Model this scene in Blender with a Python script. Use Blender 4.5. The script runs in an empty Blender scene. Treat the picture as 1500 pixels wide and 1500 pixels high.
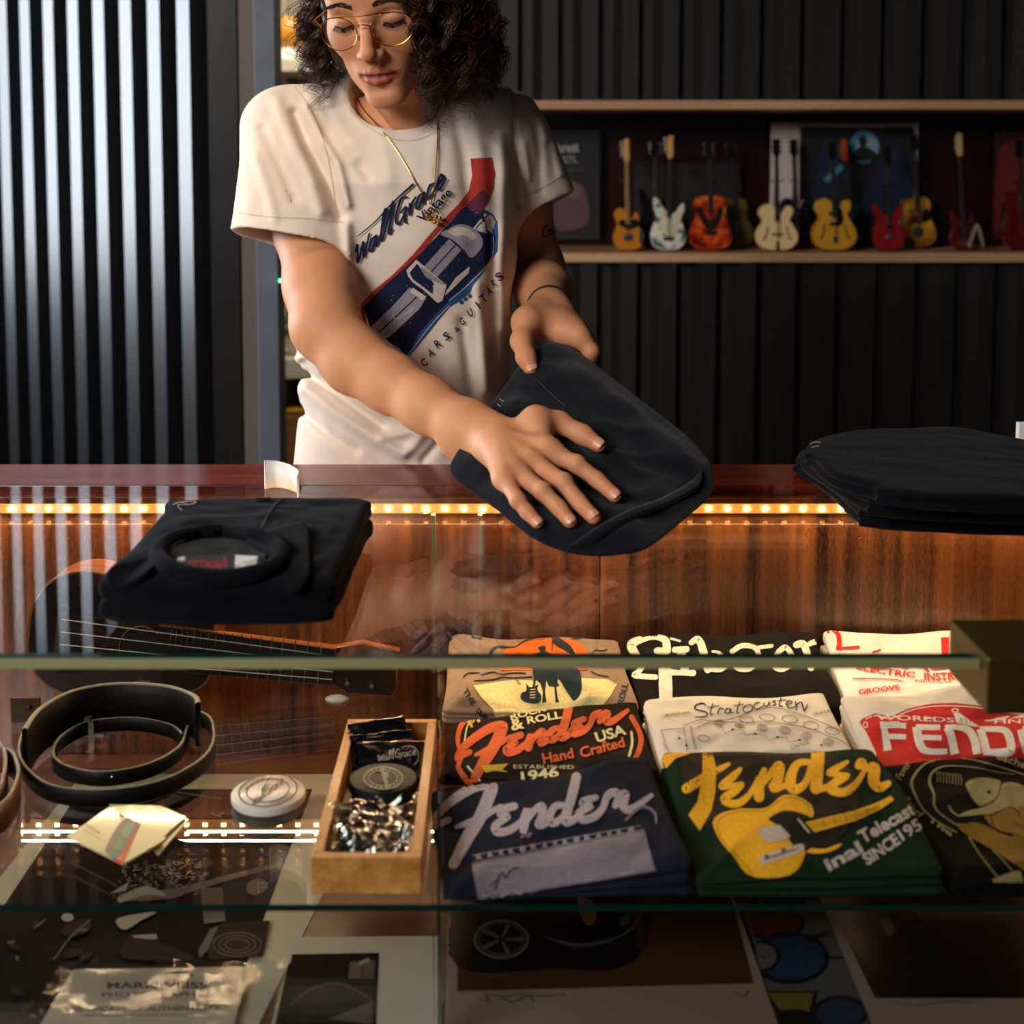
import bpy, bmesh, math, random
import numpy as np
from mathutils import Vector, Matrix, noise
from mathutils.bvhtree import BVHTree
from mathutils.geometry import tessellate_polygon
R = math.radians
scene = bpy.context.scene
COL = scene.collection
random.seed(7)

# ---------------------------------------------------------------- camera
F, CX, CY, TILT = 2000.0, 730.0, 396.0, R(4.6)
CAM = Vector((0, 0, 1.41))
cd = bpy.data.cameras.new('camera'); cam = bpy.data.objects.new('camera', cd); COL.objects.link(cam)
cam.location = CAM; cam.rotation_euler = (R(90) - TILT, 0, 0)
cd.sensor_width = 36; cd.lens = F / 1500 * 36
cd.shift_x = (750 - CX) / 1500; cd.shift_y = (CY - 750) / 1500
cd.dof.use_dof = True; cd.dof.focus_distance = 1.72; cd.dof.aperture_fstop = 4.5
scene.camera = cam
scene.view_settings.view_transform = 'Standard'; scene.view_settings.look = 'None'
scene.view_settings.gamma = 1; scene.view_settings.exposure = 0.0
w = bpy.data.worlds.new('world'); scene.world = w; w.use_nodes = True
w.node_tree.nodes['Background'].inputs[0].default_value = (0.55, 0.62, 0.75, 1)
w.node_tree.nodes['Background'].inputs[1].default_value = 0.035

def area(name, loc, target, sx, sy, power, color, spread=180):
    l = bpy.data.lights.new(name, 'AREA'); l.shape = 'RECTANGLE'; l.size = sx; l.size_y = sy
    l.energy = power; l.color = color; l.spread = R(spread)
    o = bpy.data.objects.new(name, l); COL.objects.link(o); o.location = loc
    o.rotation_euler = (Vector(target) - Vector(loc)).to_track_quat('-Z', 'Y').to_euler()
    return o
# daylight through the shop's left-hand windows, and a warm ceiling lamp
area('window_light', (-3.3, 3.2, 1.75), (0, 2.95, 1.45), 1.9, 1.5, 165, (0.80, 0.90, 1.0))
area('front_window_light', (-2.1, -1.0, 2.65), (-0.15, 1.9, 1.25), 1.5, 1.2, 27, (1.0, 0.955, 0.925), 75)
area('ceiling_lamp', (-0.9, 1.5, 2.75), (-0.1, 1.9, 1.2), 0.4, 0.4, 9, (1.0, 0.74, 0.5))
area('back_room_lamp', (-0.6, 3.75, 2.86), (-0.6, 4.5, 1.2), 0.6, 0.4, 40, (1.0, 0.86, 0.68))
area('led_tape_light', (0.15, 1.672, 0.976), (0.15, 1.50, 0.70), 2.6, 0.004, 6, (1.0, 0.70, 0.40))

# ---------------------------------------------------------------- pixel -> place
ct, st = math.cos(TILT), math.sin(TILT)
def ray(x, y):
    v = CY - y
    return Vector((x - CX, v * st + F * ct, v * ct - F * st))
def ony(x, y, Y):
    d = ray(x, y); return CAM + d * (Y / d.y)
def onz(x, y, z):
    d = ray(x, y); return CAM + d * ((z - CAM.z) / d.z)

# ---------------------------------------------------------------- objects
def thing(name, label, cat, loc=(0, 0, 0), group=None):
    o = bpy.data.objects.new(name, None); COL.objects.link(o); o.location = loc
    o.empty_display_size = .02
    return tag(o, label, cat, group)
def tag(o, label, cat, group=None, kind=None):
    o['label'] = label; o['category'] = cat
    if group: o['group'] = group
    if kind: o['kind'] = kind
    return o
bpy.context.view_layer.update()
def mkobj(name, verts, faces, mats, parent=None, fm=None, smooth=True):
    me = bpy.data.meshes.new(name); me.from_pydata([tuple(v) for v in verts], [], faces)
    if not isinstance(mats, (list, tuple)): mats = [mats]
    for m in mats: me.materials.append(m)
    if fm: me.polygons.foreach_set('material_index', fm)
    if smooth: me.polygons.foreach_set('use_smooth', [True] * len(me.polygons))
    me.update(); o = bpy.data.objects.new(name, me); COL.objects.link(o)
    if parent is not None:
        o.parent = parent; o.matrix_parent_inverse = Matrix.Identity(4)
        pl = Vector((0, 0, 0)); p = parent
        while p is not None: pl += p.location; p = p.parent
        for v in me.vertices: v.co -= pl
        me.update()
    return o
class MB:
    """collects shapes into one mesh (world coordinates)"""
    def __init__(s): s.v = []; s.f = []; s.m = []
    def add(s, vs, fs, m=0):
        n = len(s.v); s.v += [Vector(v) for v in vs]; s.f += [tuple(i + n for i in f) for f in fs]; s.m += [m] * len(fs); return s
    def box(s, a, b, m=0, bev=0):
        bm = bmesh.new(); bmesh.ops.create_cube(bm, size=1)
        a, b = Vector(a), Vector(b); c = (a + b) / 2; d = b - a
        for v in bm.verts: v.co = Vector((v.co.x * d.x, v.co.y * d.y, v.co.z * d.z)) + c
        if bev: bmesh.ops.bevel(bm, geom=bm.edges[:], offset=bev, segments=2, affect='EDGES', profile=.5)
        s.bm(bm, m); return s
    def bm(s, bm, m=0, mat=None):
        bm.verts.ensure_lookup_table(); bm.verts.index_update()
        vs = [(mat @ v.co if mat else v.co.copy()) for v in bm.verts]
        s.add(vs, [[v.index for v in f.verts] for f in bm.faces], m); bm.free()
    def tube(s, pts, r, seg=8, m=0, closed=False, cap=True, flat=1.0, up=None):
        pts = [Vector(p) for p in pts]; n = len(pts)
        rs = r if isinstance(r, (list, tuple)) else [r] * n
        vs = []; prev = None
        for i, p in enumerate(pts):
            t = (pts[(i + 1) % n] - pts[i - 1]) if (closed or 0 < i < n - 1) else (pts[1] - pts[0] if i == 0 else pts[-1] - pts[-2])
            t = t.normalized() if t.length > 1e-9 else Vector((0, 0, 1))
            if prev is None:
                a = Vector(up) if up else (Vector((0, 0, 1)) if abs(t.z) < .9 else Vector((1, 0, 0)))
            else: a = prev
            a = (a - t * a.dot(t)); a = a.normalized() if a.length > 1e-6 else t.orthogonal().normalized()
            prev = a; b = t.cross(a)
            for k in range(seg):
                q = 2 * math.pi * k / seg
                vs.append(p + (a * math.cos(q) * flat + b * math.sin(q)) * rs[i])
        fs = []
        for i in range(n if closed else n - 1):
            j = (i + 1) % n
            for k in range(seg):
                l = (k + 1) % seg; fs.append((i * seg + k, i * seg + l, j * seg + l, j * seg + k))
        if cap and not closed:
            fs.append(tuple(range(seg))[::-1]); fs.append(tuple((n - 1) * seg + k for k in range(seg)))
        return s.add(vs, fs, m)
    def ball(s, c, r, m=0, sc=(1, 1, 1), seg=12):
        bm = bmesh.new(); bmesh.ops.create_uvsphere(bm, u_segments=seg, v_segments=max(6, seg * 2 // 3), radius=r)
        for v in bm.verts: v.co = Vector((v.co.x * sc[0], v.co.y * sc[1], v.co.z * sc[2])) + Vector(c)
        s.bm(bm, m); return s
    def prism(s, pts2, frame, d0, d1, m=0, ms=None, bev=0):
        """polygon pts2 in frame (o,ux,uy,n) extruded from d0 to d1 along n"""
        o, ux, uy, n = frame; N = len(pts2)
        P = [o + ux * x + uy * y for x, y in pts2]
        tri = tessellate_polygon([[Vector((x, y, 0)) for x, y in pts2]])
        if bev:
            cx = sum(p[0] for p in pts2) / N; cy = sum(p[1] for p in pts2) / N
            Q = []
            for i, (x, y) in enumerate(pts2):
                ax, ay = pts2[i - 1]; bx, by = pts2[(i + 1) % N]
                tx, ty = bx - ax, by - ay; L = math.hypot(tx, ty) or 1
                nx, ny = ty / L, -tx / L
                ar = sum(pts2[k][0] * pts2[(k + 1) % N][1] - pts2[(k + 1) % N][0] * pts2[k][1] for k in range(N))
                if ar < 0: nx, ny = -nx, -ny
                Q.append(o + ux * (x - nx * bev) + uy * (y - ny * bev))
        else: Q = P
        rings = [[p + n * d0 for p in P]]
        if bev: rings += [[p + n * (d1 - bev) for p in P], [p * .3 + q * .7 + n * (d1 - bev * .3) for p, q in zip(P, Q)]]
        rings += [[p + n * d1 for p in Q]]
        vs = [p for r in rings for p in r]; fs = []
        for a in range(len(rings) - 1):
            for i in range(N):
                j = (i + 1) % N; fs.append((a * N + i, a * N + j, (a + 1) * N + j, (a + 1) * N + i))
        s.add(vs, fs, m if ms is None else ms)
        L = (len(rings) - 1) * N
        s.add(vs[L:], [tuple(t) for t in tri], m); s.add(vs[:N], [tuple(t)[::-1] for t in tri], m if ms is None else ms)
        return s
    def build(s, name, mats, parent=None, smooth=True, fix=True):
        o = mkobj(name, s.v, s.f, mats, parent, s.m, smooth)
        if fix:
            bm = bmesh.new(); bm.from_mesh(o.data); bmesh.ops.recalc_face_normals(bm, faces=bm.faces[:]); bm.to_mesh(o.data); bm.free()
        if smooth: o.data.set_sharp_from_angle(angle=R(40))
        return o
def spline(pts, n=8, closed=False):
    pts = [Vector(p) if len(p) == 3 else Vector((p[0], p[1], 0)) for p in pts]; m = len(pts); out = []
    for i in range(m if closed else m - 1):
        p0 = pts[i - 1] if (closed or i > 0) else pts[0]; p1 = pts[i]; p2 = pts[(i + 1) % m]
        p3 = pts[(i + 2) % m] if (closed or i + 2 < m) else pts[-1]
        for k in range(n):
            t = k / n
            out.append(.5 * ((2 * p1) + (p2 - p0) * t + (2 * p0 - 5 * p1 + 4 * p2 - p3) * t * t + (3 * p1 - p0 - 3 * p2 + p3) * t ** 3))
    if not closed: out.append(pts[-1])
    return out

# ---------------------------------------------------------------- materials
def lin(c):
    if isinstance(c, str):
        c = [int(c[i:i + 2], 16) / 255 for i in (0, 2, 4)]
        c = [x / 12.92 if x <= .04045 else ((x + .055) / 1.055) ** 2.4 for x in c]
    return (c[0], c[1], c[2], 1)
MATS = {}
def mat(name, color, rough=.6, metal=0, spec=.5, bump=0, bscale=400, var=0, vscale=30, stretch=(1, 1, 1), emit=None, es=1, sheen=0, sss=0, coat=0):
    if name in MATS: return MATS[name]
    m = bpy.data.materials.new(name); m.use_nodes = True; nt = m.node_tree; b = nt.nodes['Principled BSDF']
    c = lin(color); b.inputs['Base Color'].default_value = c
    b.inputs['Roughness'].default_value = rough; b.inputs['Metallic'].default_value = metal
    b.inputs['Specular IOR Level'].default_value = spec
    if sheen: b.inputs['Sheen Weight'].default_value = sheen
    if coat: b.inputs['Coat Weight'].default_value = coat; b.inputs['Coat Roughness'].default_value = .08
    if emit: b.inputs['Emission Color'].default_value = lin(emit); b.inputs['Emission Strength'].default_value = es
    if bump or var:
        tc = nt.nodes.new('ShaderNodeTexCoord'); mp = nt.nodes.new('ShaderNodeMapping'); mp.inputs['Scale'].default_value = stretch
        nt.links.new(tc.outputs['Object'], mp.inputs[0])
    if var:
        n = nt.nodes.new('ShaderNodeTexNoise'); n.inputs['Scale'].default_value = vscale; n.inputs['Detail'].default_value = 5
        nt.links.new(mp.outputs[0], n.inputs[0]); cr = nt.nodes.new('ShaderNodeValToRGB')
        cr.color_ramp.elements[0].position = .3; cr.color_ramp.elements[1].position = .7
        cr.color_ramp.elements[0].color = tuple(x * (1 - var) for x in c[:3]) + (1,)
        cr.color_ramp.elements[1].color = tuple(min(1, x * (1 + var)) for x in c[:3]) + (1,)
        nt.links.new(n.outputs[0], cr.inputs[0]); nt.links.new(cr.outputs[0], b.inputs['Base Color'])
    if bump:
        n2 = nt.nodes.new('ShaderNodeTexNoise'); n2.inputs['Scale'].default_value = bscale; n2.inputs['Detail'].default_value = 4
        nt.links.new(mp.outputs[0], n2.inputs[0]); bp = nt.nodes.new('ShaderNodeBump'); bp.inputs['Strength'].default_value = bump
        bp.inputs['Distance'].default_value = .001
        nt.links.new(n2.outputs[0], bp.inputs['Height']); nt.links.new(bp.outputs[0], b.inputs['Normal'])
    MATS[name] = m; return m
def cloth(name, color, var=.1, **k):
    return mat(name, color, rough=k.pop('rough', .9), spec=.04, bump=k.pop('bump', .5), bscale=k.pop('bscale', 900), var=var, vscale=k.pop('vscale', 60), sheen=k.pop('sheen', 0), **k)
def wood(name, dark, light, axis='z', scale=1.0, rough=.28, coat=.3, streak=90):
    m = bpy.data.materials.new(name); m.use_nodes = True; nt = m.node_tree; b = nt.nodes['Principled BSDF']
    tc = nt.nodes.new('ShaderNodeTexCoord')
    def ns(sc, detail, s):
        mp = nt.nodes.new('ShaderNodeMapping'); mp.inputs['Scale'].default_value = s
        n = nt.nodes.new('ShaderNodeTexNoise'); n.inputs['Scale'].default_value = sc; n.inputs['Detail'].default_value = detail
        nt.links.new(tc.outputs['Object'], mp.inputs[0]); nt.links.new(mp.outputs[0], n.inputs[0]); return n
    lo = {'x': (.03, 1, 1), 'y': (1, .03, 1), 'z': (1, 1, .03)}[axis]
    lo2 = tuple(1 if v == 1 else .25 for v in lo)
    a = ns(streak * scale, 3, lo); c = ns(14 * scale, 2, lo); e = ns(500 * scale, 2, lo2)
    m1 = nt.nodes.new('ShaderNodeMath'); m1.operation = 'MULTIPLY_ADD'; m1.inputs[1].default_value = .55
    m2 = nt.nodes.new('ShaderNodeMath'); m2.operation = 'MULTIPLY_ADD'; m2.inputs[1].default_value = .45
    m3 = nt.nodes.new('ShaderNodeMath'); m3.operation = 'MULTIPLY_ADD'; m3.inputs[1].default_value = .3; m3.inputs[2].default_value = -.15
    nt.links.new(e.outputs[0], m3.inputs[0]); nt.links.new(c.outputs[0], m2.inputs[0]); nt.links.new(m3.outputs[0], m2.inputs[2])
    nt.links.new(a.outputs[0], m1.inputs[0]); nt.links.new(m2.outputs[0], m1.inputs[2])
    cr = nt.nodes.new('ShaderNodeValToRGB'); cr.color_ramp.elements[0].position = .33; cr.color_ramp.elements[1].position = .68
    cr.color_ramp.elements[0].color = lin(dark); cr.color_ramp.elements[1].color = lin(light)
    nt.links.new(m1.outputs[0], cr.inputs[0]); nt.links.new(cr.outputs[0], b.inputs['Base Color'])
    b.inputs['Roughness'].default_value = rough; b.inputs['Coat Weight'].default_value = coat; b.inputs['Coat Roughness'].default_value = .15
    MATS[name] = m; return m
def glassmat(name, tint=(1, 1, 1), rough=0.0, gain=1.0, dust=0.0):
    """thin pane: transparent with Fresnel reflection on both faces"""
    m = bpy.data.materials.new(name); m.use_nodes = True; nt = m.node_tree; nt.nodes.clear()
    out = nt.nodes.new('ShaderNodeOutputMaterial'); mx = nt.nodes.new('ShaderNodeMixShader')
    tr = nt.nodes.new('ShaderNodeBsdfTransparent'); tr.inputs[0].default_value = (*tint, 1)
    gl = nt.nodes.new('ShaderNodeBsdfGlossy'); gl.inputs['Roughness'].default_value = rough
    fr = nt.nodes.new('ShaderNodeFresnel'); geo = nt.nodes.new('ShaderNodeNewGeometry')
    mi = nt.nodes.new('ShaderNodeMix'); mi.data_type = 'FLOAT'; mi.inputs[2].default_value = 1.5; mi.inputs[3].default_value = 1 / 1.5
    nt.links.new(geo.outputs['Backfacing'], mi.inputs[0]); nt.links.new(mi.outputs[0], fr.inputs[0])
    g = nt.nodes.new('ShaderNodeMath'); g.operation = 'MULTIPLY'; g.inputs[1].default_value = gain
    nt.links.new(fr.outputs[0], g.inputs[0]); nt.links.new(g.outputs[0], mx.inputs[0])
    nt.links.new(tr.outputs[0], mx.inputs[1]); nt.links.new(gl.outputs[0], mx.inputs[2])
    last = mx
    if dust:
        df = nt.nodes.new('ShaderNodeBsdfDiffuse'); df.inputs[0].default_value = (.8, .85, .8, 1)
        m2 = nt.nodes.new('ShaderNodeMixShader'); m2.inputs[0].default_value = dust
        nt.links.new(mx.outputs[0], m2.inputs[1]); nt.links.new(df.outputs[0], m2.inputs[2]); last = m2
    nt.links.new(last.outputs[0], out.inputs[0]); MATS[name] = m; return m
GLASS = glassmat('clear_glass', (.985, .992, .985)); EDGE = mat('glass_edge', '0c2a24', .12, spec=.8)
MAHOG = wood('mahogany', '2a1006', '96562a', 'z'); MAHOGX = wood('mahogany_ledge', '3a0f06', '8a2e12', 'x', .6, rough=.22, coat=0)
MAHOGX.node_tree.nodes['Principled BSDF'].inputs['Specular IOR Level'].default_value = .3
FLOORW = wood('mahogany_base', '251008', '6b3a1c', 'x', .6, rough=.35)
PINE = wood('pine', 'a87c55', 'd8b28a', 'x', .5, rough=.5, coat=0); BOXW = wood('box_wood', 'a4642a', 'e0a65a', 'y', .6, rough=.45, coat=.1)
RIB = mat('black_ribbed_metal', '121214', .34, metal=.0, spec=.5, bump=.15, bscale=20)
STEEL = mat('blue_grey_steel', '5b626d', .5, spec=.4, var=.08, vscale=12)
BRASS = mat('dark_bronze', '5a4a20', .35, metal=.7)
PLAST = mat('black_plastic', '0a0a0b', .4); PAPER = mat('white_card', 'e9e6e0', .7)
GOLD = mat('gold', 'd79f45', .22, metal=1); CHROME = mat('chrome', 'c8c8c8', .18, metal=1)
BLACKC = cloth('black_fleece', '0b0d12', bscale=700, bump=.6, sheen=.03)

# ---------------------------------------------------------------- printed designs laid on a surface
class Decal:
    """flat prints: authored as the photo shows them, each vertex laid on the real surface"""
    def __init__(s, bvh, ox=0, oy=0, sc=1, edge=5.0, lift=.0006):
        s.bvh = bvh; s.o = (ox, oy, sc); s.e = edge; s.lift = lift; s.mb = MB(); s.mats = []; s.n = 0
    def mi(s, m):
        if m not in s.mats: s.mats.append(m)
        return s.mats.index(m)
    def lay(s, P, T, m):
        """P list of (x,y) photo px, T triangles"""
        P = [tuple(p) for p in P]; T = [tuple(t) for t in T]; e2 = s.e ** 2
        for _ in range(7):   # split long edges
            cut = {}; out = []
            def mid(a, b):
                k = (min(a, b), max(a, b))
                if k not in cut: cut[k] = len(P); P.append(((P[a][0] + P[b][0]) / 2, (P[a][1] + P[b][1]) / 2))
                return cut[k]
            ch = False
            for t in T:
                L = [(P[t[i]][0] - P[t[(i + 1) % 3]][0]) ** 2 + (P[t[i]][1] - P[t[(i + 1) % 3]][1]) ** 2 > e2 for i in range(3)]
                a, b, c = t; n = sum(L)
                if n == 0: out.append(t); continue
                ch = True
                if n == 3:
                    x, y, z = mid(a, b), mid(b, c), mid(c, a); out += [(a, x, z), (x, b, y), (z, y, c), (x, y, z)]
                elif n == 1:
                    i = L.index(True); a, b, c = t[i], t[(i + 1) % 3], t[(i + 2) % 3]; x = mid(a, b); out += [(a, x, c), (x, b, c)]
                else:
                    i = L.index(False); a, b, c = t[i], t[(i + 1) % 3], t[(i + 2) % 3]; x, y = mid(b, c), mid(c, a)
                    out += [(a, b, x), (a, x, y), (y, x, c)]
            T = out
            if not ch: break
        lift = s.lift + .000012 * s.n; s.n += 1; V = []
        for x, y in P:
            d = ray(x, y).normalized(); h = s.bvh.ray_cast(CAM, d)
            if h[0] is None: V.append(None); continue
            nn = h[1] if h[1].dot(d) < 0 else -h[1]
            V.append(h[0] + nn * lift - d * lift * .5)
        idx = {}; vs = []; fs = []
        for t in T:
            if any(V[i] is None for i in t): continue
            if max((V[t[0]] - V[t[1]]).length, (V[t[1]] - V[t[2]]).length, (V[t[0]] - V[t[2]]).length) > s.e * .0011 * 6: continue
            for i in t:
                if i not in idx: idx[i] = len(vs); vs.append(V[i])
            fs.append(tuple(idx[i] for i in t))
        if fs: s.mb.add(vs, fs, s.mi(m))
    def px(s, p): return (s.o[0] + p[0] / s.o[2], s.o[1] + p[1] / s.o[2])
    def poly(s, pts, m, smooth=False, n=5):
        if smooth: pts = [(p.x, p.y) for p in spline(pts, n, True)]
        pts = [s.px(p) for p in pts]
        T = tessellate_polygon([[Vector((x, y, 0)) for x, y in pts]]); s.lay(pts, T, m)
    def ell(s, c, rx, ry, m, rot=0, n=28):
        s.poly([(c[0] + rx * math.cos(2 * math.pi * k / n) * math.cos(R(rot)) - ry * math.sin(2 * math.pi * k / n) * math.sin(R(rot)),
                 c[1] + rx * math.cos(2 * math.pi * k / n) * math.sin(R(rot)) + ry * math.sin(2 * math.pi * k / n) * math.cos(R(rot))) for k in range(n)], m)
    def ring(s, c, rx, ry, w, m, rot=0, a0=0, a1=360, n=36):
        cr, sr = math.cos(R(rot)), math.sin(R(rot)); P = []
        for k in range(n + 1):
            q = R(a0 + (a1 - a0) * k / n); x, y = rx * math.cos(q), ry * math.sin(q); P.append((c[0] + x * cr - y * sr, c[1] + x * sr + y * cr))
        s.stroke(P, w, m, n=1, smooth=False)
    def stroke(s, pts, w, m, n=6, smooth=True, caps=True):
        """ribbon along pts; w a number or a list; widths in the same units as pts"""
        k = len(pts); ws = w if isinstance(w, (list, tuple)) else [w] * k
        if smooth and k > 2:
            Q = spline([(p[0], p[1], q) for p, q in zip(pts, ws)], n)
        else: Q = [Vector((p[0], p[1], q)) for p, q in zip(pts, ws)]
        sc = s.o[2]; Q = [Vector((s.o[0] + q.x / sc, s.o[1] + q.y / sc, q.z / sc)) for q in Q]
        L = []; Rr = []
        for i, q in enumerate(Q):
            a = Q[max(0, i - 1)]; b = Q[min(len(Q) - 1, i + 1)]; tx, ty = b.x - a.x, b.y - a.y; l = math.hypot(tx, ty) or 1
            L.append((q.x - ty / l * q.z / 2, q.y + tx / l * q.z / 2)); Rr.append((q.x + ty / l * q.z / 2, q.y - tx / l * q.z / 2))
        N = len(Q); T = []
        for i in range(N - 1): T += [(i, i + 1, N + i + 1), (i, N + i + 1, N + i)]
        s.lay(L + Rr, T, m)
        if caps:
            for q in (Q[0], Q[-1]):
                r = q.z / 2
                if r > .8: s.lay([(q.x + r * math.cos(a * math.pi / 5), q.y + r * math.sin(a * math.pi / 5)) for a in range(10)], [(0, i, i + 1) for i in range(1, 9)], m)
    def text(s, txt, m, p0, p1, h, arc=0, skew=0, bold=0, fit=True, up=None):
        """txt from p0 to p1 along its baseline, h cap height; arc bends it (units of h)"""
        cu = bpy.data.curves.new('t', 'FONT'); cu.body = txt; cu.size = 1; cu.resolution_u = 3; cu.offset = bold
        ob = bpy.data.objects.new('t', cu); COL.objects.link(ob); dg = bpy.context.evaluated_depsgraph_get()
        me = bpy.data.meshes.new_from_object(ob.evaluated_get(dg)); bpy.data.objects.remove(ob); bpy.data.curves.remove(cu)
        if not me.vertices: return
        me.calc_loop_triangles(); V = [v.co for v in me.vertices]; T = [tuple(t.vertices) for t in me.loop_triangles]
        x0 = min(v.x for v in V); x1 = max(v.x for v in V)
        p0, p1 = s.px(p0), s.px(p1); h = h / s.o[2]
        ux, uy = p1[0] - p0[0], p1[1] - p0[1]; L = math.hypot(ux, uy); nx, ny = uy / L, -ux / L
        if up: nx, ny = up[0], up[1]
        P = []
        for v in V:
            u = (v.x - x0) / (x1 - x0); hh = v.y / .69 * h
            u2 = u + skew * v.y * h / L; off = arc * h * (1 - (2 * u - 1) ** 2)
            P.append((p0[0] + ux * u2 + nx * (hh + off), p0[1] + uy * u2 + ny * (hh + off)))
        bpy.data.meshes.remove(me); s.lay(P, T, m)
    def build(s, name, parent):
        if not s.mb.f: return None
        o = mkobj(name, s.mb.v, s.mb.f, s.mats, parent, s.mb.m); return o
def bvh_of(o):
    M = o.matrix_world.copy(); off = Vector((0, 0, 0)); p = o
    while p is not None: off += p.location; p = p.parent
    me = o.data; return BVHTree.FromPolygons([v.co + off for v in me.vertices], [tuple(p.vertices) for p in me.polygons])

# ---------------------------------------------------------------- folded cloth
def slab(name, top, base, m, parent=None, layers=3, seed=0, n=180, wr=.0022, wsc=16, bulge=.004, wav=0, puff=.004, rings=34):
    """top: outline points (world) of the upper face; base(p) gives the point below it. Rounded, layered sides, rippled top."""
    T = spline(top, max(2, n // len(top)), True); N = len(T)
    if wav: T = [p + Vector((0, 0, noise.noise(Vector((p.x * 11, p.y * 9, seed * 2.3))) * wav)) for p in T]
    c = Vector((0, 0, 0))
    for p in T: c += p
    c /= N; B = [base(p) for p in T]
    nrm = Vector((0, 0, 0))
    for i in range(N): nrm += (T[i] - c).cross(T[(i + 1) % N] - c)
    nrm.normalize(); up = (T[0] - B[0])
    if nrm.dot(up) < 0: nrm = -nrm
    vs = []; per = 6; K = layers * per
    for k in range(K + 1):
        q = k / K; lay = (k % per) / per; gr = abs(math.sin(math.pi * (k / per)))
        ins = bulge * (1 - gr ** .5)
        for i in range(N):
            p = B[i].lerp(T[i], q); o = (p - c); o -= nrm * o.dot(nrm); ol = o.length or 1
            li = int(min(layers - 1, k // per)); jit = noise.noise(Vector((i * 9.0 / N + li * 7.3, seed, li * 3.1))) * bulge * 1.2
            edge = .6 * bulge if (k == K or k == 0) else 0
            vs.append(p - o / ol * (ins + edge - jit) + nrm * (noise.noise(Vector((p.x * 14, p.y * 14, seed + 5 + li))) * .002 * (q > 0)))
    for r in range(1, rings + 1):
        s_ = 1 - (r / rings) ** .9
        for i in range(N):
            p = c + (T[i] - c) * s_; e = min(1, (1 - s_) * 6)
            base_in = vs[K * N + i]; o = T[i] - base_in
            q = Vector((p.x * wsc, p.y * wsc, p.z * wsc + seed * 3.7))
            f = noise.noise(q + Vector((noise.noise(q * .6) * 1.5, 0, 0))); ff = 1 - abs(noise.noise(q * 1.7 + Vector((9, 3, 1)))) * 2
            h = (f * 1.0 + ff * .45) * wr * e + puff * (1 - s_ ** 3)
            vs.append(p + nrm * h - o * (s_ ** 4))
    fs = []
    RT = K + rings
    for a in range(RT):
        for i in range(N):
            j = (i + 1) % N; fs.append((a * N + i, a * N + j, (a + 1) * N + j, (a + 1) * N + i))
    fs.append(tuple(RT * N + i for i in range(N))); fs.append(tuple(range(N))[::-1])
    o = mkobj(name, vs, fs, m, parent)
    bm = bmesh.new(); bm.from_mesh(o.data); bmesh.ops.triangulate(bm, faces=[f for f in bm.faces if len(f.verts) > 4])
    bmesh.ops.recalc_face_normals(bm, faces=bm.faces[:]); bm.to_mesh(o.data); bm.free()
    for p in o.data.polygons: p.use_smooth = True
    return o
def rrect(c4, r=.1, n=3):
    """four corners -> outline with rounded corners"""
    out = []; c4 = [Vector(c) for c in c4]
    for i in range(4):
        a, b, c = c4[i - 1], c4[i], c4[(i + 1) % 4]
        out += [b.lerp(a, r), b.lerp(a, r * .3).lerp(b.lerp(c, r * .3), .5), b.lerp(c, r), b.lerp(c, .36), b.lerp(c, .64)]
    return out
# ================================================================ the room
def struct(o): o['kind'] = 'structure'; return o
def ribs(name, p0, p1, z0, z1, nrm, pitch=.1, depth=.028, m=RIB, holes=None, phase=0.0, prof4=((0, 0), (.42, 0), (.5, 1), (.92, 1))):
    """corrugated sheet from p0 to p1 (x,y); holes = list of (x0,x1,za,zb) left open"""
    p0, p1 = Vector((*p0, 0)), Vector((*p1, 0)); L = (p1 - p0).length; d = (p1 - p0) / L; n = Vector((*nrm, 0)).normalized()
    prof = []; s = -phase
    while s < L:
        for a, b in prof4:
            q = s + a * pitch
            if 0 <= q <= L: prof.append((q, b * depth))
        s += pitch
    prof = [(0, 0)] + prof + [(L, 0)]
    mb = MB(); zs = [(z0, z1)] if not holes else [(z0, holes[0][0]), (holes[0][1], z1)]
    for za, zb in zs:
        vs = []; fs = []
        for q, h in prof:
            P = p0 + d * q + n * h; vs += [P + Vector((0, 0, za)), P + Vector((0, 0, zb))]
        for i in range(len(prof) - 1): fs.append((2 * i, 2 * i + 2, 2 * i + 3, 2 * i + 1))
        Pb = [p0 - n * .03, p1 - n * .03]; k = len(vs)
        vs += [Pb[0] + Vector((0, 0, za)), Pb[1] + Vector((0, 0, za)), Pb[1] + Vector((0, 0, zb)), Pb[0] + Vector((0, 0, zb))]
        fs.append((k, k + 1, k + 2, k + 3)); mb.add(vs, fs)
    o = mb.build(name, m, smooth=False, fix=False); return struct(o)
DARK = mat('dark_plaster', '24211f', .9, var=.1, vscale=5); FLO = mat('dark_floor', '1c1714', .5, var=.2, vscale=8)
struct(MB().box((-3.6, -1.6, -.06), (3.2, 6.6, 0)).build('floor', FLO, smooth=False))
struct(MB().box((-3.6, -1.6, 2.95), (3.2, 6.6, 3.0)).build('ceiling', DARK, smooth=False))
struct(MB().box((3.1, -1.6, 0), (3.2, 6.6, 2.95)).build('wall_right', DARK, smooth=False))
for nm__, a_, b_ in (('wall_window_side', (-3.62, -1.6, 0), (-3.5, 2.2, 2.95)), ('wall_window_side_far', (-3.62, 4.2, 0), (-3.5, 6.6, 2.95)), ('wall_window_sill', (-3.62, 2.2, 0), (-3.5, 4.2, .95)), ('wall_window_head', (-3.62, 2.2, 2.55), (-3.5, 4.2, 2.95))):
    struct(MB().box(a_, b_).build(nm__, DARK, smooth=False))
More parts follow.
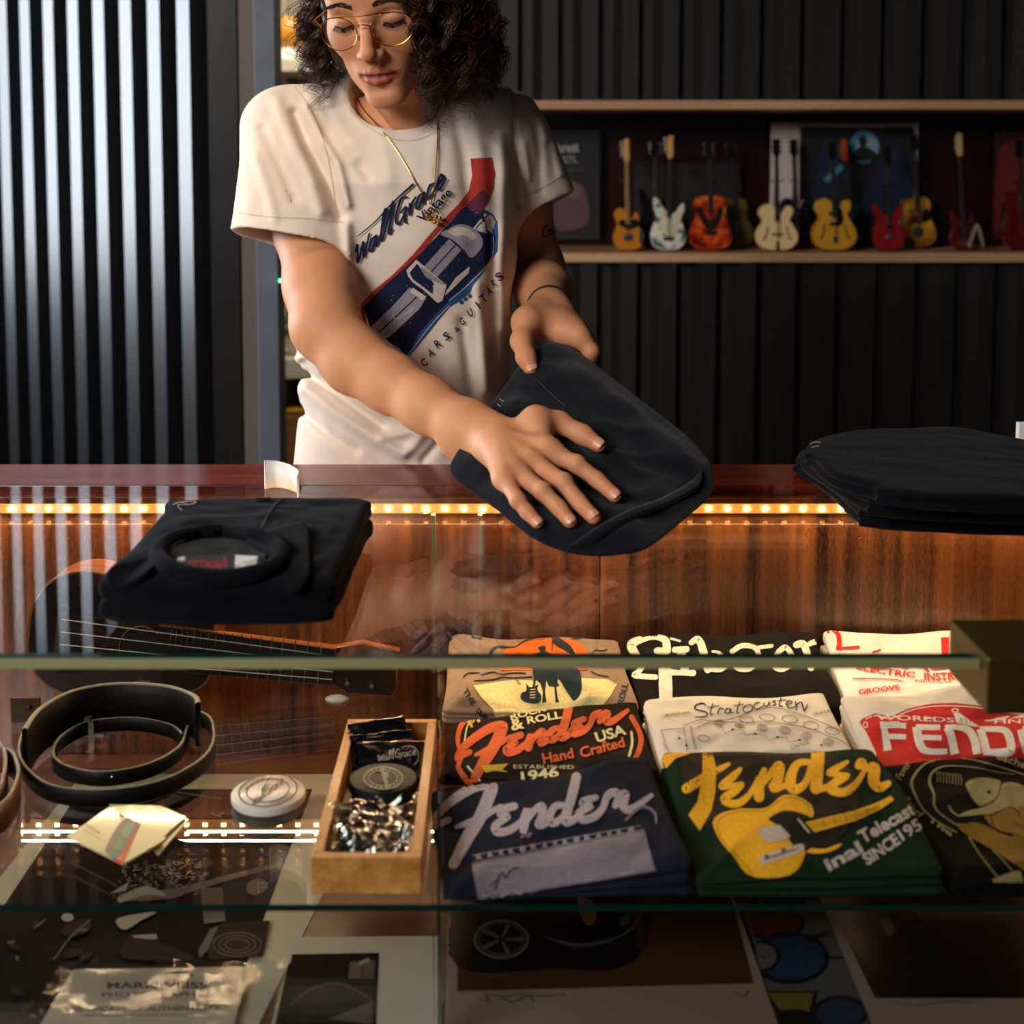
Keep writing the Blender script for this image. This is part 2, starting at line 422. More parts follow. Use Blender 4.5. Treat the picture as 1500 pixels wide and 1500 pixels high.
wf = thing('window_1', 'steel framed shop window in the left-hand wall', 'window', (-3.55, 3.2, .95)); del wf['category']; struct(wf)
for a_, b_ in (((-3.6, 2.2, .95), (-3.52, 2.25, 2.55)), ((-3.6, 4.15, .95), (-3.52, 4.2, 2.55)), ((-3.6, 3.18, .99), (-3.52, 3.22, 2.51)), ((-3.6, 2.25, .95), (-3.52, 4.15, .99)), ((-3.6, 2.25, 2.51), (-3.52, 4.15, 2.55))):
    MB().box(a_, b_).build('window_frame', STEEL, wf, smooth=False)
MB().box((-3.57, 2.25, .99), (-3.565, 4.15, 2.51)).build('window_pane', GLASS, wf, smooth=False)
WY = 3.45
ribs('wall_back', (ony(716, 300, WY).x, WY), (3.1, WY), 0, 2.95, (0, -1), holes=[(1.157, 1.556)], phase=.02, m=mat('lightened_ribbed_metal', '211f1f', .42, spec=.5, bump=.15, bscale=20), prof4=((0, 0), (.30, 0), (.52, 1), (.92, 1)))  # black rib metal in a lighter colour, standing in for missing light
zL = ony(0, 0, 3.68); zR = ony(352, 0, 3.0)
ribs('wall_left', (ony(350, 300, 3.02).x, 3.02), (ony(-160, 300, 4.15).x, 4.15), 0, 2.95, (-.66, -.75), pitch=.113, depth=.045, phase=.06)
a = ony(353, 300, 2.98).x; b = ony(376, 300, 2.98).x; c = ony(407, 300, 2.98).x
struct(MB().box((a, 2.98, 0), (b, 3.06, 2.95)).build('trim_1', mat('brown_grey_jamb', '5d544f', .6), smooth=False))
struct(MB().box((b, 2.97, 0), (c, 3.06, 2.95), bev=.002).build('trim_2', STEEL, smooth=False))
struct(MB().box((-1.9, 5.2, 0), (.5, 5.26, 2.95)).build('wall_room_behind', mat('grey_plaster', '7b776d', .9), smooth=False))
struct(MB().box((ony(716, 300, WY).x, WY + .03, 0), (ony(716, 300, WY).x + .04, 5.2, 2.95)).build('wall_side', mat('grey_plaster2', '6b6860', .9), smooth=False))

# shelving seen through the doorway
sy = 4.3
unit = thing('shelving_unit', 'cream shelving unit in the room behind the doorway, left of the person', 'shelf', ony(440, 540, sy))
CREAM = mat('cream_laminate', 'd8cfbb', .6)
xa, xb = ony(395, 0, sy).x, ony(640, 0, sy).x
for py0, py1 in ((86, 104), (526, 554)):
    MB().box((xa, sy, ony(0, py1, sy).z), (xb, sy + .35, ony(0, py0, sy).z)).build('shelf_board', CREAM, unit, smooth=False)
MB().box((xa, sy, ony(0, 735, sy).z), (xb, sy + .35, ony(0, 612, sy).z)).build('lower_board', wood('oak_front', '7a532d', 'a3764a', 'x', .5), unit, smooth=False)
MB().box((xa - .02, sy + .35, 0.3), (xb + .02, sy + .37, ony(0, -40, sy).z)).build('back_board', mat('grey_board', '77716a', .8), unit, smooth=False)
MB().box((xb, sy, 0), (xb + .02, sy + .35, ony(0, -40, sy).z)).build('side_board', CREAM, unit, smooth=False)
MB().box((xa - .02, sy, 0), (xa, sy + .35, ony(0, -40, sy).z)).build('side_board', CREAM, unit, smooth=False)
# leafy plant with yellow flowers in a white pot
zb = ony(0, 526, sy).z; pc = Vector((ony(426, 0, sy).x, sy + .1, zb))
pl = thing('flowering_plant', 'green leafy plant with yellow flowers in a white pot on the cream shelf', 'plant', pc)
MB().tube([pc + Vector((0, 0, 0)), pc + Vector((0, 0, .06))], [.035, .05], 20).build('pot', PAPER, pl)
mb = MB(); mf = MB()
for i in range(90):
    a_ = random.uniform(0, 6.28); e = random.uniform(.1, 1.3); r = random.uniform(.03, .085)
    p = pc + Vector((math.cos(a_) * math.cos(e) * r, math.sin(a_) * math.cos(e) * r, .06 + math.sin(e) * r * 1.2))
    q = Vector((random.gauss(0, 1), random.gauss(0, 1), random.gauss(0, 1))).normalized(); t = q.orthogonal().normalized() * .011
    mb.add([p - q * .02, p + t, p + q * .02, p - t], [(0, 1, 2, 3)])
    if i % 9 == 0: MB().ball(p + Vector((-.0, -.02, 0)), .013, seg=8, sc=(1, .5, 1)).build('flower', mat('yellow_petal', 'e3b81e', .6), pl)
mb.build('foliage', mat('leaf_green', '0f4a24', .5), pl, fix=False)
# ornament on the upper shelf, pot at the bottom
q = Vector((ony(418, 0, sy).x, sy + .08, ony(0, 86, sy).z))
t = thing('ornament', 'blurred golden ornament with cream base on the upper cream shelf', 'ornament', q)
MB().tube([q, q + Vector((0, 0, .03)), q + Vector((0, 0, .04))], [.05, .045, .02], 20).build('base', PAPER, t)
MB().ball(q + Vector((0, 0, .085)), .05, sc=(1, .8, 1.1), seg=20).build('body', mat('ochre_glaze', 'c98b2a', .4), t)
q = Vector((ony(424, 0, sy).x, sy + .06, ony(0, 612, sy).z))
o = MB().tube([q, q + Vector((0, 0, .02)), q + Vector((0, 0, .03))], [.045, .05, .02], 20).build('yellow_bowl', mat('yellow_glaze', 'b48d1e', .4))
tag(o, 'small yellow bowl on the lowest oak fronted board beyond the doorway', 'bowl')
# small green indicator on the door jamb
q = ony(411, 411, 2.96)
o = MB().ball(q, .0035, seg=10).build('indicator_light', mat('green_led', '3cffc0', .4, emit='59ffc8', es=9))
tag(o, 'tiny green glowing indicator light on the edge of the grey door post', 'light')

# ================================================================ shelf recess with the miniature guitars
SHX0 = ony(770, 0, WY).x - .1; SHX1 = 1.75
zt1, zt0 = ony(0, 147, WY - .04).z, ony(0, 160, WY - .04).z; zf1, zf0 = ony(0, 371, WY - .04).z, ony(0, 384, WY - .04).z
ws = thing('wall_shelf', 'long pine edged display recess in the black ribbed wall', 'shelf', (1, WY, zf1))
MB().box((SHX0, WY - .04, zt0), (SHX1, WY + .26, zt1), bev=.001).build('top_plank', PINE, ws, smooth=False)
MB().box((SHX0, WY - .04, zf0), (SHX1, WY + .26, zf1), bev=.001).build('bottom_plank', PINE, ws, smooth=False)
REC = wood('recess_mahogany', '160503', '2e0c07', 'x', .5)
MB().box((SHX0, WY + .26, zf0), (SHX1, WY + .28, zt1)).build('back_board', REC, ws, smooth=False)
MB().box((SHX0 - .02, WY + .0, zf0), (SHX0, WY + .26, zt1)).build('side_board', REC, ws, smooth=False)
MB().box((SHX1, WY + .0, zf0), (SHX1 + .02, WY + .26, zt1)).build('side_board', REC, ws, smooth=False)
# ---- miniature guitars on the recess shelf
def sym(h): return h + [(-x, y) for x, y in h[::-1] if x > 0]
BODY = {
 'acoustic': sym([(0, 0), (.28, .02), (.47, .14), (.5, .32), (.40, .52), (.34, .63), (.38, .78), (.36, .92), (.22, .99), (0, 1)]),
 'archtop': [(0, 0), (.28, .02), (.47, .15), (.5, .34), (.38, .55), (.31, .66), (.36, .74), (.40, .86), (.33, .95), (.22, .92), (.13, .80), (.06, .78), (-.05, .92), (-.2, .99), (-.36, .93), (-.42, .78), (-.33, .62), (-.42, .5), (-.5, .33), (-.46, .14), (-.28, .02)],
 'tele': [(0, 0), (.3, .02), (.47, .14), (.5, .32), (.40, .5), (.33, .6), (.38, .72), (.36, .84), (.26, .88), (.16, .78), (.07, .76), (-.05, .9), (-.2, 1), (-.38, .97), (-.46, .84), (-.38, .66), (-.4, .52), (-.5, .34), (-.46, .14), (-.3, .02)],
 'strat': [(0, 0), (.28, .02), (.46, .14), (.5, .32), (.4, .5), (.36, .62), (.44, .78), (.42, .9), (.34, .88), (.18, .72), (.06, .70), (-.06, .74), (-.2, .86), (-.34, 1.0), (-.44, .98), (-.42, .82), (-.35, .62), (-.42, .5), (-.5, .32), (-.46, .12), (-.28, .02)],
 'double': [(0, 0), (.28, .02), (.46, .15), (.5, .34), (.40, .52), (.36, .64), (.46, .82), (.48, .96), (.38, .94), (.2, .78), (.06, .74), (-.06, .74), (-.2, .78), (-.38, .94), (-.48, .96), (-.46, .82), (-.36, .64), (-.4, .52), (-.5, .34), (-.46, .15), (-.28, .02)]}
BLK = mat('guitar_black', '0b0a0a', .25, coat=.5); ROSE = mat('rosewood', '2b1a12', .5); MAPLE = mat('maple_neck', 'c99a5c', .4)
IVORY = mat('ivory_plastic', 'd9cdb0', .4)
def mini(name, label, px, yb, yt, wpx, yh, shape, bm_, nm, hm, Y, headtype='f', lean=0, guard=None, hole=False, fh=False, pick=(), extra=None, neckw=9, lbl_stand=True, headpx=None):
    o = ony(px, yb, Y); base = Vector((o.x, Y, zf1 + .004)); k = .001 * Y / 2.0 * 1.0
    u = (ony(px + 1, yb, Y) - o).length
    H = (yb - yt) * u; W = wpx * u; top = ony(headpx if headpx else px, yh, Y)
    t = thing(name, label, 'miniature guitar', base, 'miniature guitars on the recess shelf')
    ux = Vector((1, 0, 0)); uy = Vector((((headpx or px) - px) * u, .03, top.z - base.z)).normalized(); ux = Vector((uy.z, 0, -uy.x)).normalized(); n = Vector((0, -1, 0.02)).normalized()
    fr = (base, ux, uy, n); th = .03 if shape in ('acoustic', 'archtop') else .015
    B = [(p.x * W, p.y * H) for p in spline(BODY[shape], 4, True)]
    MB().prism(B, fr, -th, 0, 0, 1, bev=.0018).build('body', [bm_, MATS.get('side_' + bm_.name, bm_)], t)
    tot = (top - base).length
    hl = .058 if headtype != 'a' else .045; nb = H * (.62 if shape != 'acoustic' else .70)
    nw = neckw * u / 2 * .75
    MB().prism([(-nw, nb), (nw, nb), (nw * .8, tot - hl), (-nw * .8, tot - hl)], fr, .0005, .006, bev=.001).build('neck', nm, t)
    fm = MB()
    for f in range(11):
        yy = tot - hl - (tot - hl - nb) * (1 - .5 ** (f / 6)) * 1.38
        if yy > nb + .002: fm.prism([(-nw * .85, yy), (nw * .85, yy), (nw * .85, yy + .0007), (-nw * .85, yy + .0007)], fr, .006, .0066)
    for s in range(6): x = (s - 2.5) * nw * .27; fm.prism([(x - .0002, H * .25), (x + .0002, H * .25), (x + .0002, tot - hl), (x - .0002, tot - hl)], fr, .0072, .0076)
    fm.build('frets_and_strings', CHROME, t, smooth=False)
    if headtype == 'f': hp = [(-nw * .8, tot - hl), (nw * .9, tot - hl), (nw * 1.5, tot - hl + .012), (nw * 1.3, tot - .01), (nw * 1.6, tot), (-nw * .4, tot + .002), (-nw * 1.5, tot - .012), (-nw * 1.6, tot - hl * .6)]
    else: hp = [(-nw * .8, tot - hl), (nw * .8, tot - hl), (nw * 1.7, tot - hl + .012), (nw * 1.5, tot), (nw * .5, tot + .003), (0, tot - .001), (-nw * .5, tot + .003), (-nw * 1.5, tot), (-nw * 1.7, tot - hl + .012)]
    hd = MB().prism(hp, fr, -.001, .005, bev=.0008).build('headstock', hm, t)
    pg = MB()
    for s in range(3 if headtype != 'f' else 6):
        yy = tot - hl + .014 + s * ((hl - .02) / (2 if headtype != 'f' else 5))
        for sd in ((-1, 1) if headtype != 'f' else (-1,)): pg.ball(base + ux * (sd * nw * 2.1) + uy * yy + n * .002, .0032, sc=(1.2, .8, .7), seg=8)
    pg.build('tuning_pegs', CHROME if headtype != 'i' else IVORY, t)
    if guard:
        gpts, gm = guard; MB().prism([(p.x * W, p.y * H) for p in spline(gpts, 4, True)], fr, .0002, .0016).build('pickguard', gm, t)
    if hole:
        cpt = base + uy * H * .66 + n * .0012
        MB().prism([(math.cos(a * .3142) * W * .13, H * .62 + math.sin(a * .3142) * W * .13) for a in range(20)], fr, .0002, .0012).build('sound_hole', BLK, t)
    if fh:
        for sd in (-1, 1):
            f = MB()
            S = [base + ux * (sd * W * x) + uy * (H * y) + n * .001 for x, y in ((.22, .5), (.245, .46), (.24, .4), (.27, .33), (.30, .25), (.325, .22), (.345, .25))]
            f.tube(S, .0017, 6).build('sound_hole', BLK, t)
    for i, (x, y, w_, h_, m_) in enumerate(pick):
        MB().prism([(x * W - w_ * W / 2, y * H - h_ * H / 2), (x * W + w_ * W / 2, y * H - h_ * H / 2), (x * W + w_ * W / 2, y * H + h_ * H / 2), (x * W - w_ * W / 2, y * H + h_ * H / 2)], fr, .0003, .004, bev=.0006).build('pickup' if i else 'bridge', m_, t)
    if extra: extra(t, fr, W, H)
    # small black wire stand holding it
    s = thing('guitar_stand', 'black wire stand holding the ' + lbl_stand, 'stand', (base.x, Y + .02, zf1), 'wire stands under the miniature guitars')
    hN = base + uy * (tot * .62); mb = MB()
    mb.tube([Vector((base.x, Y + .075, zf1 + .002)), hN + Vector((0, .016, 0))], .0016, 6)
    mb.tube([hN + Vector((-.016, -.012, .003)), hN + Vector((-.012, .012, 0)), hN + Vector((.012, .012, 0)), hN + Vector((.016, -.012, .003))], .0018, 6)
    mb.build('upright', PLAST, s); mb = MB()
    for sd in (-1, 1): mb.tube([Vector((base.x, Y + .07, zf1 + .004)), Vector((base.x + sd * W * .25, Y + .02, zf1 + .002)), Vector((base.x + sd * W * .25, Y - .012, zf1 + .002))], .0016, 6)
    mb.build('foot', PLAST, s)
    return t
def burst(name, a, b, c, sc=30):
    """swirled multi-tone lacquer"""
    m = mat(name, a, .22, coat=.6); nt = m.node_tree; bs = nt.nodes['Principled BSDF']
    tc = nt.nodes.new('ShaderNodeTexCoord'); n = nt.nodes.new('ShaderNodeTexNoise'); n.inputs['Scale'].default_value = sc; n.inputs['Detail'].default_value = 2
    cr = nt.nodes.new('ShaderNodeValToRGB'); cr.color_ramp.elements[0].position = .35; cr.color_ramp.elements[1].position = .65
    cr.color_ramp.elements[0].color = lin(a); cr.color_ramp.elements[1].color = lin(c); e = cr.color_ramp.elements.new(.5); e.color = lin(b)
    nt.links.new(tc.outputs['Object'], n.inputs[0]); nt.links.new(n.outputs[0], cr.inputs[0]); nt.links.new(cr.outputs[0], bs.inputs['Base Color']); return m
AMBER = mat('amber_lacquer', 'c27a1c', .25, coat=.5); CREAMG = mat('cream_lacquer', 'f0d69c', .3, coat=.4); GOLDG = mat('gold_lacquer', 'd49a2c', .25, coat=.5)
REDG = mat('red_lacquer', '8a1510', .2, coat=.6); DRED = mat('dark_red_lacquer', '5a120c', .25, coat=.5); OLIVE = mat('olive_lacquer', '5c4a1c', .35)
MULTI = burst('painted_white_green', '2f5a58', 'f0ede0', 'a8c23a', 34); SUNB = burst('orange_red_burst', '5a0f08', 'c8400f', 'e88a30', 26); YEL = burst('yellow_burst', '5c3408', 'b87d1d', 'd9a437', 20)
DKB = mat('dark_blue_black', '101018', .3, coat=.4)
def ring_art(t, fr, W, H):
    o, ux, uy, n = fr; c = o + uy * H * .3 + n * .0015
    MB().tube([c + ux * math.cos(a * .314) * W * .2 + uy * math.sin(a * .314) * W * .2 for a in range(20)], .004, 6, closed=True).build('rosette', GOLDG, t)
    MB().prism([(math.cos(a * .3142) * W * .17, H * .3 + math.sin(a * .3142) * W * .17) for a in range(20)], fr, .0002, .0012).build('sound_hole', mat('mesh_grey', '4a4038', .5), t)
def arch_tail(t, fr, W, H):
    o, ux, uy, n = fr
    MB().tube([o + n * .003, o + uy * H * .2 + n * .004], [.005, .003], 6).build('tailpiece', BLK, t)
def eagle(t, fr, W, H):
    g = MB().prism([(p.x * W, p.y * H) for p in spline([(0, .36), (.12, .42), (.27, .6), (.3, .78), (.2, .8), (.1, .62), (0, .55), (-.1, .62), (-.2, .8), (-.3, .78), (-.27, .6), (-.12, .42)], 4, True)], fr, .0003, .0013)
    g.build('pickguard', mat('brown_guard', '2a120a', .3), t)
G1 = [(.02, .48), (.3, .55), (.3, .72), (.1, .72), (-.05, .72), (-.26, .72), (-.3, .6), (-.1, .52)]
gs = [('miniature_electric_guitar', 'miniature butterscotch single cutaway electric guitar with black pickguard, leftmost on the shelf', 921, 355, 293, 44, 203, 'tele', AMBER, MAPLE, MAPLE, 3.47, dict(headpx=917, guard=(G1, BLK), pick=((.0, .3, .3, .16, CHROME), (.42, .3, .12, .3, CHROME)), lbl_stand='butterscotch miniature guitar')),
 ('miniature_bass_guitar', 'miniature black guitar half hidden behind the painted white and green one', 958, 352, 266, 50, 206, 'strat', BLK, ROSE, BLK, 3.56, dict(headpx=960, headtype='a', lbl_stand='black miniature guitar behind the painted one')),
 ('miniature_electric_guitar', 'miniature electric guitar painted white and green with a tan headstock', 979, 360, 284, 52, 198, 'strat', MULTI, ROSE, MAPLE, 3.47, dict(headpx=982, guard=([(0, .25), (.2, .35), (.3, .55), (.3, .75), (.1, .66), (-.1, .66), (-.2, .75), (-.25, .5)], mat('pearl_guard', 'd8c9b4', .3)), pick=((0, .22, .3, .08, CHROME), (0, .36, .28, .06, IVORY), (0, .5, .28, .06, IVORY)), lbl_stand='painted white and green miniature guitar')),
 ('miniature_acoustic_guitar', 'miniature olive brown acoustic guitar behind the orange red sunburst one', 1080, 357, 285, 50, 208, 'acoustic', OLIVE, ROSE, BLK, 3.58, dict(headpx=1071, headtype='a', hole=True, pick=((0, .3, .4, .05, BLK),), lbl_stand='olive brown miniature acoustic guitar')),
 ('miniature_acoustic_guitar', 'miniature orange red sunburst acoustic guitar with a black headstock', 1042, 364, 284, 62, 207, 'acoustic', SUNB, ROSE, BLK, 3.46, dict(headpx=1039, headtype='a', extra=eagle, pick=((0, .32, .3, .06, BLK),), lbl_stand='orange red sunburst miniature guitar')),
 ('miniature_archtop_guitar', 'dark miniature archtop guitar behind the cream one, before the white edged poster', 1168, 354, 280, 54, 204, 'archtop', DKB, ROSE, BLK, 3.58, dict(headpx=1163, headtype='a', fh=True, lbl_stand='dark miniature archtop guitar')),
 ('miniature_archtop_guitar', 'miniature cream archtop guitar with black sound holes', 1139, 358, 290, 61, 203, 'archtop', CREAMG, ROSE, BLK, 3.47, dict(headpx=1138, headtype='a', fh=True, extra=arch_tail, pick=((0, .34, .26, .04, ROSE), (0, .7, .12, .05, BLK)), lbl_stand='cream miniature archtop guitar')),
 ('miniature_electric_guitar', 'dark miniature electric guitar with an orange headstock behind the gold archtop', 1250, 353, 290, 46, 204, 'strat', BLK, ROSE, mat('orange_head', 'a8481c', .4), 3.58, dict(headpx=1236, pick=((.2, .2, .2, .1, CHROME),), lbl_stand='dark miniature guitar with the orange headstock')),
 ('miniature_archtop_guitar', 'miniature golden archtop guitar with a black pickguard', 1224, 357, 280, 64, 209, 'archtop', GOLDG, ROSE, BLK, 3.47, dict(headpx=1220, headtype='a', fh=True, guard=([(.05, .45), (.2, .55), (.16, .78), (.06, .8)], BLK), pick=((0, .2, .1, .14, CHROME), (0, .5, .24, .07, BLK), (0, .7, .24, .07, BLK)), lbl_stand='golden miniature archtop guitar')),
 ('miniature_acoustic_guitar', 'miniature yellow acoustic guitar with a meshed round sound hole', 1347, 353, 279, 52, 196, 'acoustic', YEL, ROSE, BLK, 3.58, dict(headpx=1339, headtype='a', extra=ring_art, guard=([(.12, .5), (.34, .55), (.3, .75), (.14, .7)], BLK), lbl_stand='yellow miniature acoustic guitar')),
 ('miniature_electric_guitar', 'miniature bright red double cutaway electric guitar with chrome knobs', 1303, 360, 290, 47, 215, 'double', REDG, ROSE, BLK, 3.47, dict(headpx=1301, headtype='a', pick=((0, .3, .2, .08, CHROME), (0, .5, .2, .08, BLK), (.38, .58, .12, .08, CHROME)), lbl_stand='bright red miniature guitar')),
 ('miniature_bass_guitar', 'miniature dark red bass guitar with a pale headstock', 1413, 356, 300, 38, 195, 'strat', DRED, ROSE, mat('pale_maple', 'b59a6a', .4), 3.50, dict(headpx=1405, guard=([(0, .3), (.3, .2), (.3, .5), (.3, .7), (0, .6), (-.25, .7), (-.25, .45)], mat('tortoise', '3a100c', .3)), pick=((0, .18, .3, .12, CHROME),), lbl_stand='dark red miniature bass guitar')),
 ('miniature_archtop_guitar', 'miniature deep red archtop guitar at the right end before the reddish poster', 1500, 356, 270, 58, 205, 'archtop', DRED, ROSE, BLK, 3.50, dict(headpx=1494, headtype='a', fh=True, lbl_stand='deep red miniature archtop guitar'))]
for nm_, lb, px, yb, yt, wd, yh, sh, bm_, n_, h_, Y, kw in gs: mini(nm_, lb, px, yb, yt, wd, yh, sh, bm_, n_, h_, Y, **kw)
# spiral guitar cable beside the bass
q0 = ony(1425, 345, 3.5); mb = MB(); P = []
for i in range(120):
    a_ = i / 119; P.append(Vector((ony(1428 + 20 * a_, 0, 3.5).x, 3.49 + .008 * math.cos(i * 1.1), zf1 + .012 + .05 * math.sin(a_ * 3.1) + .008 * math.sin(i * 1.1))))
tag(mb.tube(P, .0018, 6).build('coiled_cable', mat('pale_cable', '9a8a72', .5)), 'small pale coiled cable lying beside the dark red miniature bass', 'cable')

# posters leaning in the recess
def poster(name, label, x0, y0, x1, y1, Y, border, field, art, bw=0, cat='poster'):
    t = thing(name, label, cat, ony((x0 + x1) / 2, y1, Y))
    a, b = ony(x0, y1, Y), ony(x1, y0, Y); a.z = max(a.z, zf1 + .001)
    MB().box((a.x, Y, a.z), (b.x, Y + .006, b.z)).build('mount', border, t, smooth=False)
    o = MB().box((a.x + bw, Y - .001, a.z + bw), (b.x - bw * (name != 'framed_poster_x'), Y + .002, b.z - bw)).build('printed_sheet', field, t, smooth=False)
    d = Decal(bvh_of(o), 0, 0, 1, 8); art(d); d.build('printed_design', o); return t
BLKP = mat('poster_black', '0c0d12', .6); WHP = mat('poster_white', 'cfc4bd', .7)
def art1(d):
    g = mat('print_grey', 'b8b6b4', .7); p = mat('print_mauve', '5a3a4a', .7); b = mat('print_tan', '6a5548', .7)
    d.text('forest', g, (812, 224), (848, 222), 14, bold=.02); d.text('VSTL', g, (818, 240), (846, 238), 10); d.text('THE TOUR', b, (830, 252), (856, 250), 5)
    d.poly([(815, 290), (850, 270), (862, 300), (858, 330), (815, 335)], p, True); d.ell((840, 280), 10, 14, b)
def art2(d): d.ring((1000, 290), 30, 24, 2, mat('print_dim', '2c2624', .7))
def art3(d):
    sk = mat('print_sky', '3f7fa0', .6); n = mat('print_navy', '0f1a3a', .6); k = mat('print_blk', '050506', .6)
    d.poly([(1185, 350), (1195, 250), (1215, 200), (1230, 240), (1215, 350)], n, True); d.poly([(1240, 350), (1290, 240), (1320, 220), (1336, 350)], n, True)
    d.poly([(1206, 262), (1232, 240), (1236, 246), (1212, 268)], sk)
    d.ell((1266, 215), 22, 24, sk); d.ell((1270, 217), 17, 19, mat('print_pale', '7fa3b0', .6)); d.ell((1264, 207), 6, 9, k); d.poly([(1246, 234), (1254, 219), (1266, 214), (1280, 221), (1285, 234)], k, True)
def art4(d):
    r = mat('print_red', '6a1712', .6); k = mat('print_blk', '050506', .6)
    d.poly([(1460, 350), (1462, 230), (1485, 205), (1520, 215), (1520, 350)], r, True); d.poly([(1462, 350), (1468, 290), (1474, 350)], k); d.text('LIVE', mat('print_dim2', '5a4640', .6), (1458, 200), (1500, 198), 6)
poster('poster', 'black concert poster with grey lettering at the left end of the recess', 770, 190, 879, 351, 3.66, BLKP, BLKP, art1)
poster('poster', 'small plain dark poster behind the painted and sunburst miniature guitars', 928, 240, 1086, 352, 3.69, BLKP, mat('poster_soot', '100d0d', .6), art2)
poster('poster', 'tall black and blue poster with a white edge and a round sky picture', 1127, 180, 1345, 352, 3.67, WHP, WHP, lambda d: None)
o = MB().box((ony(1176, 0, 3.655).x, 3.655, zf1 + .001), (ony(1343, 0, 3.655).x, 3.66, ony(0, 186, 3.655).z)).build('picture_sheet', BLKP, smooth=False)
tag(o, 'black and navy record sleeve picture before the white edged board', 'picture')
d = Decal(bvh_of(o), 0, 0, 1, 8); art3(d); d.build('printed_design', o)
poster('poster', 'dark reddish poster at the right end of the recess', 1453, 192, 1530, 352, 3.68, mat('poster_maroon', '24100f', .6), mat('poster_maroon2', '2a0f0e', .6), art4)
# ================================================================ the display counter
Z1 = 1.0; YF, YB = 1.099, 1.699; ZS = .768; ZB = .655
XL, XR = -1.15, 1.5
case = thing('display_counter', 'glass topped mahogany display counter across the foreground', 'counter', (0, 1.4, 0))
def pane(name, a, b, parent, edges=None):
    """glass sheet whose narrow faces are the green edge"""
    a, b = Vector(a), Vector(b); d = b - a; thin = min(range(3), key=lambda i: d[i]); mb = MB().box(a, b)
    o = mb.build(name, [GLASS, EDGE], parent, smooth=False)
    for p in o.data.polygons: p.material_index = 0 if abs(p.normal[thin]) > .9 or p.normal.y > .9 else 1
    return o
EDGE2 = mat('glass_edge_lit', '8d8a60', .3, spec=.8)  # edge's lit glow put into a lighter olive colour
tp = pane('glass_top', (XL, YF, Z1 - .009), (XR, YB, Z1), case)
tp.data.materials[1] = EDGE2
MB().box((XL, YF + .0004, Z1 - .0006), (XR, YF + .0105, Z1 + .0003)).build('edge_refraction', EDGE, tp, smooth=False)  # dark strip added to imitate the front edge refracted through the top
XS = ony(649, 1400, YF + .006).x
pane('front_glass', (XL, YF + .004, .45), (XS - .0008, YF + .010, Z1 - .0095), case)
pane('front_glass', (XS + .0008, YF + .004, .45), (XR, YF + .010, Z1 - .0095), case)
sh = pane('glass_shelf', (XL, YF + .035, ZS - .006), (XR, YB - .012, ZS), case); sh.data.materials[1] = EDGE
xp = ony(878, 850, YB).x
MB().box((XL, YB - .01, .5), (xp - .0006, YB + .008, Z1 - .012), bev=.0004).build('back_panel', MAHOG, case, smooth=False)
MB().box((xp + .0006, YB - .01, .5), (XR, YB + .008, Z1 - .012), bev=.0004).build('back_panel', wood('mahogany_right', '2c1206', 'a05f2e', 'z', .9), case, smooth=False)
MB().box((XL, YF + .012, ZB - .02), (XR, YB - .012, ZB)).build('base_board', FLOORW, case, smooth=False)
MB().box((XL, YF + .02, 0), (XR, YF + .05, ZB - .022)).build('plinth', MAHOG, case, smooth=False)
MB().box((XL, YB + .002, Z1 - .045), (XR, 1.822, Z1), bev=.0015).build('ledge', MAHOGX, case, smooth=False)
MB().box((XL, 1.79, 0), (XR, 1.815, Z1 - .047)).build('rear_board', MAHOG, case, smooth=False)
# upright acrylic fins against the back panel and the divider between the two bays
ACR = glassmat('clear_acrylic', (.95, .93, .9), .05); AE = mat('acrylic_edge', '8f8a62', .15, spec=.8)
for x0, x1, e in ((606, 634, 634), (704, 731, 702)):
    y_ = YB - .022
    a, b = ony(x0, 752, y_), ony(x1, 752, y_)
    MB().box((a.x, y_, ZS + .001), (b.x, y_ + .004, a.z)).build('acrylic_fin', ACR, case, smooth=False)
    c_ = ony(e, 752, y_); MB().box((c_.x - .0015, y_ - .010, ZS + .001), (c_.x + .0035, y_ + .004, a.z)).build('fin_edge', AE, case, smooth=False)
xd = ony(642, 1100, YF + .02).x
pane('bay_divider', (xd - .0008, YF + .012, ZB + .001), (xd + .0008, YF + .034, Z1 - .0095), case)
MB().box((ony(636, 1340, 1.13).x, 1.112, ZB + .001), (ony(637.5, 1340, 1.13).x, 1.114, ZS - .008)).build('support_rod', CHROME, case, smooth=False)
# dark bronze corner clamp at the right of the front edge
a = ony(1448, 965, YF - .02); b0 = ony(1448, 1047, YF - .02)
cl = MB().box((a.x, YF - .02, b0.z), (a.x + .16, YF + .075, a.z), bev=.0015).build('corner_clamp', BRASS, case, smooth=False)
# LED tape
led = thing('led_strip', 'glowing warm LED tape under the far edge of the glass top', 'led strip', (0, YB - .012, ony(0, 744, YB - .012).z))
zl = ony(0, 745, YB - .012).z
MB().box((XL, YB - .0125, zl - .006), (XR, YB - .0105, zl + .006)).build('tape', mat('led_tape', 'e8a860', .4, emit='ffa448', es=1.2), led, smooth=False)
LM = mat('led_chip', 'ffe0b0', .3, emit='ffc27a', es=90)
lmesh = None
n = 0; x = XL + .04
while x < XR - .12 and n < 99:
    if lmesh is None:
        l0 = MB().box((x - .003, YB - .0145, zl - .0022), (x + .003, YB - .0125, zl + .0026), bev=.0004).build('led', LM, led, smooth=False); lmesh = l0; x_first = x
    else:
        c_ = lmesh.copy(); COL.objects.link(c_); c_.parent = led; c_.location.x = x - x_first
    x += .0237 ; n += 1

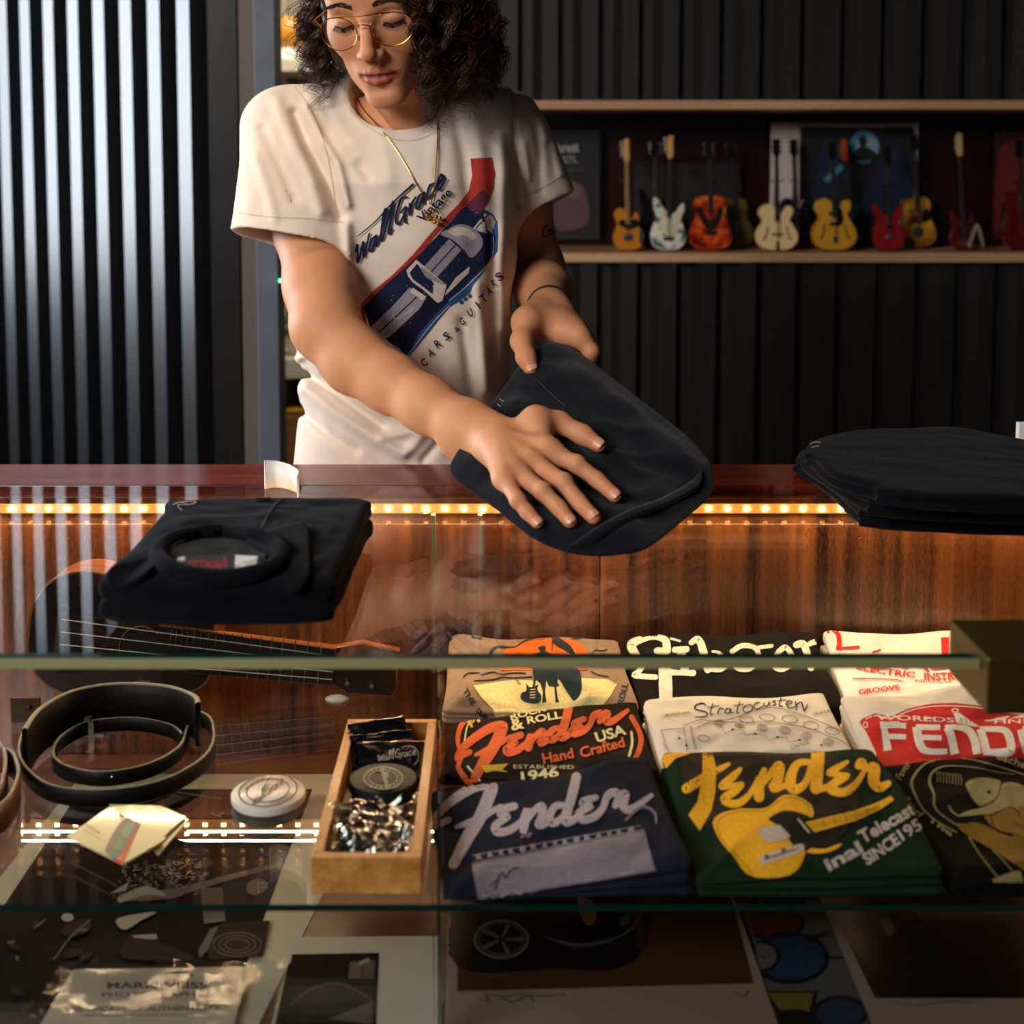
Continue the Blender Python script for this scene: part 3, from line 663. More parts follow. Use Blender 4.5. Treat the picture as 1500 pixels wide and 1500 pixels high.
# ---------------------------------------------------------------- folded printed T-shirts on the glass shelf
def down(z): return lambda p: Vector((p.x, p.y, z))
def shirt(label, c4, m, seed, name='folded_t_shirt', grp='folded T-shirts on the glass shelf', z=ZS + .0008, **k):
    c = sum((Vector(v) for v in c4), Vector()) / 4
    t = thing(name, label, 't-shirt', (c.x, c.y, ZS), grp)
    o = slab('folded_cloth', rrect(c4, .07), down(z), m, t, seed=seed, **dict(k, wr=k.get('wr', .003) * 2.3, wsc=12, wav=.009)); return t, o
def C4(tl, tr, br, bl, yb, yf, zb_=None):
    """photo corners with the y of the back and front edges"""
    return [ony(*tl, yb), ony(*tr, yb), ony(*br, yf), ony(*bl, yf)]
NAVY = cloth('navy_cotton', '1b1f2c'); GREEN = cloth('green_cotton', '182a1c'); BLKT = cloth('black_cotton', '0c0b0a'); DBR = cloth('charcoal_brown_cotton', '2a221c')
WHT = cloth('white_cotton', 'ece6db', var=.03); TAUPE = cloth('taupe_cotton', '9b8470', var=.12); GREYT = cloth('light_grey_cotton', 'c9c4b8', var=.05); GBK = cloth('black_cotton_b', '211e1a'); OFFW = cloth('off_white_cotton', 'e2d9c8', var=.03)
def cm(n, c): return mat('ink_' + n, c, .85, spec=.15, var=.12, vscale=300)
# -- back row
t, o = shirt('taupe folded T-shirt printed with an orange sun and surfer, back left of the nine', C4((662, 932), (904, 930), (935, 1041), (646, 1041), 1.672, 1.512), TAUPE, 1, wr=.0034, puff=.003)
d = Decal(bvh_of(o), 630, 910, 4.5454, 4); OR = cm('orange', 'e8702a'); DN = cm('dark_navy', '20303c'); CRM = cm('cream', 'efe0a0')
d.poly([(470, 240), (500, 195), (560, 160), (640, 130), (740, 112), (850, 112), (950, 125), (1010, 155), (1045, 200), (1050, 240), (1050, 330), (470, 330)], OR)
d.poly([(285, 430), (560, 392), (760, 400), (1000, 380), (1180, 390), (1245, 420), (1200, 500), (1130, 585), (1110, 700), (450, 700), (420, 590), (340, 510)], CRM)
for p in ([(220, 380), (250, 350), (330, 345)], [(290, 400), (420, 390), (480, 375), (560, 380), (680, 370)], [(340, 360), (420, 340), (470, 355), (560, 345), (640, 350)], [(1070, 335), (1120, 360), (1190, 372)], [(1070, 230), (1100, 195), (1140, 200), (1180, 190)]): d.stroke(p, 7, DN)
d.stroke([(390, 240), (440, 175), (560, 175), (640, 130), (760, 118)], [26, 18, 10, 14, 8], DN); d.stroke([(940, 120), (1070, 108)], 8, DN, smooth=False); d.stroke([(280, 108), (340, 118)], 12, DN, smooth=False)
d.poly([(715, 178), (745, 165), (775, 172), (768, 200), (790, 212), (838, 235), (850, 330), (850, 410), (862, 430), (840, 440), (850, 520), (862, 540), (835, 545), (828, 440), (790, 435), (775, 400), (770, 440), (765, 470), (775, 540), (745, 545), (750, 470), (735, 420), (690, 380), (680, 300), (675, 230), (735, 205)], DN)
d.poly([(640, 415), (655, 440), (690, 440), (720, 425), (715, 460), (740, 500), (725, 545), (650, 545), (605, 520), (610, 480), (640, 465)], DN, True); d.stroke([(690, 440), (705, 340)], 16, DN, smooth=False)
for i in range(4): d.stroke([(665, 460 + i * 18), (700, 456 + i * 18)], 5, CRM, smooth=False)
d.poly([(840, 330), (920, 300), (990, 330), (1008, 400), (1005, 480), (960, 530), (930, 500), (880, 420)], DN, True)
d.poly([(820, 150), (830, 110), (880, 125), (940, 175), (970, 235), (940, 225), (880, 190)], DN, True); d.stroke([(815, 110), (812, 205)], 7, DN, smooth=False)
d.text('THE', DN, (215, 465), (280, 565), 34, bold=.02); d.text('SURF', DN, (300, 600), (390, 690), 34, bold=.02); d.text('ROLL', DN, (1285, 560), (1320, 420), 40, bold=.02)
d.build('printed_design', t)
t, o = shirt('black folded T-shirt with big distressed cream lettering, back centre of the nine', C4((912, 932), (1190, 920), (1238, 1041), (939, 1041), 1.672, 1.512), GBK, 2, wr=.0034)
d = Decal(bvh_of(o), 900, 900, 4.1667, 4); CW = cm('distressed_cream', 'eae4cf')
d.stroke([(320, 215), (310, 160), (240, 140), (150, 160), (105, 190), (130, 245), (175, 300), (150, 350), (125, 375), (250, 385)], [52, 46, 32, 46, 56, 46, 38, 32, 34, 34], CW)
d.stroke([(260, 225), (325, 225)], 40, CW, smooth=False); d.stroke([(300, 225), (310, 380), (315, 535)], [46, 80, 80], CW, caps=False); d.stroke([(340, 355), (420, 360), (480, 360)], [40, 30, 40], CW)
d.stroke([(370, 220), (440, 215)], 40, CW, smooth=False); d.stroke([(405, 225), (430, 340)], 52, CW, smooth=False); d.stroke([(345, 150), (400, 165)], 14, CW, smooth=False)
d.stroke([(470, 175), (510, 155), (540, 220), (570, 340)], [34, 42, 48, 46], CW); d.stroke([(560, 330), (640, 340), (680, 300), (640, 240), (600, 230)], [30, 34, 36, 22, 16], CW)
d.stroke([(720, 230), (780, 195), (860, 210), (880, 280), (820, 335), (750, 330), (730, 280)], [32, 32, 30, 34, 34, 34, 30], CW); d.stroke([(860, 210), (960, 195)], 24, CW, smooth=False)
d.stroke([(1000, 235), (1040, 205), (1075, 240), (1085, 300), (1020, 340), (970, 310), (990, 250)], 34, CW)
d.stroke([(1110, 190), (1150, 185), (1175, 240), (1200, 330)], [42, 46, 42, 42], CW); d.stroke([(1160, 200), (1230, 170), (1290, 190), (1340, 240), (1385, 340)], [24, 38, 46, 46, 46], CW)
d.build('printed_design', t)
t, o = shirt('white folded T-shirt with red lettering reading ELECTRIC INSTRUMENT, back right of the nine', C4((1204, 924), (1475, 922), (1540, 1041), (1243, 1041), 1.672, 1.512), WHT, 3, wr=.003)
d = Decal(bvh_of(o), 1190, 900, 4.8387, 4); RED = cm('red', 'd8332c')
d.stroke([(110, 130), (150, 118), (185, 150), (190, 220), (180, 245), (250, 240), (325, 235)], [14, 22, 34, 34, 24, 22, 26], RED); d.stroke([(430, 270), (480, 255)], 14, RED)
d.stroke([(940, 165), (940, 280), (930, 330)], [55, 50, 30], RED, caps=False); d.stroke([(1130, 250), (1190, 225)], [10, 22], RED)
for p, w_ in (([(450, 350), (520, 340), (500, 375), (430, 385), (540, 370)], 22), ([(560, 340), (620, 345), (660, 380), (700, 345)], 24), ([(740, 350), (780, 370), (820, 405)], 18), ([(840, 345), (860, 385), (1000, 365), (980, 345)], 22), ([(1090, 345), (1150, 345), (1120, 372)], 20)): d.stroke(p, w_, RED)
d.text('ELECTRIC', RED, (315, 390), (725, 450), 40, arc=-.2, bold=.02); d.text('INSTRUMENT', RED, (795, 468), (1275, 415), 52, arc=-.4, bold=.02)
d.stroke([(285, 458), (450, 458), (600, 468), (650, 478)], [7, 6, 6, 3], RED); d.stroke([(1055, 470), (1150, 474), (1235, 484)], [4, 8, 4], RED); d.text('MFG', RED, (730, 485), (860, 487), 20); d.text('CO', RED, (890, 492), (985, 488), 34)
d.text('GROOVE', RED, (330, 572), (620, 535), 34, bold=.02); d.build('printed_design', t)
# -- middle row
t, o = shirt('charcoal brown folded T-shirt with orange script and USA lettering, middle left of the nine', C4((664, 1055), (930, 1030), (966, 1131), (644, 1135), 1.50, 1.354), DBR, 4, wr=.003)
d = Decal(bvh_of(o), 630, 910, 4.5454, 4); ORG = cm('rust_orange', 'cf6136'); YL = cm('yellow', 'd8b03a'); PAL = cm('pale_yellow', 'd8d09a')
def fender(d, m, M, s=1.0, swash=True):
    """the slanted script word; M maps unit script coords (x 0..100, y 0..40 down) to the crop"""
    def S(p, w): d.stroke([M(x, y) for x, y in p], [q * s for q in (w if isinstance(w, list) else [w] * len(p))], m)
    S([(2, 22), (8, 12), (22, 1), (31, 0), (30, 6), (26, 18), (20, 30), (13, 46)], [4, 5.5, 6.5, 7, 8, 8, 8, 6]) # F
    S([(2, 24), (10, 20)], 4); S([(14, 24), (24, 20), (36, 12)], [2.5, 5, 3])
    S([(43, 12), (37, 14), (36, 17), (40, 18), (34, 23), (35, 27), (41, 26), (47, 21)], [5, 5, 4, 4, 5, 5.5, 5, 4])
    S([(47, 22), (50, 14), (48, 26)], [4, 5.5, 5]); S([(48, 24), (53, 15), (57, 12), (57, 18), (56, 23), (61, 21)], [3, 4, 5, 5, 5.5, 4])
    S([(70, 12), (64, 12), (61, 18), (63, 22), (68, 18), (71, 12)], [4, 4.5, 5, 5, 4, 4]); S([(74, -5), (72, 6), (69, 20), (73, 20), (77, 16)], [6, 6, 6, 5, 3])
    S([(84, 7), (78, 9), (78, 12), (82, 12), (76, 16), (78, 20), (84, 18), (88, 13)], [4, 4.5, 4, 4, 5, 5, 5, 4])
    S([(88, 13), (90, 6), (94, 4), (95, 7), (94, 12)], [4, 5, 5, 4, 4]); S([(95, 6), (99, 5), (98, 12), (102, 14), (112, 6)] if swash else [(95, 6), (99, 5), (98, 12), (102, 14), (106, 12)], [4, 5, 5.5, 5, 3])
def M_aff(x0, y0, x1, y1, vy=None):
    dx, dy = (x1 - x0) / 100, (y1 - y0) / 100; k = vy or (x1 - x0) / 100
    return lambda x, y: (x0 + dx * x, y0 + dy * x + k * y)
d.stroke([(1340, 640), (1400, 760), (1395, 850), (1345, 960)], 34, ORG); d.stroke([(310, 640), (220, 680), (185, 790), (210, 900), (190, 980), (260, 1080)], [20, 34, 30, 24, 34, 40], ORG)
d.stroke([(1340, 740), (1345, 820), (1325, 900)], 16, PAL); d.stroke([(300, 645), (250, 700), (228, 820)], 10, PAL); d.stroke([(250, 970), (330, 1060)], 14, PAL)
fender(d, ORG, lambda x, y: (480 + 10.3 * (x - 31), 700 - 1.75 * (x - 31) + 6.93 * y), 9.6)
d.text('PRE', YL, (275, 715), (420, 610), 48, bold=.03); d.text('LEGEND', PAL, (465, 640), (790, 560), 26, bold=.02); d.text('ROCK', PAL, (540, 665), (780, 600), 40, bold=.03); d.text('&', PAL, (545, 735), (630, 715), 70, bold=.03); d.text('ROLL', PAL, (650, 690), (880, 650), 46, bold=.03)
d.text('USA', PAL, (1110, 815), (1310, 755), 66, bold=.03); d.text('Hand', ORG, (755, 955), (960, 915), 66, bold=.02); d.text('Crafted', ORG, (1010, 915), (1300, 840), 66, bold=.02)
d.text('ESTABLISHED', PAL, (555, 985), (960, 990), 24); d.text('1946', PAL, (610, 1075), (860, 1040), 66, bold=.03); d.poly([(340, 970), (440, 960), (520, 955), (480, 990), (520, 1010), (430, 1000), (370, 1010)], YL)
d.build('printed_design', t)
t, o = shirt('off-white folded T-shirt with black Stratocaster line drawing, middle centre of the nine', C4((942, 1028), (1206, 1014), (1266, 1129), (971, 1131), 1.50, 1.354), OFFW, 5, wr=.0028, layers=4)
d = Decal(bvh_of(o), 900, 900, 4.1667, 3.5); K = cm('line_black', '1c1a18'); GK = cm('line_grey', '6a645a')
def ST(p, w): d.stroke(p, w, K)
ST([(560, 560), (540, 545), (500, 555), (495, 580), (560, 600), (555, 625), (490, 628)], [6, 8, 8, 8, 8, 7, 4]); ST([(600, 545), (585, 610), (605, 612)], 6); ST([(570, 570), (640, 560)], 5); ST([(630, 610), (640, 580), (665, 578)], 7)
ST([(705, 578), (680, 580), (675, 602), (700, 605), (708, 578), (712, 602), (730, 600)], 6); ST([(765, 535), (745, 600), (765, 602)], 6); ST([(730, 560), (790, 550)], 5); ST([(810, 555), (785, 575), (795, 600), (835, 590), (840, 560), (812, 555)], 6)
ST([(890, 540), (860, 545), (850, 570), (870, 580), (905, 565)], 6); ST([(915, 540), (910, 560), (935, 562), (945, 535), (948, 558)], 6); ST([(985, 530), (965, 535), (985, 550), (965, 560)], 6); ST([(1020, 505), (1005, 560), (1025, 562)], 6); ST([(995, 530), (1050, 525)], 5)
ST([(1050, 555), (1085, 540), (1065, 530), (1048, 550), (1070, 575), (1100, 565)], 6); ST([(1105, 535), (1110, 585)], 7); ST([(1110, 555), (1140, 540), (1150, 570), (1160, 590), (1180, 550)], [6, 8, 8, 8, 5])
d.text('ORIGINAL', GK, (285, 630), (470, 605), 14); d.text('GUITAR', GK, (1215, 620), (1335, 598), 18)
for x, y, a, b in ((805, 645, 44, 20), (932, 632, 46, 22), (1070, 642, 46, 22), (1200, 682, 46, 24), (1330, 715, 44, 22), (545, 760, 34, 18)): d.ring((x, y), a, b, 4, GK, rot=8)
for x, y, a in ((640, 668, 30), (765, 685, 30), (902, 698, 32), (1040, 714, 34), (1170, 747, 32), (1305, 784, 32)):
    for q in (1, .68, .36): d.ring((x, y), a * q, a * q * .72 if x != 765 else a * q * .4, 3, GK, rot=10)
for p in ([(430, 680), (520, 650), (600, 655), (720, 640), (860, 590), (980, 575), (1120, 610), (1280, 670), (1420, 740)], [(500, 700), (600, 660), (760, 665), (980, 665), (1180, 700), (1300, 745), (1390, 780), (1430, 815)]): d.stroke(p, 4, GK)
for p in ([(285, 712), (420, 700)], [(285, 712), (330, 840)], [(420, 680), (445, 840)], [(460, 690), (490, 830)], [(470, 690), (500, 830)], [(295, 790), (330, 835)], [(655, 690), (672, 732), (725, 712), (785, 712), (795, 742), (860, 736), (920, 745), (940, 775), (1000, 755), (1050, 758), (1065, 785), (1130, 772)]): d.stroke(p, 3.5, GK, smooth=False)
for x, y in ((395, 762), (440, 806), (722, 710), (858, 735), (995, 755), (1130, 772), (1440, 768), (1262, 805)): d.ell((x, y), 9, 7, K, n=8)
d.text('CONTOUR', K, (1080, 830), (1190, 795), 18); d.build('printed_design', t)
t, o = shirt('light grey folded T-shirt with a red panel and block letters, middle right of the nine', C4((1228, 1022), (1530, 992), (1600, 1128), (1277, 1131), 1.50, 1.354), GREYT, 6, wr=.0028, layers=4)
d = Decal(bvh_of(o), 1190, 900, 4.8387, 4); RD = cm('deep_red', 'b3241f'); LG = cm('pale_grey', 'cfcac4')
d.poly([(335, 770), (350, 745), (440, 705), (560, 725), (680, 670), (850, 635), (1020, 630), (1180, 650), (1330, 700), (1500, 720), (1700, 700), (1700, 1100), (470, 1100), (450, 980), (380, 830)], RD)
d.stroke([(380, 745), (450, 720), (560, 740), (690, 685), (850, 655), (1010, 652), (1180, 665), (1290, 695)], 7, LG); d.ring((378, 785), 14, 20, 6, LG)
d.text('WORLDS', LG, (455, 750), (1005, 770), 34, arc=.1, bold=.01); d.text('FINEST', LG, (1290, 778), (1700, 770), 30, bold=.01)
d.poly([(700, 720), (780, 738), (830, 730), (880, 745), (960, 752), (830, 742), (810, 745)], LG); d.poly([(1210, 755), (1290, 745), (1310, 735), (1400, 722), (1350, 760), (1330, 750), (1260, 762)], LG); d.poly([(1400, 740), (1500, 715), (1500, 735)], LG)
d.ring((1012, 684), 22, 12, 8, LG); d.poly([(1000, 705), (1040, 700), (1090, 735), (1185, 800), (1140, 800), (1060, 780), (1020, 770)], LG)
for x in (1050, 1080, 1110): d.stroke([(x, 735), (x + 14, 775)], 5, RD, smooth=False)
W = 58
d.stroke([(535, 970), (505, 780), (665, 795)], [W, W, 40], LG, smooth=False, caps=False); d.stroke([(480, 790), (620, 785)], 46, LG, smooth=False, caps=False); d.stroke([(520, 868), (665, 872)], 38, LG, smooth=False, caps=False)
d.stroke([(905, 805), (735, 803)], 40, LG, smooth=False, caps=False); d.stroke([(735, 800), (770, 940), (830, 975), (955, 975)], [W, W, 46, 40], LG, caps=False); d.stroke([(760, 875), (915, 880)], 36, LG, smooth=False, caps=False)
d.stroke([(1010, 995), (980, 860), (955, 805)], W, LG, caps=False); d.stroke([(940, 805), (1040, 805), (1110, 830), (1150, 900), (1170, 995)], [36, 40, 52, W, W], LG, caps=False)
d.stroke([(1240, 995), (1215, 900), (1190, 815)], W, LG, smooth=False, caps=False); d.stroke([(1185, 818), (1330, 820), (1385, 850), (1410, 940), (1380, 980), (1230, 980)], [40, 42, W, W, W, 40], LG, caps=False)
d.stroke([(1640, 815), (1490, 815)], 40, LG, smooth=False, caps=False); d.stroke([(1480, 820), (1520, 985)], W, LG, smooth=False, caps=False)
d.build('printed_design', t)
# -- front row
t, o = shirt('navy folded T-shirt with faded script over an amplifier print, front left of the nine', C4((632, 1160), (950, 1106), (1015, 1262), (652, 1318), 1.345, 1.142), NAVY, 7, wr=.0036)
d = Decal(bvh_of(o), 620, 1080, 3.6585, 4.5); LV = cm('faded_lilac', '9a9098'); GV = cm('grille_grey', '6d6570')
def Mn(x, y): return (365 + 10.6 * (x - 31) - .3 * y, 262 + 9.2 * y)
fender(d, LV, Mn, 8.6)
d.poly([(262, 690), (1185, 505), (1245, 715), (295, 880)], GV)
for i in range(22):
    q = i / 22; a_ = (262 + 33 * q, 690 + 190 * q); b_ = (1185 + 60 * q, 505 + 210 * q); d.stroke([a_, b_], 2.4, LV, smooth=False, caps=False)
d.stroke([(262, 640), (1165, 480)], 3, LV, smooth=False); d.stroke([(268, 680), (1180, 500)], 3, LV, smooth=False)
for i in range(15): x = 290 + i * 58; y = 645 - i * 10.3; d.text('RAXK8'[i % 5], LV, (x, y + 18), (x + 30, y + 12), 26, bold=.02)
d.stroke([(525, 545), (580, 520), (560, 545)], 9, GV); d.stroke([(1085, 450), (1170, 380), (1240, 410), (1250, 470)], [12, 16, 16, 8], GV)
d.stroke([(360, 800), (400, 770), (380, 830), (420, 730), (440, 760), (470, 720), (510, 705)], 6, cm('ink', '231f24')); d.build('printed_design', t)
t, o = shirt('dark green folded T-shirt with yellow script and yellow guitar, front centre of the nine', C4((968, 1106), (1276, 1094), (1385, 1272), (1022, 1292), 1.345, 1.142), GREEN, 8, wr=.003)
d = Decal(bvh_of(o), 950, 1080, 3.4884, 4.5); YW = cm('gold_yellow', 'e0a51f'); BKP = cm('soft_black', '1d1a12'); WP = cm('bone', 'b8ada0')
d.poly([(165, 140), (200, 95), (330, 55), (560, 58), (800, 55), (960, 100), (1050, 200), (1080, 300), (1040, 430), (960, 520), (760, 560), (480, 500), (300, 460), (210, 330)], BKP, True)
d.poly([(60, 95), (150, 78), (275, 65), (200, 90), (140, 110), (92, 160)], YW); d.poly([(275, 58), (325, 56), (345, 160), (342, 280), (320, 380), (262, 480), (205, 400), (250, 330), (275, 200)], YW)
d.stroke([(195, 265), (300, 200), (410, 140)], [50, 46, 20], YW)
def Y_(p, w_): d.stroke(p, w_, YW)
Y_([(470, 165), (430, 205), (375, 250), (400, 255), (480, 240), (440, 280), (390, 310), (400, 335), (460, 340), (520, 290), (560, 210)], [20, 40, 36, 30, 22, 40, 40, 40, 40, 30, 20])
Y_([(590, 170), (565, 250), (565, 310)], [30, 50, 52]); Y_([(580, 250), (640, 170), (670, 150), (660, 220), (640, 262), (700, 250)], [24, 40, 50, 52, 50, 30])
Y_([(820, 130), (760, 140), (725, 220), (745, 270), (800, 240), (830, 150)], [30, 40, 56, 52, 36, 26]); Y_([(868, 58), (862, 160), (855, 265)], [70, 66, 60]); Y_([(860, 270), (920, 255), (960, 215)], [40, 30, 20])
Y_([(1015, 130), (950, 170), (925, 190), (1020, 200), (950, 240), (930, 270), (1000, 285), (1060, 240), (1100, 180)], [22, 38, 30, 24, 44, 46, 44, 34, 24]); Y_([(1075, 150), (1090, 130), (1110, 170)], [44, 44, 28]); Y_([(1100, 170), (1150, 160), (1150, 230), (1180, 260), (1225, 240)], [24, 60, 60, 50, 34])
d.poly([(330, 440), (370, 395), (470, 370), (600, 365), (680, 305), (760, 305), (830, 350), (840, 410), (780, 430), (830, 520), (800, 600), (760, 680), (680, 712), (520, 710), (440, 620), (360, 520)], YW, True)
d.poly([(800, 570), (900, 575), (985, 545), (960, 575), (880, 598), (800, 592)], YW, True)
d.stroke([(350, 450), (380, 410), (480, 382), (600, 378), (690, 318), (760, 318), (812, 350), (825, 390)], 3, BKP); d.stroke([(350, 450), (380, 530), (460, 620), (530, 700)], 3, BKP)
d.poly([(615, 420), (690, 380), (770, 390), (850, 430), (870, 500), (990, 535), (940, 560), (850, 560), (800, 590), (740, 560), (700, 500), (650, 450)], BKP, True)
d.poly([(800, 440), (1050, 380), (1140, 350), (1240, 305), (1255, 325), (1190, 370), (1060, 430), (850, 490)], YW)
for i in range(4): d.stroke([(815, 450 + i * 9), (1060, 392 + i * 9), (1180, 350 + i * 5)], 2, BKP, smooth=False)
for i in range(5): d.stroke([(890 + i * 55, 418 - i * 13), (905 + i * 55, 465 - i * 13)], 2.4, BKP, smooth=False)
d.stroke([(765, 425), (820, 490)], 10, WP, smooth=False)
d.poly([(550, 490), (580, 470), (670, 452), (725, 510), (700, 530), (610, 545)], WP); d.stroke([(590, 630), (775, 572)], 46, WP, smooth=False); d.stroke([(600, 625), (765, 575)], 6, BKP, smooth=False)
for p in ((605, 617), (690, 585)): d.ell(p, 13, 13, cm('mid_grey', '5a5148'))
d.text('inal', WP, (920, 690), (1100, 590), 64, bold=.03); d.text('Telecaster', WP, (1095, 550), (1440, 350), 66, bold=.03); d.text('SINCE', WP, (1120, 660), (1290, 545), 60, bold=.03); d.text('195', WP, (1300, 535), (1400, 470), 60, bold=.02)
d.build('printed_design', t)
t, o = shirt('black folded T-shirt with a pale drawing inside an oval outline, front right of the nine', C4((1288, 1116), (1560, 1104), (1640, 1290), (1395, 1298), 1.345, 1.142), BLKT, 9, wr=.003)
d = Decal(bvh_of(o), 1270, 1080, 6, 4.5); TN = cm('old_gold', '6f6339'); TN2 = cm('bone_gold', '80754b'); TN3 = cm('ochre', '70561b')
d.stroke([(790, 840), (640, 760), (500, 640), (430, 520), (390, 410), (430, 320), (520, 235), (680, 190), (850, 190), (1050, 230), (1250, 290), (1400, 340)], [10, 12, 14, 18, 24, 22, 14, 10, 8, 10, 10, 10], TN2)
d.stroke([(780, 770), (650, 680), (590, 600), (590, 510), (550, 400), (570, 320), (640, 270), (740, 255), (950, 270), (1150, 310), (1300, 330)], [10, 10, 14, 18, 26, 18, 16, 10, 8, 6, 4], TN2)
d.stroke([(720, 610), (750, 660), (815, 700)], [16, 14, 14], TN2); d.poly([(870, 430), (900, 385), (980, 360), (1080, 365), (1180, 400), (1150, 500), (1100, 580), (1000, 610), (930, 550)], TN2, True); d.ell((1072, 487), 20, 16, BLKT)
d.poly([(815, 700), (880, 655), (1000, 625), (1110, 580), (1160, 480), (1200, 410), (1300, 405), (1400, 450), (1500, 560), (1500, 700), (1200, 650), (1050, 680)], TN2, True)
d.poly([(1035, 710), (1060, 675), (1200, 650), (1300, 620), (1500, 640), (1500, 940), (1250, 850), (1120, 810)], TN3, True); d.poly([(780, 770), (860, 765), (960, 755), (1060, 790), (1200, 860), (1500, 960), (1500, 1230), (1300, 1120), (1100, 990), (900, 880)], TN3, True)
for p in ([(1180, 400), (1140, 540), (1000, 615)], [(1040, 690), (1100, 690), (1260, 620), (1340, 680)], [(1090, 690), (1110, 790), (1210, 850), (1290, 850), (1380, 890)], [(1300, 775), (1350, 780), (1400, 830)]): d.stroke(p, 9, BLKT)
d.stroke([(900, 890), (980, 1020), (1160, 1250)], [18, 10, 12], TN2); d.stroke([(1110, 1000), (1200, 1090), (1290, 1200)], [10, 8, 10], TN2); d.poly([(1100, 1255), (1150, 1235), (1300, 1180), (1350, 1180), (1370, 1270), (1110, 1275)], TN2)
for i in range(9): x = 610 + i * 27; d.ring((x - 20, 360 + i * 4), 30, 60, 8, TN, a0=-80, a1=40, n=8)
d.text('Favorite', TN2, (300, 385), (440, 190), 62, arc=.15, bold=.02); d.text("pop's", TN2, (490, 690), (280, 425), 62, arc=.15, bold=.02); d.text('Teacher', TN2, (1060, 170), (1440, 300), 60, bold=.02); d.text('The', TN2, (530, 730), (740, 880), 40, bold=.03); d.build('printed_design', t)
# ================================================================ left bay
def frame_at(o, ux, uy): return (Vector(o), Vector(ux).normalized(), Vector(uy).normalized(), Vector(ux).normalized().cross(Vector(uy).normalized()))
# -- small guitar standing on its side, leaning on the back panel
UY = 1.60
P0 = ony(92, 930, UY); P1 = ony(560, 982, UY)
ux = (P1 - P0).normalized(); uy = Vector((-ux.z, 0, ux.x)); uy = (uy + Vector((0, .03, 0))).normalized(); un = ux.cross(uy)
if un.y > 0: un = -un
pxm = UY / 1990.0
def U(x, y): return ((x - 92) * pxm / ux.x * .995, y * pxm)
uk = thing('small_acoustic_guitar', 'small dark brown acoustic guitar lying on its side at the back of the left bay', 'guitar', (P0.x, UY, ZS))
fr = (P0, ux, uy, un)
BODYD = mat('dark_walnut_top', '1b0f0a', .22, coat=.5, var=.25, vscale=40, stretch=(1, 8, 8)); SIDE = wood('uke_side', '3c1808', 'b06a30', 'x', 1.2)
top_ = [(-52, 0), (-48, 45), (-25, 80), (15, 98), (60, 96), (100, 72), (130, 62), (165, 72), (200, 70), (222, 48), (228, 0)]
out = top_ + [(x, -y * .92) for x, y in top_[-2:0:-1]]
out = [(x * pxm, y * pxm) for x, y in [(p.x, p.y) for p in spline(out, 5, True)]]
b_ = MB().prism(out, fr, -.058, 0, 0, 1, bev=.002).build('body', [BODYD, SIDE], uk)
o = MB().tube([P0 + ux * (q[0]) + uy * (q[1]) + un * .0004 for q in out[::2]], .0007, 6, closed=True).build('binding', mat('brown_binding', '6a4220', .4), uk)
sc_ = [(118 * pxm + math.cos(a * .2618) * .0235, -6 * pxm + math.sin(a * .2618) * .0235) for a in range(24)]
MB().prism(sc_, fr, .0002, .0008).build('sound_hole', mat('hole_black', '030202', .9), uk)
MB().tube([P0 + ux * (118 * pxm + math.cos(a * .2618) * .026) + uy * (-6 * pxm + math.sin(a * .2618) * .026) + un * .0006 for a in range(24)], .0009, 6, closed=True).build('rosette', mat('rosette_amber', '7a4a20', .4), uk)
MB().prism([(-9 * pxm, -42 * pxm), (6 * pxm, -42 * pxm), (6 * pxm, 40 * pxm), (-9 * pxm, 40 * pxm)], fr, .0003, .007, bev=.001).build('bridge', ROSE, uk)
nk0, nk1 = 205 * pxm, 408 * pxm; w0, w1 = .0275, .0225
MB().prism([(nk0 - .05, -w0), (nk1, -w1), (nk1, w1), (nk0 - .05, w0)], fr, .001, .008, 0, 1, bev=.0008).build('fretboard', [mat('dark_fretboard', '140c09', .35), SIDE], uk)
MB().prism([(nk0, -w0 * .8), (nk1, -w1 * .9), (nk1, w1 * .9), (nk0, w0 * .8)], fr, -.014, .001, bev=.004).build('neck', SIDE, uk)
hl_ = 90 * pxm
MB().prism([(nk1, -w1), (nk1 + .02, -w1 - .010), (nk1 + hl_, -w1 - .008), (nk1 + hl_ + .006, -w1 + .004), (nk1 + hl_ + .001, w1 - .004), (nk1 + hl_ + .004, w1 + .004), (nk1 + .03, w1 + .009), (nk1, w1)], fr, -.010, .002, 0, 1, bev=.0015).build('headstock', [BODYD, SIDE], uk)
fm = MB(); tot = nk1
for k in range(1, 19):
    q = nk1 - tot * .93 * (1 - 2 ** (-k / 12)) * 1.0
    if q > nk0 - .045: fm.prism([(q - .0006, -w0), (q + .0006, -w0), (q + .0006, w0), (q - .0006, w0)], fr, .008, .0092)
fm.build('frets', CHROME, uk, smooth=False)
SM = mat('string_steel', 'cfcac0', .3, metal=.6)
for i in range(4):
    y0 = (27 - 19 * i) * pxm; y1 = (i - 1.5) * -.0095
    MB().tube([P0 + uy * y0 + un * .009, P0 + ux * nk1 + uy * y1 + un * .0102], .0007, 6).build('string', SM, uk)
    a = P0 + ux * (nk1 + .018 + (i % 2) * .03) + uy * ((1 if i < 2 else -1) * .017) + un * .002
    g = MB().tube([a, a + un * .008], [.0035, .0028], 10).build('tuning_peg', CHROME, uk)
a = P0 + ux * (nk1 + .008) + uy * (-w1 - .018) + un * .001
MB().ball(a, .015, sc=(1, .4, .35)).build('tuning_knob', mat('pearl_knob', 'e6dcc8', .3), uk)

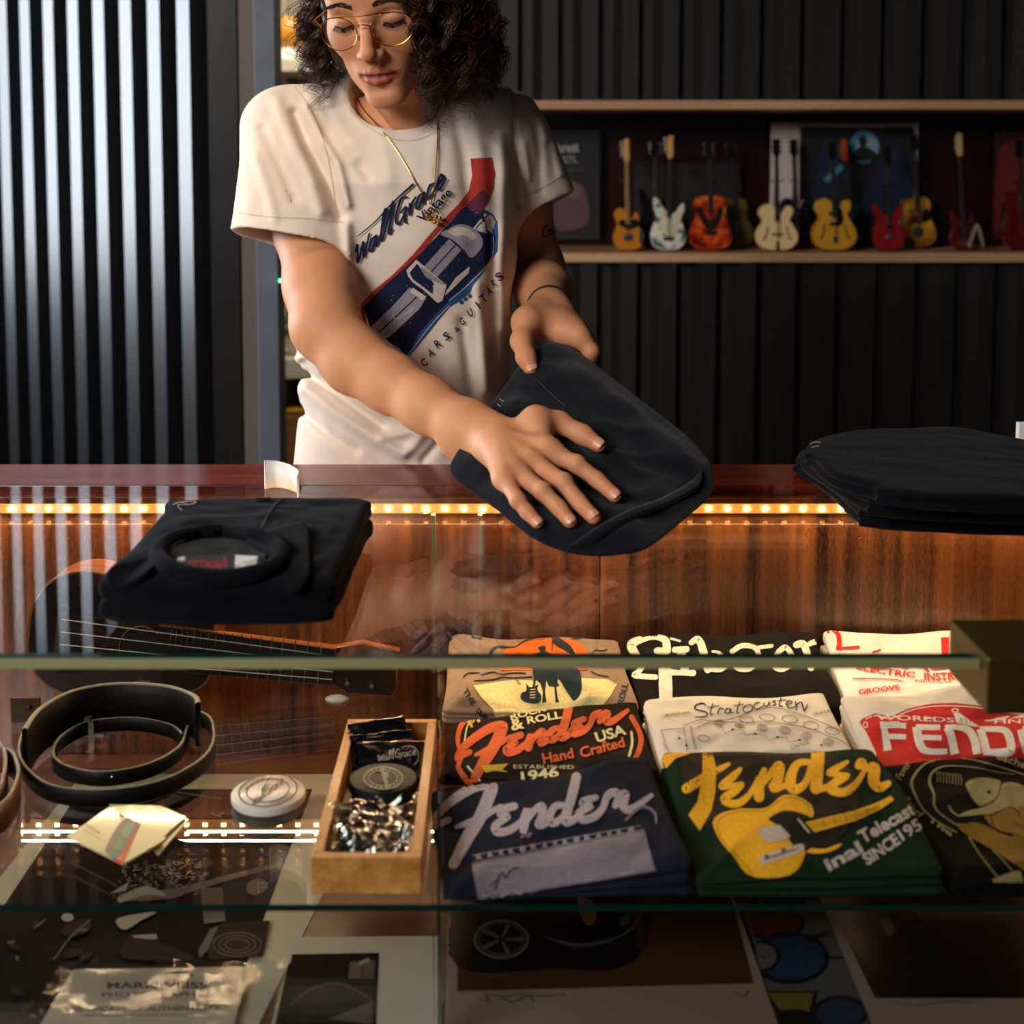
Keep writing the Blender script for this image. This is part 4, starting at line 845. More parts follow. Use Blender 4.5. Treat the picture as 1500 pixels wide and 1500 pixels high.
# -- coiled straps
def strap(name, label, turns, w, mat_in, mat_out, cat='strap', grp=None, buckle=None, rivet=None):
    """turns: list of (px,py,y) path of the upper edge"""
    P = spline([onz(x, y, ZS + w + dz) for x, y, dz in turns], 10); vs = []; fs = []; N = len(P); th = .0016
    for i, p in enumerate(P):
        a = P[max(0, i - 1)]; b = P[min(N - 1, i + 1)]; t = (b - a); t.z = 0; t.normalize(); n = Vector((-t.y, t.x, 0)) * th
        lo = Vector((p.x, p.y, p.z - w + .001))
        vs += [p + n - Vector((0, 0, .0006)), p - Vector((0, 0, 0)), p - n - Vector((0, 0, .0006)), lo - n, lo + n]
    for i in range(N - 1):
        for k in range(5):
            l = (k + 1) % 5; fs.append((i * 5 + k, i * 5 + l, (i + 1) * 5 + l, (i + 1) * 5 + k))
    fs += [(0, 1, 2, 3, 4), tuple((N - 1) * 5 + k for k in (4, 3, 2, 1, 0))]
    fm_ = [1 if (i % 5) in (0, 1) else 0 for i in range((N - 1) * 5)] + [0, 0]
    c = P[N // 2]; t = thing(name, label, cat, (c.x, c.y, ZS), grp)
    o = mkobj('leather_band', vs, fs, [mat_in, mat_out], t, fm_); return t, P
LEA = mat('black_leather', '0e0c0b', .5, spec=.15, bump=.4, bscale=300); EDG = mat('leather_edge', '6f695a', .5); LEB = mat('brown_leather', '5a2c14', .45, bump=.4, bscale=300); 
outer = [(308, 1050, 0), (300, 1085, 0), (258, 1110, 0), (200, 1124, 0), (158, 1122, 0), (112, 1108, 0), (88, 1090, 0), (84, 1070, 0), (105, 1052, 0), (140, 1044, 0), (200, 1041, 0), (255, 1053, 0), (268, 1068, 0), (262, 1085, 0)]
t, P = strap('guitar_strap', 'narrow black leather strap coil inside the wide padded one, left bay', [(275, 1062, 0), (262, 1092, 0), (215, 1118, 0), (150, 1129, 0), (100, 1121, 0), (78, 1104, 0), (86, 1080, 0), (112, 1062, 0), (142, 1053, 0), (200, 1050, 0), (250, 1060, 0), (268, 1074, 0)], .017, LEA, EDG, grp='coiled leather straps in the left bay')
q = onz(139, 1052, ZS + .018); MB().box(q + Vector((-.011, -.006, -.002)), q + Vector((-.004, .004, .0015))).box(q + Vector((-.006, -.006, -.016)), q + Vector((.0, .002, -.002))).box(q + Vector((-.011, -.006, -.019)), q + Vector((.012, .002, -.016))).build('buckle', mat('dull_nickel', '8d8672', .35, metal=.8), t)
rv = MB()
for px_, py_ in ((165, 1140), (140, 1140), (118, 1135)): rv.ball(onz(px_, py_ - 3, ZS + .010) + Vector((0, -.002, 0)), .002, seg=8)
rv.build('rivets', CHROME, t)
t, P = strap('guitar_strap', 'wide black padded leather strap coiled in a large ring, left bay', [(292, 1040, 0), (309, 1052, 0), (312, 1085, 0), (292, 1112, 0), (240, 1140, 0), (180, 1153, 0), (120, 1155, 0), (70, 1146, 0), (38, 1122, 0), (28, 1096, 0), (34, 1070, 0)], .019, LEA, EDG, grp='coiled leather straps in the left bay')
P = spline([onz(x, y, ZS + .052) for x, y in ((36, 1066), (58, 1036), (100, 1012), (150, 1001), (200, 999), (250, 1004), (284, 1016), (290, 1028))], 8)
vs = []; fs = []
for i, p in enumerate(P):
    a = P[max(0, i - 1)]; b = P[min(len(P) - 1, i + 1)]; tt = (b - a).normalized(); n = Vector((-tt.y, tt.x, 0)) * .003; lo = Vector((p.x, p.y, ZS + .002))
    vs += [p + n - Vector((0, 0, .002)), p, p - n - Vector((0, 0, .002)), lo - n, lo + n]
for i in range(len(P) - 1):
    for k in range(5): l = (k + 1) % 5; fs.append((i * 5 + k, i * 5 + l, (i + 1) * 5 + l, (i + 1) * 5 + k))
fs += [(0, 1, 2, 3, 4), tuple((len(P) - 1) * 5 + k for k in (4, 3, 2, 1, 0))]
mkobj('shoulder_pad', vs, fs, [LEA, EDG], t, [1 if (i % 5) in (0, 1) else 0 for i in range((len(P) - 1) * 5)] + [0, 0])
t, P = strap('guitar_strap', 'brown leather strap coil cut off by the left edge of the view', [(-60, 1060, 0), (-20, 1072, 0), (6, 1095, 0), (6, 1130, 0), (-10, 1165, 0), (-60, 1190, 0)], .03, LEB, EDG, grp='coiled leather straps in the left bay')
t, P = strap('guitar_strap', 'outer brown leather strap turn beside the black strap ring, far left', [(-60, 1078, 0), (10, 1095, 0), (24, 1112, 0), (26, 1135, 0), (10, 1168, 0), (-40, 1205, 0)], .03, LEB, EDG, grp='coiled leather straps in the left bay')
a = onz(-20, 1075, ZS + .02); b = onz(52, 1042, ZS + .02); n = Vector((.02, .06, 0)).normalized() * .0
o = MB().box((min(a.x, b.x), 1.515, ZS + .001), (max(a.x, b.x), 1.519, ZS + .030)).ball(Vector((b.x - .012, 1.514, ZS + .020)), .003).build('leather_strap_end', mat('brown_leather_dark', '3a1c10', .5))
tag(o, 'short dark brown riveted leather piece behind the straps at far left', 'strap')

# -- round white tin
c = onz(393, 1160, ZS + .009); t = thing('round_tin', 'round white tin with a grey circular badge, beside the cards', 'tin', (c.x, c.y, ZS + .001))
WT = mat('white_tin', 'd9d2c8', .4, coat=.2); rt = ony(447, 1160, c.y).x - c.x
q = [rt * .97, rt, rt, rt * .95]; z0 = ZS + .0005
o = MB().tube([Vector((c.x, c.y, z0)), Vector((c.x, c.y, z0 + .002)), Vector((c.x, c.y, z0 + .008)), Vector((c.x, c.y, z0 + .0095))], q, 48, up=(1, 0, 0)).build('tin_body', WT, t)
d = Decal(bvh_of(o), 0, 1000, 2.2727, 4); G5 = mat('badge_grey', '5d5a55', .7)
d.ring((892, 360), 98, 52, 4, G5, rot=-8, n=40); d.ring((892, 360), 72, 38, 3, G5, rot=-8, n=40); d.text('CARS & GUITARS', G5, (812, 368), (890, 322), 13, arc=.6); d.text('WYNWOOD, FL', G5, (900, 408), (975, 375), 12, arc=-.5)
MK = lambda x, y: (838 + 1.15 * x - .1 * y, 418 - .86 * x + 1.7 * y)
def waltgrace(d, m, M, w, bar=True):
    def S(p, k=1): d.stroke([M(x, y) for x, y in p], [w * k * (.75 if i in (0, len(p) - 1) else 1) for i in range(len(p))], m)
    S([(0, -12), (2, -16), (4, -2), (9, -14), (10, -2), (15, -16)]); S([(22, -10), (17, -9), (16, -3), (20, -2), (23, -10), (23, -2), (26, -4)])
    S([(26, -4), (32, -22), (29, -22), (28, -3), (31, -4)]); S([(31, -4), (38, -26), (36, -3), (39, -4)])
    if bar: S([(26, -22), (36, -27), (56, -36)], .8)
    S([(52, -20), (46, -22), (42, -10), (46, -3), (52, -8), (52, -12), (47, -11)]); S([(52, -12), (52, -2), (54, 2)]); S([(56, -12), (57, -2), (58, -10), (62, -13)])
    S([(70, -11), (65, -11), (63, -4), (67, -2), (71, -11), (70, -2), (73, -4)]); S([(80, -11), (76, -12), (74, -5), (78, -2), (83, -6)]); S([(83, -6), (89, -9), (87, -13), (84, -8), (86, -2), (93, -5)])
waltgrace(d, G5, MK, 2.4); d.build('printed_design', t)

# -- fanned cards
CARD = mat('pale_green_card', 'a3aa7c', .3, coat=.4); KC = mat('card_kraft', 'b59a78', .6)
tl = [((98, 1225), (160, 1182), (245, 1228), (180, 1266)), ((160, 1178), (235, 1180), (272, 1196), (215, 1248)), ((182, 1200), (240, 1188), (276, 1200), (232, 1252))]
lb = ['top pale green card printed with a car, of the fanned stack', 'second glossy pale card under the car print card', 'lowest kraft edged card of the fanned stack']
for i, q in enumerate(tl):
    z = ZS + .0095 - i * .0028; c4 = [onz(x, y, z + .0025) for x, y in q]; t = thing('picture_card', lb[i], 'card', c4[0].lerp(c4[2], .5) - Vector((0, 0, .003)), 'fanned cards in the left bay')
    vs = [Vector((p.x, p.y, z + .0012)) for p in c4] + c4
    o = mkobj('card_sheet', vs, [(3, 2, 1, 0), (4, 5, 6, 7)] + [(k, (k + 1) % 4, 4 + (k + 1) % 4, 4 + k) for k in range(4)], [CARD, KC], t, [1, 0, 1, 1, 1, 1], False)
    if i == 0:
        d = Decal(bvh_of(o), 0, 1000, 4.4118, 4); TE = mat('card_teal', '2a6a62', .4); RE = mat('card_red', 'c8302a', .4); GN = mat('card_green', '3d7a55', .4); GY = mat('card_grey', '4a5548', .4)
        d.poly([(770, 815), (800, 795), (830, 815), (825, 860), (775, 870)], TE, True); d.poly([(850, 805), (905, 820), (912, 850), (880, 835)], RE)
        d.poly([(680, 1090), (740, 960), (800, 890), (880, 870), (900, 900), (830, 1040), (780, 1110), (720, 1110)], GY, True); d.poly([(780, 980), (830, 905), (870, 915), (820, 1010)], GN); d.poly([(740, 1060), (775, 1010), (800, 1040), (770, 1090)], GN)
        d.stroke([(770, 1160), (800, 1120), (870, 980), (925, 880)], [50, 26, 9, 7], RE); d.poly([(700, 1110), (740, 1100), (760, 1140), (740, 1150)], TE); d.text('WaltGrace', GY, (545, 930), (640, 985), 24, bold=.02); d.text('VINTAGE CARS', GY, (535, 960), (640, 1020), 16); d.build('printed_design', o)

# -- wooden box with badge packets
zt = ZS + .034
A = [onz(508, 1053, zt), onz(638, 1053, zt), onz(619, 1256, zt), onz(457, 1256, zt)]
x0, x1 = (A[0].x + A[3].x) / 2, (A[1].x + A[2].x) / 2; y1_, y0_ = A[0].y, A[3].y
bx = thing('wooden_tray', 'light wooden open box holding black badge packets', 'box', ((x0 + x1) / 2, (y0_ + y1_) / 2, ZS))
th = .0095; zb_ = ZS + .0006
MB().box((x0, y0_, zb_), (x1, y0_ + th, zt), bev=.0008).build('front_wall', BOXW, bx, smooth=False)
MB().box((x0, y1_ - th, zb_), (x1, y1_, zt), bev=.0008).build('back_wall', BOXW, bx, smooth=False)
MB().box((x0, y0_ + th, zb_), (x0 + th, y1_ - th, zt), bev=.0008).build('side_wall', BOXW, bx, smooth=False)
MB().box((x1 - th, y0_ + th, zb_), (x1, y1_ - th, zt), bev=.0008).build('side_wall', BOXW, bx, smooth=False)
MB().box((x0 + th, y0_ + th, zb_), (x1 - th, y1_ - th, zb_ + .004)).build('bottom', BOXW, bx, smooth=False)
FOIL = mat('black_foil', '0c0f16', .16, spec=.9, coat=1, bump=.7, bscale=60); BCR = mat('badge_cream', 'a79e8a', .6, spec=.1); CLF = glassmat('clear_film', (.85, .87, .86), .12, 3.5)
def packet(label, c, w_, l_, rz, tx, ty, m=FOIL, badge=False, amp=.003, seed=0, cat='packet', name='foil_packet'):
    c = Vector(c); t = thing(name, label, cat, c, 'badge packets in the wooden box'); M = Matrix.Rotation(rz, 3, 'Z') @ Matrix.Rotation(tx, 3, 'X') @ Matrix.Rotation(ty, 3, 'Y')
    n = 22; vs = []; fs = []
    for sd in (1, -1):
        for i in range(n + 1):
            for j in range(n + 1):
                u, v = i / n * 2 - 1, j / n * 2 - 1; e = (1 - u * u) * (1 - v * v)
                h = sd * (.0012 + .0035 * e ** .6) + noise.noise(Vector((u * 2.4, v * 2.4, seed))) * amp + noise.noise(Vector((u * 6, v * 6, seed + 3))) * amp * .35
                zz = .0008 * (1 if j % 2 else -1) * (abs(v) > .9)
                vs.append(c + M @ Vector((u * w_ / 2, v * l_ / 2, h + zz)))
    K_ = (n + 1) ** 2
    for s_ in (0, 1):
        for i in range(n):
            for j in range(n):
                a = s_ * K_ + i * (n + 1) + j; f = (a, a + n + 1, a + n + 2, a + 1); fs.append(f if s_ == 0 else f[::-1])
    o = mkobj('wrapper', vs, fs, m, t)
    return t, o, M
cx = (x0 + x1) / 2
t, o, M = packet('upright black foil packet at the back of the wooden box', (cx - .012, y1_ - .034, ZS + .026), .062, .04, .35, 1.0, -.12, seed=1)
t, o, M = packet('second tilted black foil packet in the wooden box', (cx - .006, y1_ - .058, ZS + .024), .066, .04, .22, .75, -.05, seed=2)
t, o, M = packet('black foil packet with cream badge lettering against the right wall of the box', (cx + .006, y1_ - .080, ZS + .021), .07, .055, .12, .45, .05, seed=3, amp=.002)
d = Decal(bvh_of(o), 440, 1030, 5, 3.5); d.ring((790, 390), 75, 75, 5, BCR, a0=-130, a1=60); waltgrace(d, BCR, lambda x, y: (565 + 3.1 * x, 435 - .55 * x + 3 * y), 7, False); d.build('printed_design', o)
# round badge
c = onz(561, 1138, ZS + .027); t = thing('round_badge', 'round black badge with a cream printed ring in the wooden box', 'badge', c - Vector((0, 0, .02)), 'badge packets in the wooden box')
MB().tube([c + Vector((0, 0, -.024)), c + Vector((0, 0, -.004)), c + Vector((0, 0, -.001)), c + Vector((0, 0, 0))], [.033, .034, .033, .029], 40, up=(1, 0, 0)).build('badge_body', mat('badge_black', '12151c', .5, spec=.2), t)
d = Decal(bvh_of([k for k in t.children][0]), 440, 1030, 5, 3.5)
d.ring((607, 552), 142, 80, 10, BCR, n=48); d.ring((607, 552), 104, 58, 8, BCR, n=48); 
for i in range(22): a_ = i * 2 * math.pi / 22; d.ell((607 + math.cos(a_) * 124, 552 + math.sin(a_) * 69), 8, 5, BCR, n=6)
waltgrace(d, BCR, lambda x, y: (578 + .55 * x - 3.1 * y * .6, 478 + 1.7 * x + .6 * y), 11, False); d.build('printed_design', t)
t, o, M = packet('shiny dark blue foil packet under the round badge in the box', (cx, y0_ + .135, ZS + .012), .07, .06, -.1, .1, 0, seed=4, amp=.002)
t, o, M = packet('crumpled clear film packet in the middle of the wooden box', (cx - .006, y0_ + .085, ZS + .025), .070, .060, .25, .15, .1, m=CLF, seed=5, amp=.013, name='film_packet')
t, o, M = packet('crumpled clear film packet at the front end of the wooden box', (cx + .002, y0_ + .045, ZS + .026), .068, .055, -.2, -.1, -.1, m=CLF, seed=6, amp=.014, name='film_packet')
t, o, M = packet('black foil packet below the clear film packets in the box', (cx, y0_ + .05, ZS + .012), .07, .07, .1, 0, 0, seed=7, amp=.002)

# ================================================================ prints lying on the base of the case
def sheet(name, label, q, z, th, m, art=None, cat='print', grp=None, edge=6):
    c4 = [onz(x, y, z + th) for x, y in q]; c = sum(c4, Vector()) / 4
    t = thing(name, label, cat, (c.x, c.y, z), grp); vs = [Vector((p.x, p.y, z)) for p in c4] + c4
    o = mkobj('sheet', vs, [(3, 2, 1, 0), (4, 5, 6, 7)] + [(k, (k + 1) % 4, 4 + (k + 1) % 4, 4 + k) for k in range(4)], m, t, None, False)
    bm = bmesh.new(); bm.from_mesh(o.data); bmesh.ops.recalc_face_normals(bm, faces=bm.faces[:]); bm.to_mesh(o.data); bm.free()
    if art: d = Decal(bvh_of(o), *art[1:], edge); d.lift = .0003; art[0](d); d.build('printed_design', t)
    return t, o
PW = mat('photo_border', 'a09c8a', .55, spec=.2); PK = mat('photo_black', '0e0b09', .6, spec=.04); PG = mat('photo_grey', '46413a', .5, spec=.2); PL = mat('photo_light', '7c776a', .6, spec=.05); PD = mat('photo_dark', '221d17', .6, spec=.05); PV = mat('photo_brown', '382313', .6, spec=.05)
def artA(d):
    rnd = random.Random(3)
    d.poly([(270, 355), (1040, 355), (700, 1260), (-330, 1260)], PK)
    d.poly([(980, 360), (1030, 360), (1010, 400), (965, 395)], PG); d.poly([(950, 415), (1010, 408), (985, 460), (940, 460)], PG); d.stroke([(590, 365), (740, 388)], 6, PG)
    d.stroke([(705, 435), (722, 442), (745, 434)], 5, PL, smooth=False); d.stroke([(712, 440), (735, 447)], 4, PL)
    for i in range(150):
        x = rnd.uniform(400, 700); y = rnd.uniform(595, 705); d.ring((x, y), 9, 5, 2.5, PL if i % 2 else PG, a0=rnd.uniform(0, 180), a1=rnd.uniform(200, 340), n=6)
    d.stroke([(410, 720), (560, 710), (640, 690), (780, 650), (900, 620), (935, 622)], [30, 34, 22, 18, 16, 10], PG); d.stroke([(400, 730), (480, 700), (545, 712)], [20, 30, 10], PL)
    d.poly([(365, 710), (430, 670), (420, 700)], PL); d.poly([(668, 690), (740, 690), (750, 800), (680, 810)], PG)
    for i in range(12): d.stroke([(670, 700 + i * 8), (745, 700 + i * 8)], 2, PD, smooth=False)
    d.poly([(830, 670), (870, 660), (890, 690), (850, 715), (820, 700)], PG, True)
    for i in range(7): d.ell((860 + (i % 3) * 14, 675 + (i // 3) * 14), 4, 4, PL, n=6)
    d.poly([(400, 790), (520, 770), (470, 800), (420, 830), (390, 815)], PL, True); d.poly([(440, 850), (520, 845), (525, 862), (450, 862)], PL)
    d.poly([(400, 905), (430, 860), (520, 870), (640, 920), (620, 930), (440, 930)], PD, True); d.poly([(660, 900), (700, 830), (730, 815), (690, 900), (665, 925)], PG)
    d.poly([(690, 900), (740, 810), (900, 800), (870, 920), (700, 930)], PD); 
    for q in (1, .75, .5): d.ring((790, 880), 80 * q, 40 * q, 3, PG)
    d.ell((255, 825), 50, 26, PD, rot=-15); d.ell((225, 790), 20, 14, PL); d.stroke([(300, 800), (240, 850), (180, 930)], 5, PG)
    for i in range(46): d.ell((rnd.uniform(-150, 330), rnd.uniform(800, 1180)), rnd.uniform(5, 30), rnd.uniform(3, 14), rnd.choice([PG, PD, PD, PD]), rot=rnd.uniform(-40, 20), n=10)
    for i in range(40): x = 700 + i * 6; d.stroke([(x, 560), (x - 40, 640)], 1.6, PD, smooth=False)
z0 = ZB + .0004
sheet('photo_print', 'large black and white photo print with pale border in the left bay', [(120, 1134), (560, 1134), (330, 1600), (-250, 1600)], z0, .0012, PW, (artA, 0, 1000, 2.2727))
def artB(d):
    d.poly([(965, 905), (1262, 900), (1245, 1300), (880, 1300)], PK); d.poly([(1165, 930), (1250, 925), (1245, 985), (1160, 985)], PG); d.ring((1230, 960), 24, 40, 3, PD)
    d.stroke([(1200, 935), (1225, 925)], 14, PL); d.poly([(960, 1060), (1040, 1010), (1140, 1000), (1230, 1040), (1250, 1080), (1180, 1060), (1060, 1070)], PD, True); d.stroke([(965, 1075), (1040, 1020), (1140, 1005), (1240, 1060)], 4, PG); d.poly([(1100, 1120), (1240, 1060), (1240, 1140)], PG)
sheet('photo_print', 'black and white photo print with pale border at the right of the left bay', [(432, 1373), (642, 1371), (652, 1640), (360, 1640)], z0 + .0022, .0012, PW, (artB, 0, 1000, 2.2727))
CERT = mat('cert_paper', '827e72', .5, spec=.2); CI = mat('cert_ink', '45423b', .6, spec=.1)
def artC(d):
    d.text('MARKWEISS', CI, (355, 1018), (690, 1018), 20, bold=.03); d.text('PHOTOGRAPHY', CI, (340, 1048), (680, 1046), 17); d.text('CERTIFICATE OF AUTHENTICITY', CI, (220, 1096), (735, 1092), 17, bold=.02)
    d.stroke([(270, 1108), (660, 1106)], 3, CI, smooth=False); d.stroke([(530, 975), (560, 968), (600, 966), (640, 975)], 8, CI)
t, o = sheet('certificate', 'grey printed certificate sheet in a clear sleeve on the large photo print', [(108, 1420), (362, 1416), (330, 1560), (20, 1564)], z0 + .0062, .0008, CERT, (artC, 0, 1000, 2.2727), cat='certificate')
SLEEVE = glassmat('clear_sleeve', (.93, .93, .92), .08, .4)
vs = []; fs = []; n = 40
q = [onz(90, 1408, z0 + .009), onz(420, 1404, z0 + .009), onz(400, 1580, z0 + .009), onz(-10, 1584, z0 + .009)]
for i in range(n + 1):
    for j in range(n + 1):
        u, v = i / n, j / n; p = q[0].lerp(q[1], u).lerp(q[3].lerp(q[2], u), v); e = min(1, 8 * min(u, 1 - u, v, 1 - v))
        p.z += noise.noise(Vector((u * 7, v * 5, 2))) * .0008 * (1.4 - e * .9) + noise.noise(Vector((u * 40, v * 30, 7))) * .0008; vs.append(p)
for i in range(n):
    for j in range(n): a = i * (n + 1) + j; fs.append((a, a + 1, a + n + 2, a + n + 1))
mkobj('clear_sleeve', vs, fs, SLEEVE, t)
PW2 = mat('photo_border_shaded', '75665a', .6, spec=.1)  # shade of the right bay put into border and art colours
def artD(d):
    d.poly([(85, 100), (765, 100), (825, 325), (85, 345)], PV); CA = mat('print_car_black', '0a0807', .3, coat=.4); CG = mat('print_car_grey', '45413b', .5, spec=.1)
    d.poly([(88, 100), (550, 100), (570, 160), (550, 240), (480, 290), (330, 290), (88, 285)], CA, True)
    d.ring((195, 215), 66, 46, 7, CG); d.ring((195, 215), 56, 38, 2, CG)
    for a_ in range(5): d.stroke([(195 + math.cos(a_ * 1.257) * 10, 215 + math.sin(a_ * 1.257) * 7), (195 + math.cos(a_ * 1.257) * 54, 215 + math.sin(a_ * 1.257) * 36)], [6, 12], mat('print_spoke', '3a3733', .4), smooth=False)
    d.stroke([(305, 210), (370, 228), (450, 222), (520, 190), (555, 130)], [3, 6, 5, 5, 3], CG); d.stroke([(320, 215), (380, 236), (470, 222)], 2, CG); d.poly([(385, 110), (420, 120), (432, 165), (410, 182), (392, 150)], mat('print_amber', '7a5420', .4), True)
    d.poly([(490, 160), (515, 150), (515, 175), (495, 185)], CG); d.stroke([(292, 128), (325, 135)], 8, CG); d.stroke([(100, 145), (150, 135), (205, 150)], 4, CG)
    sg = mat('signature', '4a4038', .6); d.stroke([(140, 362), (165, 370), (155, 352), (200, 358), (240, 352), (290, 358), (350, 352)], 3, sg); d.stroke([(195, 362), (220, 372), (260, 358), (275, 372)], 2.5, sg); d.stroke([(780, 350), (800, 358), (812, 345)], 3, sg)
sheet('photo_print', 'colour photo print of a dark vintage car with signed pale border, below the navy T-shirt', [(658, 1300), (1070, 1300), (1150, 1530), (650, 1530)], z0 + .0016, .0012, PW2, (artD, 620, 1250, 1.7045))
def artE(d):
    bl = mat('cart_blue', '16263c', .5); rd = mat('cart_red', '4c100e', .5); kk = mat('cart_black', '0c0b0b', .5); gr = mat('cart_grey', '4c4c45', .5); ye = mat('cart_yellow', '5f4a15', .5)  # print colours darkened for the same bay shade
    d.ell((905, 118), 50, 34, kk); d.ell((905, 118), 40, 26, bl); d.ell((800, 120), 34, 28, kk); d.ell((796, 118), 26, 22, rd); d.ell((872, 175), 80, 42, kk); d.ell((872, 173), 70, 34, rd)
    d.ell((915, 262), 98, 66, kk); d.ell((920, 262), 84, 56, bl); d.ell((840, 258), 52, 40, kk); d.ell((838, 258), 44, 33, gr); d.stroke([(820, 250), (855, 262)], 4, kk); d.stroke([(965, 215), (1010, 198)], [14, 16], kk); d.stroke([(1000, 262), (1045, 262)], 6, kk, smooth=False)
    d.poly([(850, 345), (985, 345), (970, 410), (880, 400)], kk); d.poly([(860, 350), (975, 350), (962, 400), (890, 392)], ye); d.ell((1040, 400), 70, 44, kk); d.ell((1040, 402), 58, 36, bl); d.ell((930, 430), 60, 40, kk); d.stroke([(1060, 378), (1100, 378)], 5, kk)
sheet('colour_print', 'grey print of overlapping red and blue outlined circles, between two photo prints', [(1082, 1255), (1205, 1255), (1330, 1530), (1130, 1530)], z0, .0010, mat('cart_ground', '43433d', .6, spec=.1), (artE, 620, 1250, 1.7045))
def artF(d):
    d.poly([(1003, 100), (1700, 100), (1900, 362), (1128, 362)], mat('photo_deep', '070404', .3, coat=.4)); d.poly([(1135, 165), (1165, 160), (1182, 195), (1160, 208)], mat('print_tag', '4a403a', .5)); d.stroke([(1030, 130), (1150, 145), (1300, 190)], [5, 10, 4], mat('photo_maroon', '2a0a08', .4)); d.stroke([(1180, 372), (1240, 380), (1300, 370), (1380, 372)], 3, mat('signature', '4a4038', .6))
sheet('photo_print', 'very dark photo print with pale border at the right of the base board', [(1196, 1300), (1640, 1300), (1800, 1530), (1290, 1530)], z0 + .0016, .0012, PW2, (artF, 620, 1250, 1.7045))

# ================================================================ on the counter
LH = thing('folded_sweatshirt', 'black folded quarter zip sweatshirt on the glass top at left', 'sweatshirt', (-.2, 1.33, Z1))
zt_ = Z1 + .042
outl = [onz(255, 730, zt_), onz(380, 727, zt_), onz(532, 727, zt_), onz(536, 745, zt_), onz(518, 790, zt_), onz(492, 838, zt_), onz(484, 848, zt_), onz(400, 852, zt_), onz(270, 854, zt_), onz(156, 848, zt_), onz(148, 840, zt_), onz(162, 824, zt_), onz(205, 785, zt_), onz(238, 748, zt_)]
ho = slab('folded_cloth', outl, down(Z1 + .0008), BLACKC, LH, layers=2, seed=21, wr=.0045, bulge=.006, puff=.003)
hb = bvh_of(ho)
def on(b, x, y, l=0.0):
    d = ray(x, y).normalized(); h = b.ray_cast(CAM, d); return (h[0] - d * l, h[1] if h[1].dot(d) < 0 else -h[1]) if h[0] else (None, None)
# collar: a raised oval band with a fold-over, its inside and the neck label
def ov(cx_, cy_, rx, ry, n=40): return [(cx_ + rx * math.cos(2 * math.pi * k / n), cy_ + ry * math.sin(2 * math.pi * k / n)) for k in range(n)]
C_ = [on(hb, x, y, .004)[0] for x, y in ov(322, 818, 90, 34)]
MB().tube([p + Vector((0, 0, .003)) for p in C_], .0095, 14, closed=True, flat=.9).build('collar', BLACKC, LH)
zz = zt_ + .009
vsI = [on(hb, x, y, .0012)[0] for x, y in ov(320, 826, 74, 26)]
d = Decal(hb, 120, 700, 3.4091, 4); d.lift = .0045; LW = mat('label_white', 'd8d4cf', .5); LR = mat('label_red', '8c1218', .6); LK = mat('label_black', '0a0708', .6)
d.ell((680, 405), 240, 80, mat('lining_black', '060607', .95)); d.poly([(440, 465), (485, 420), (520, 415), (520, 490), (460, 485)], LW); d.poly([(760, 408), (880, 415), (865, 475), (765, 492)], LW); d.poly([(515, 415), (765, 408), (768, 492), (515, 490)], LK)
d.text('RECORDS', LR, (525, 478), (690, 472), 40, bold=.04); d.stroke([(690, 475), (715, 425), (720, 470)], 10, LR); d.stroke([(800, 475), (850, 445), (870, 430)], 5, mat('label_grey', '8a8890', .5)); d.build('neck_label', LH)
d = Decal(hb, 120, 700, 3.4091, 4); d.lift = .0012; d.stroke([(885, 280), (915, 210), (960, 140), (1005, 97)], 12, mat('zip_black', '040405', .5)); d.build('zip', LH)
p_, n_ = on(hb, 385, 733, .003); MB().tube([p_ + Vector((-.008, 0, 0)), p_, p_ + Vector((.008, .002, 0))], .0028, 8).build('zip_pull', mat('zip_metal', '2a2a2e', .3, metal=.8), LH)
d = Decal(hb, 120, 700, 3.4091, 4); EMB = mat('embroidery', '8f8a82', .7); d.stroke([(455, 135), (500, 122), (570, 120), (540, 135), (480, 138), (500, 165)], 5, EMB); d.stroke([(490, 125), (545, 135), (570, 125)], 4, EMB); d.build('embroidered_mark', LH)
# folded collar flap: overlapping hood sides
for q in ([(160, 842), (225, 808), (290, 788), (250, 815), (215, 850), (170, 868)], [(362, 798), (400, 782), (448, 776), (452, 850), (420, 868), (402, 830)]):
    pp = [on(hb, x, y, .001)[0] for x, y in q]
    if all(pp): slab('collar_fold', [p + Vector((0, 0, .006)) for p in pp], lambda p: p - Vector((0, 0, .006)), BLACKC, LH, layers=1, seed=5, n=60, rings=12, puff=.001, wr=.001, bulge=.001)

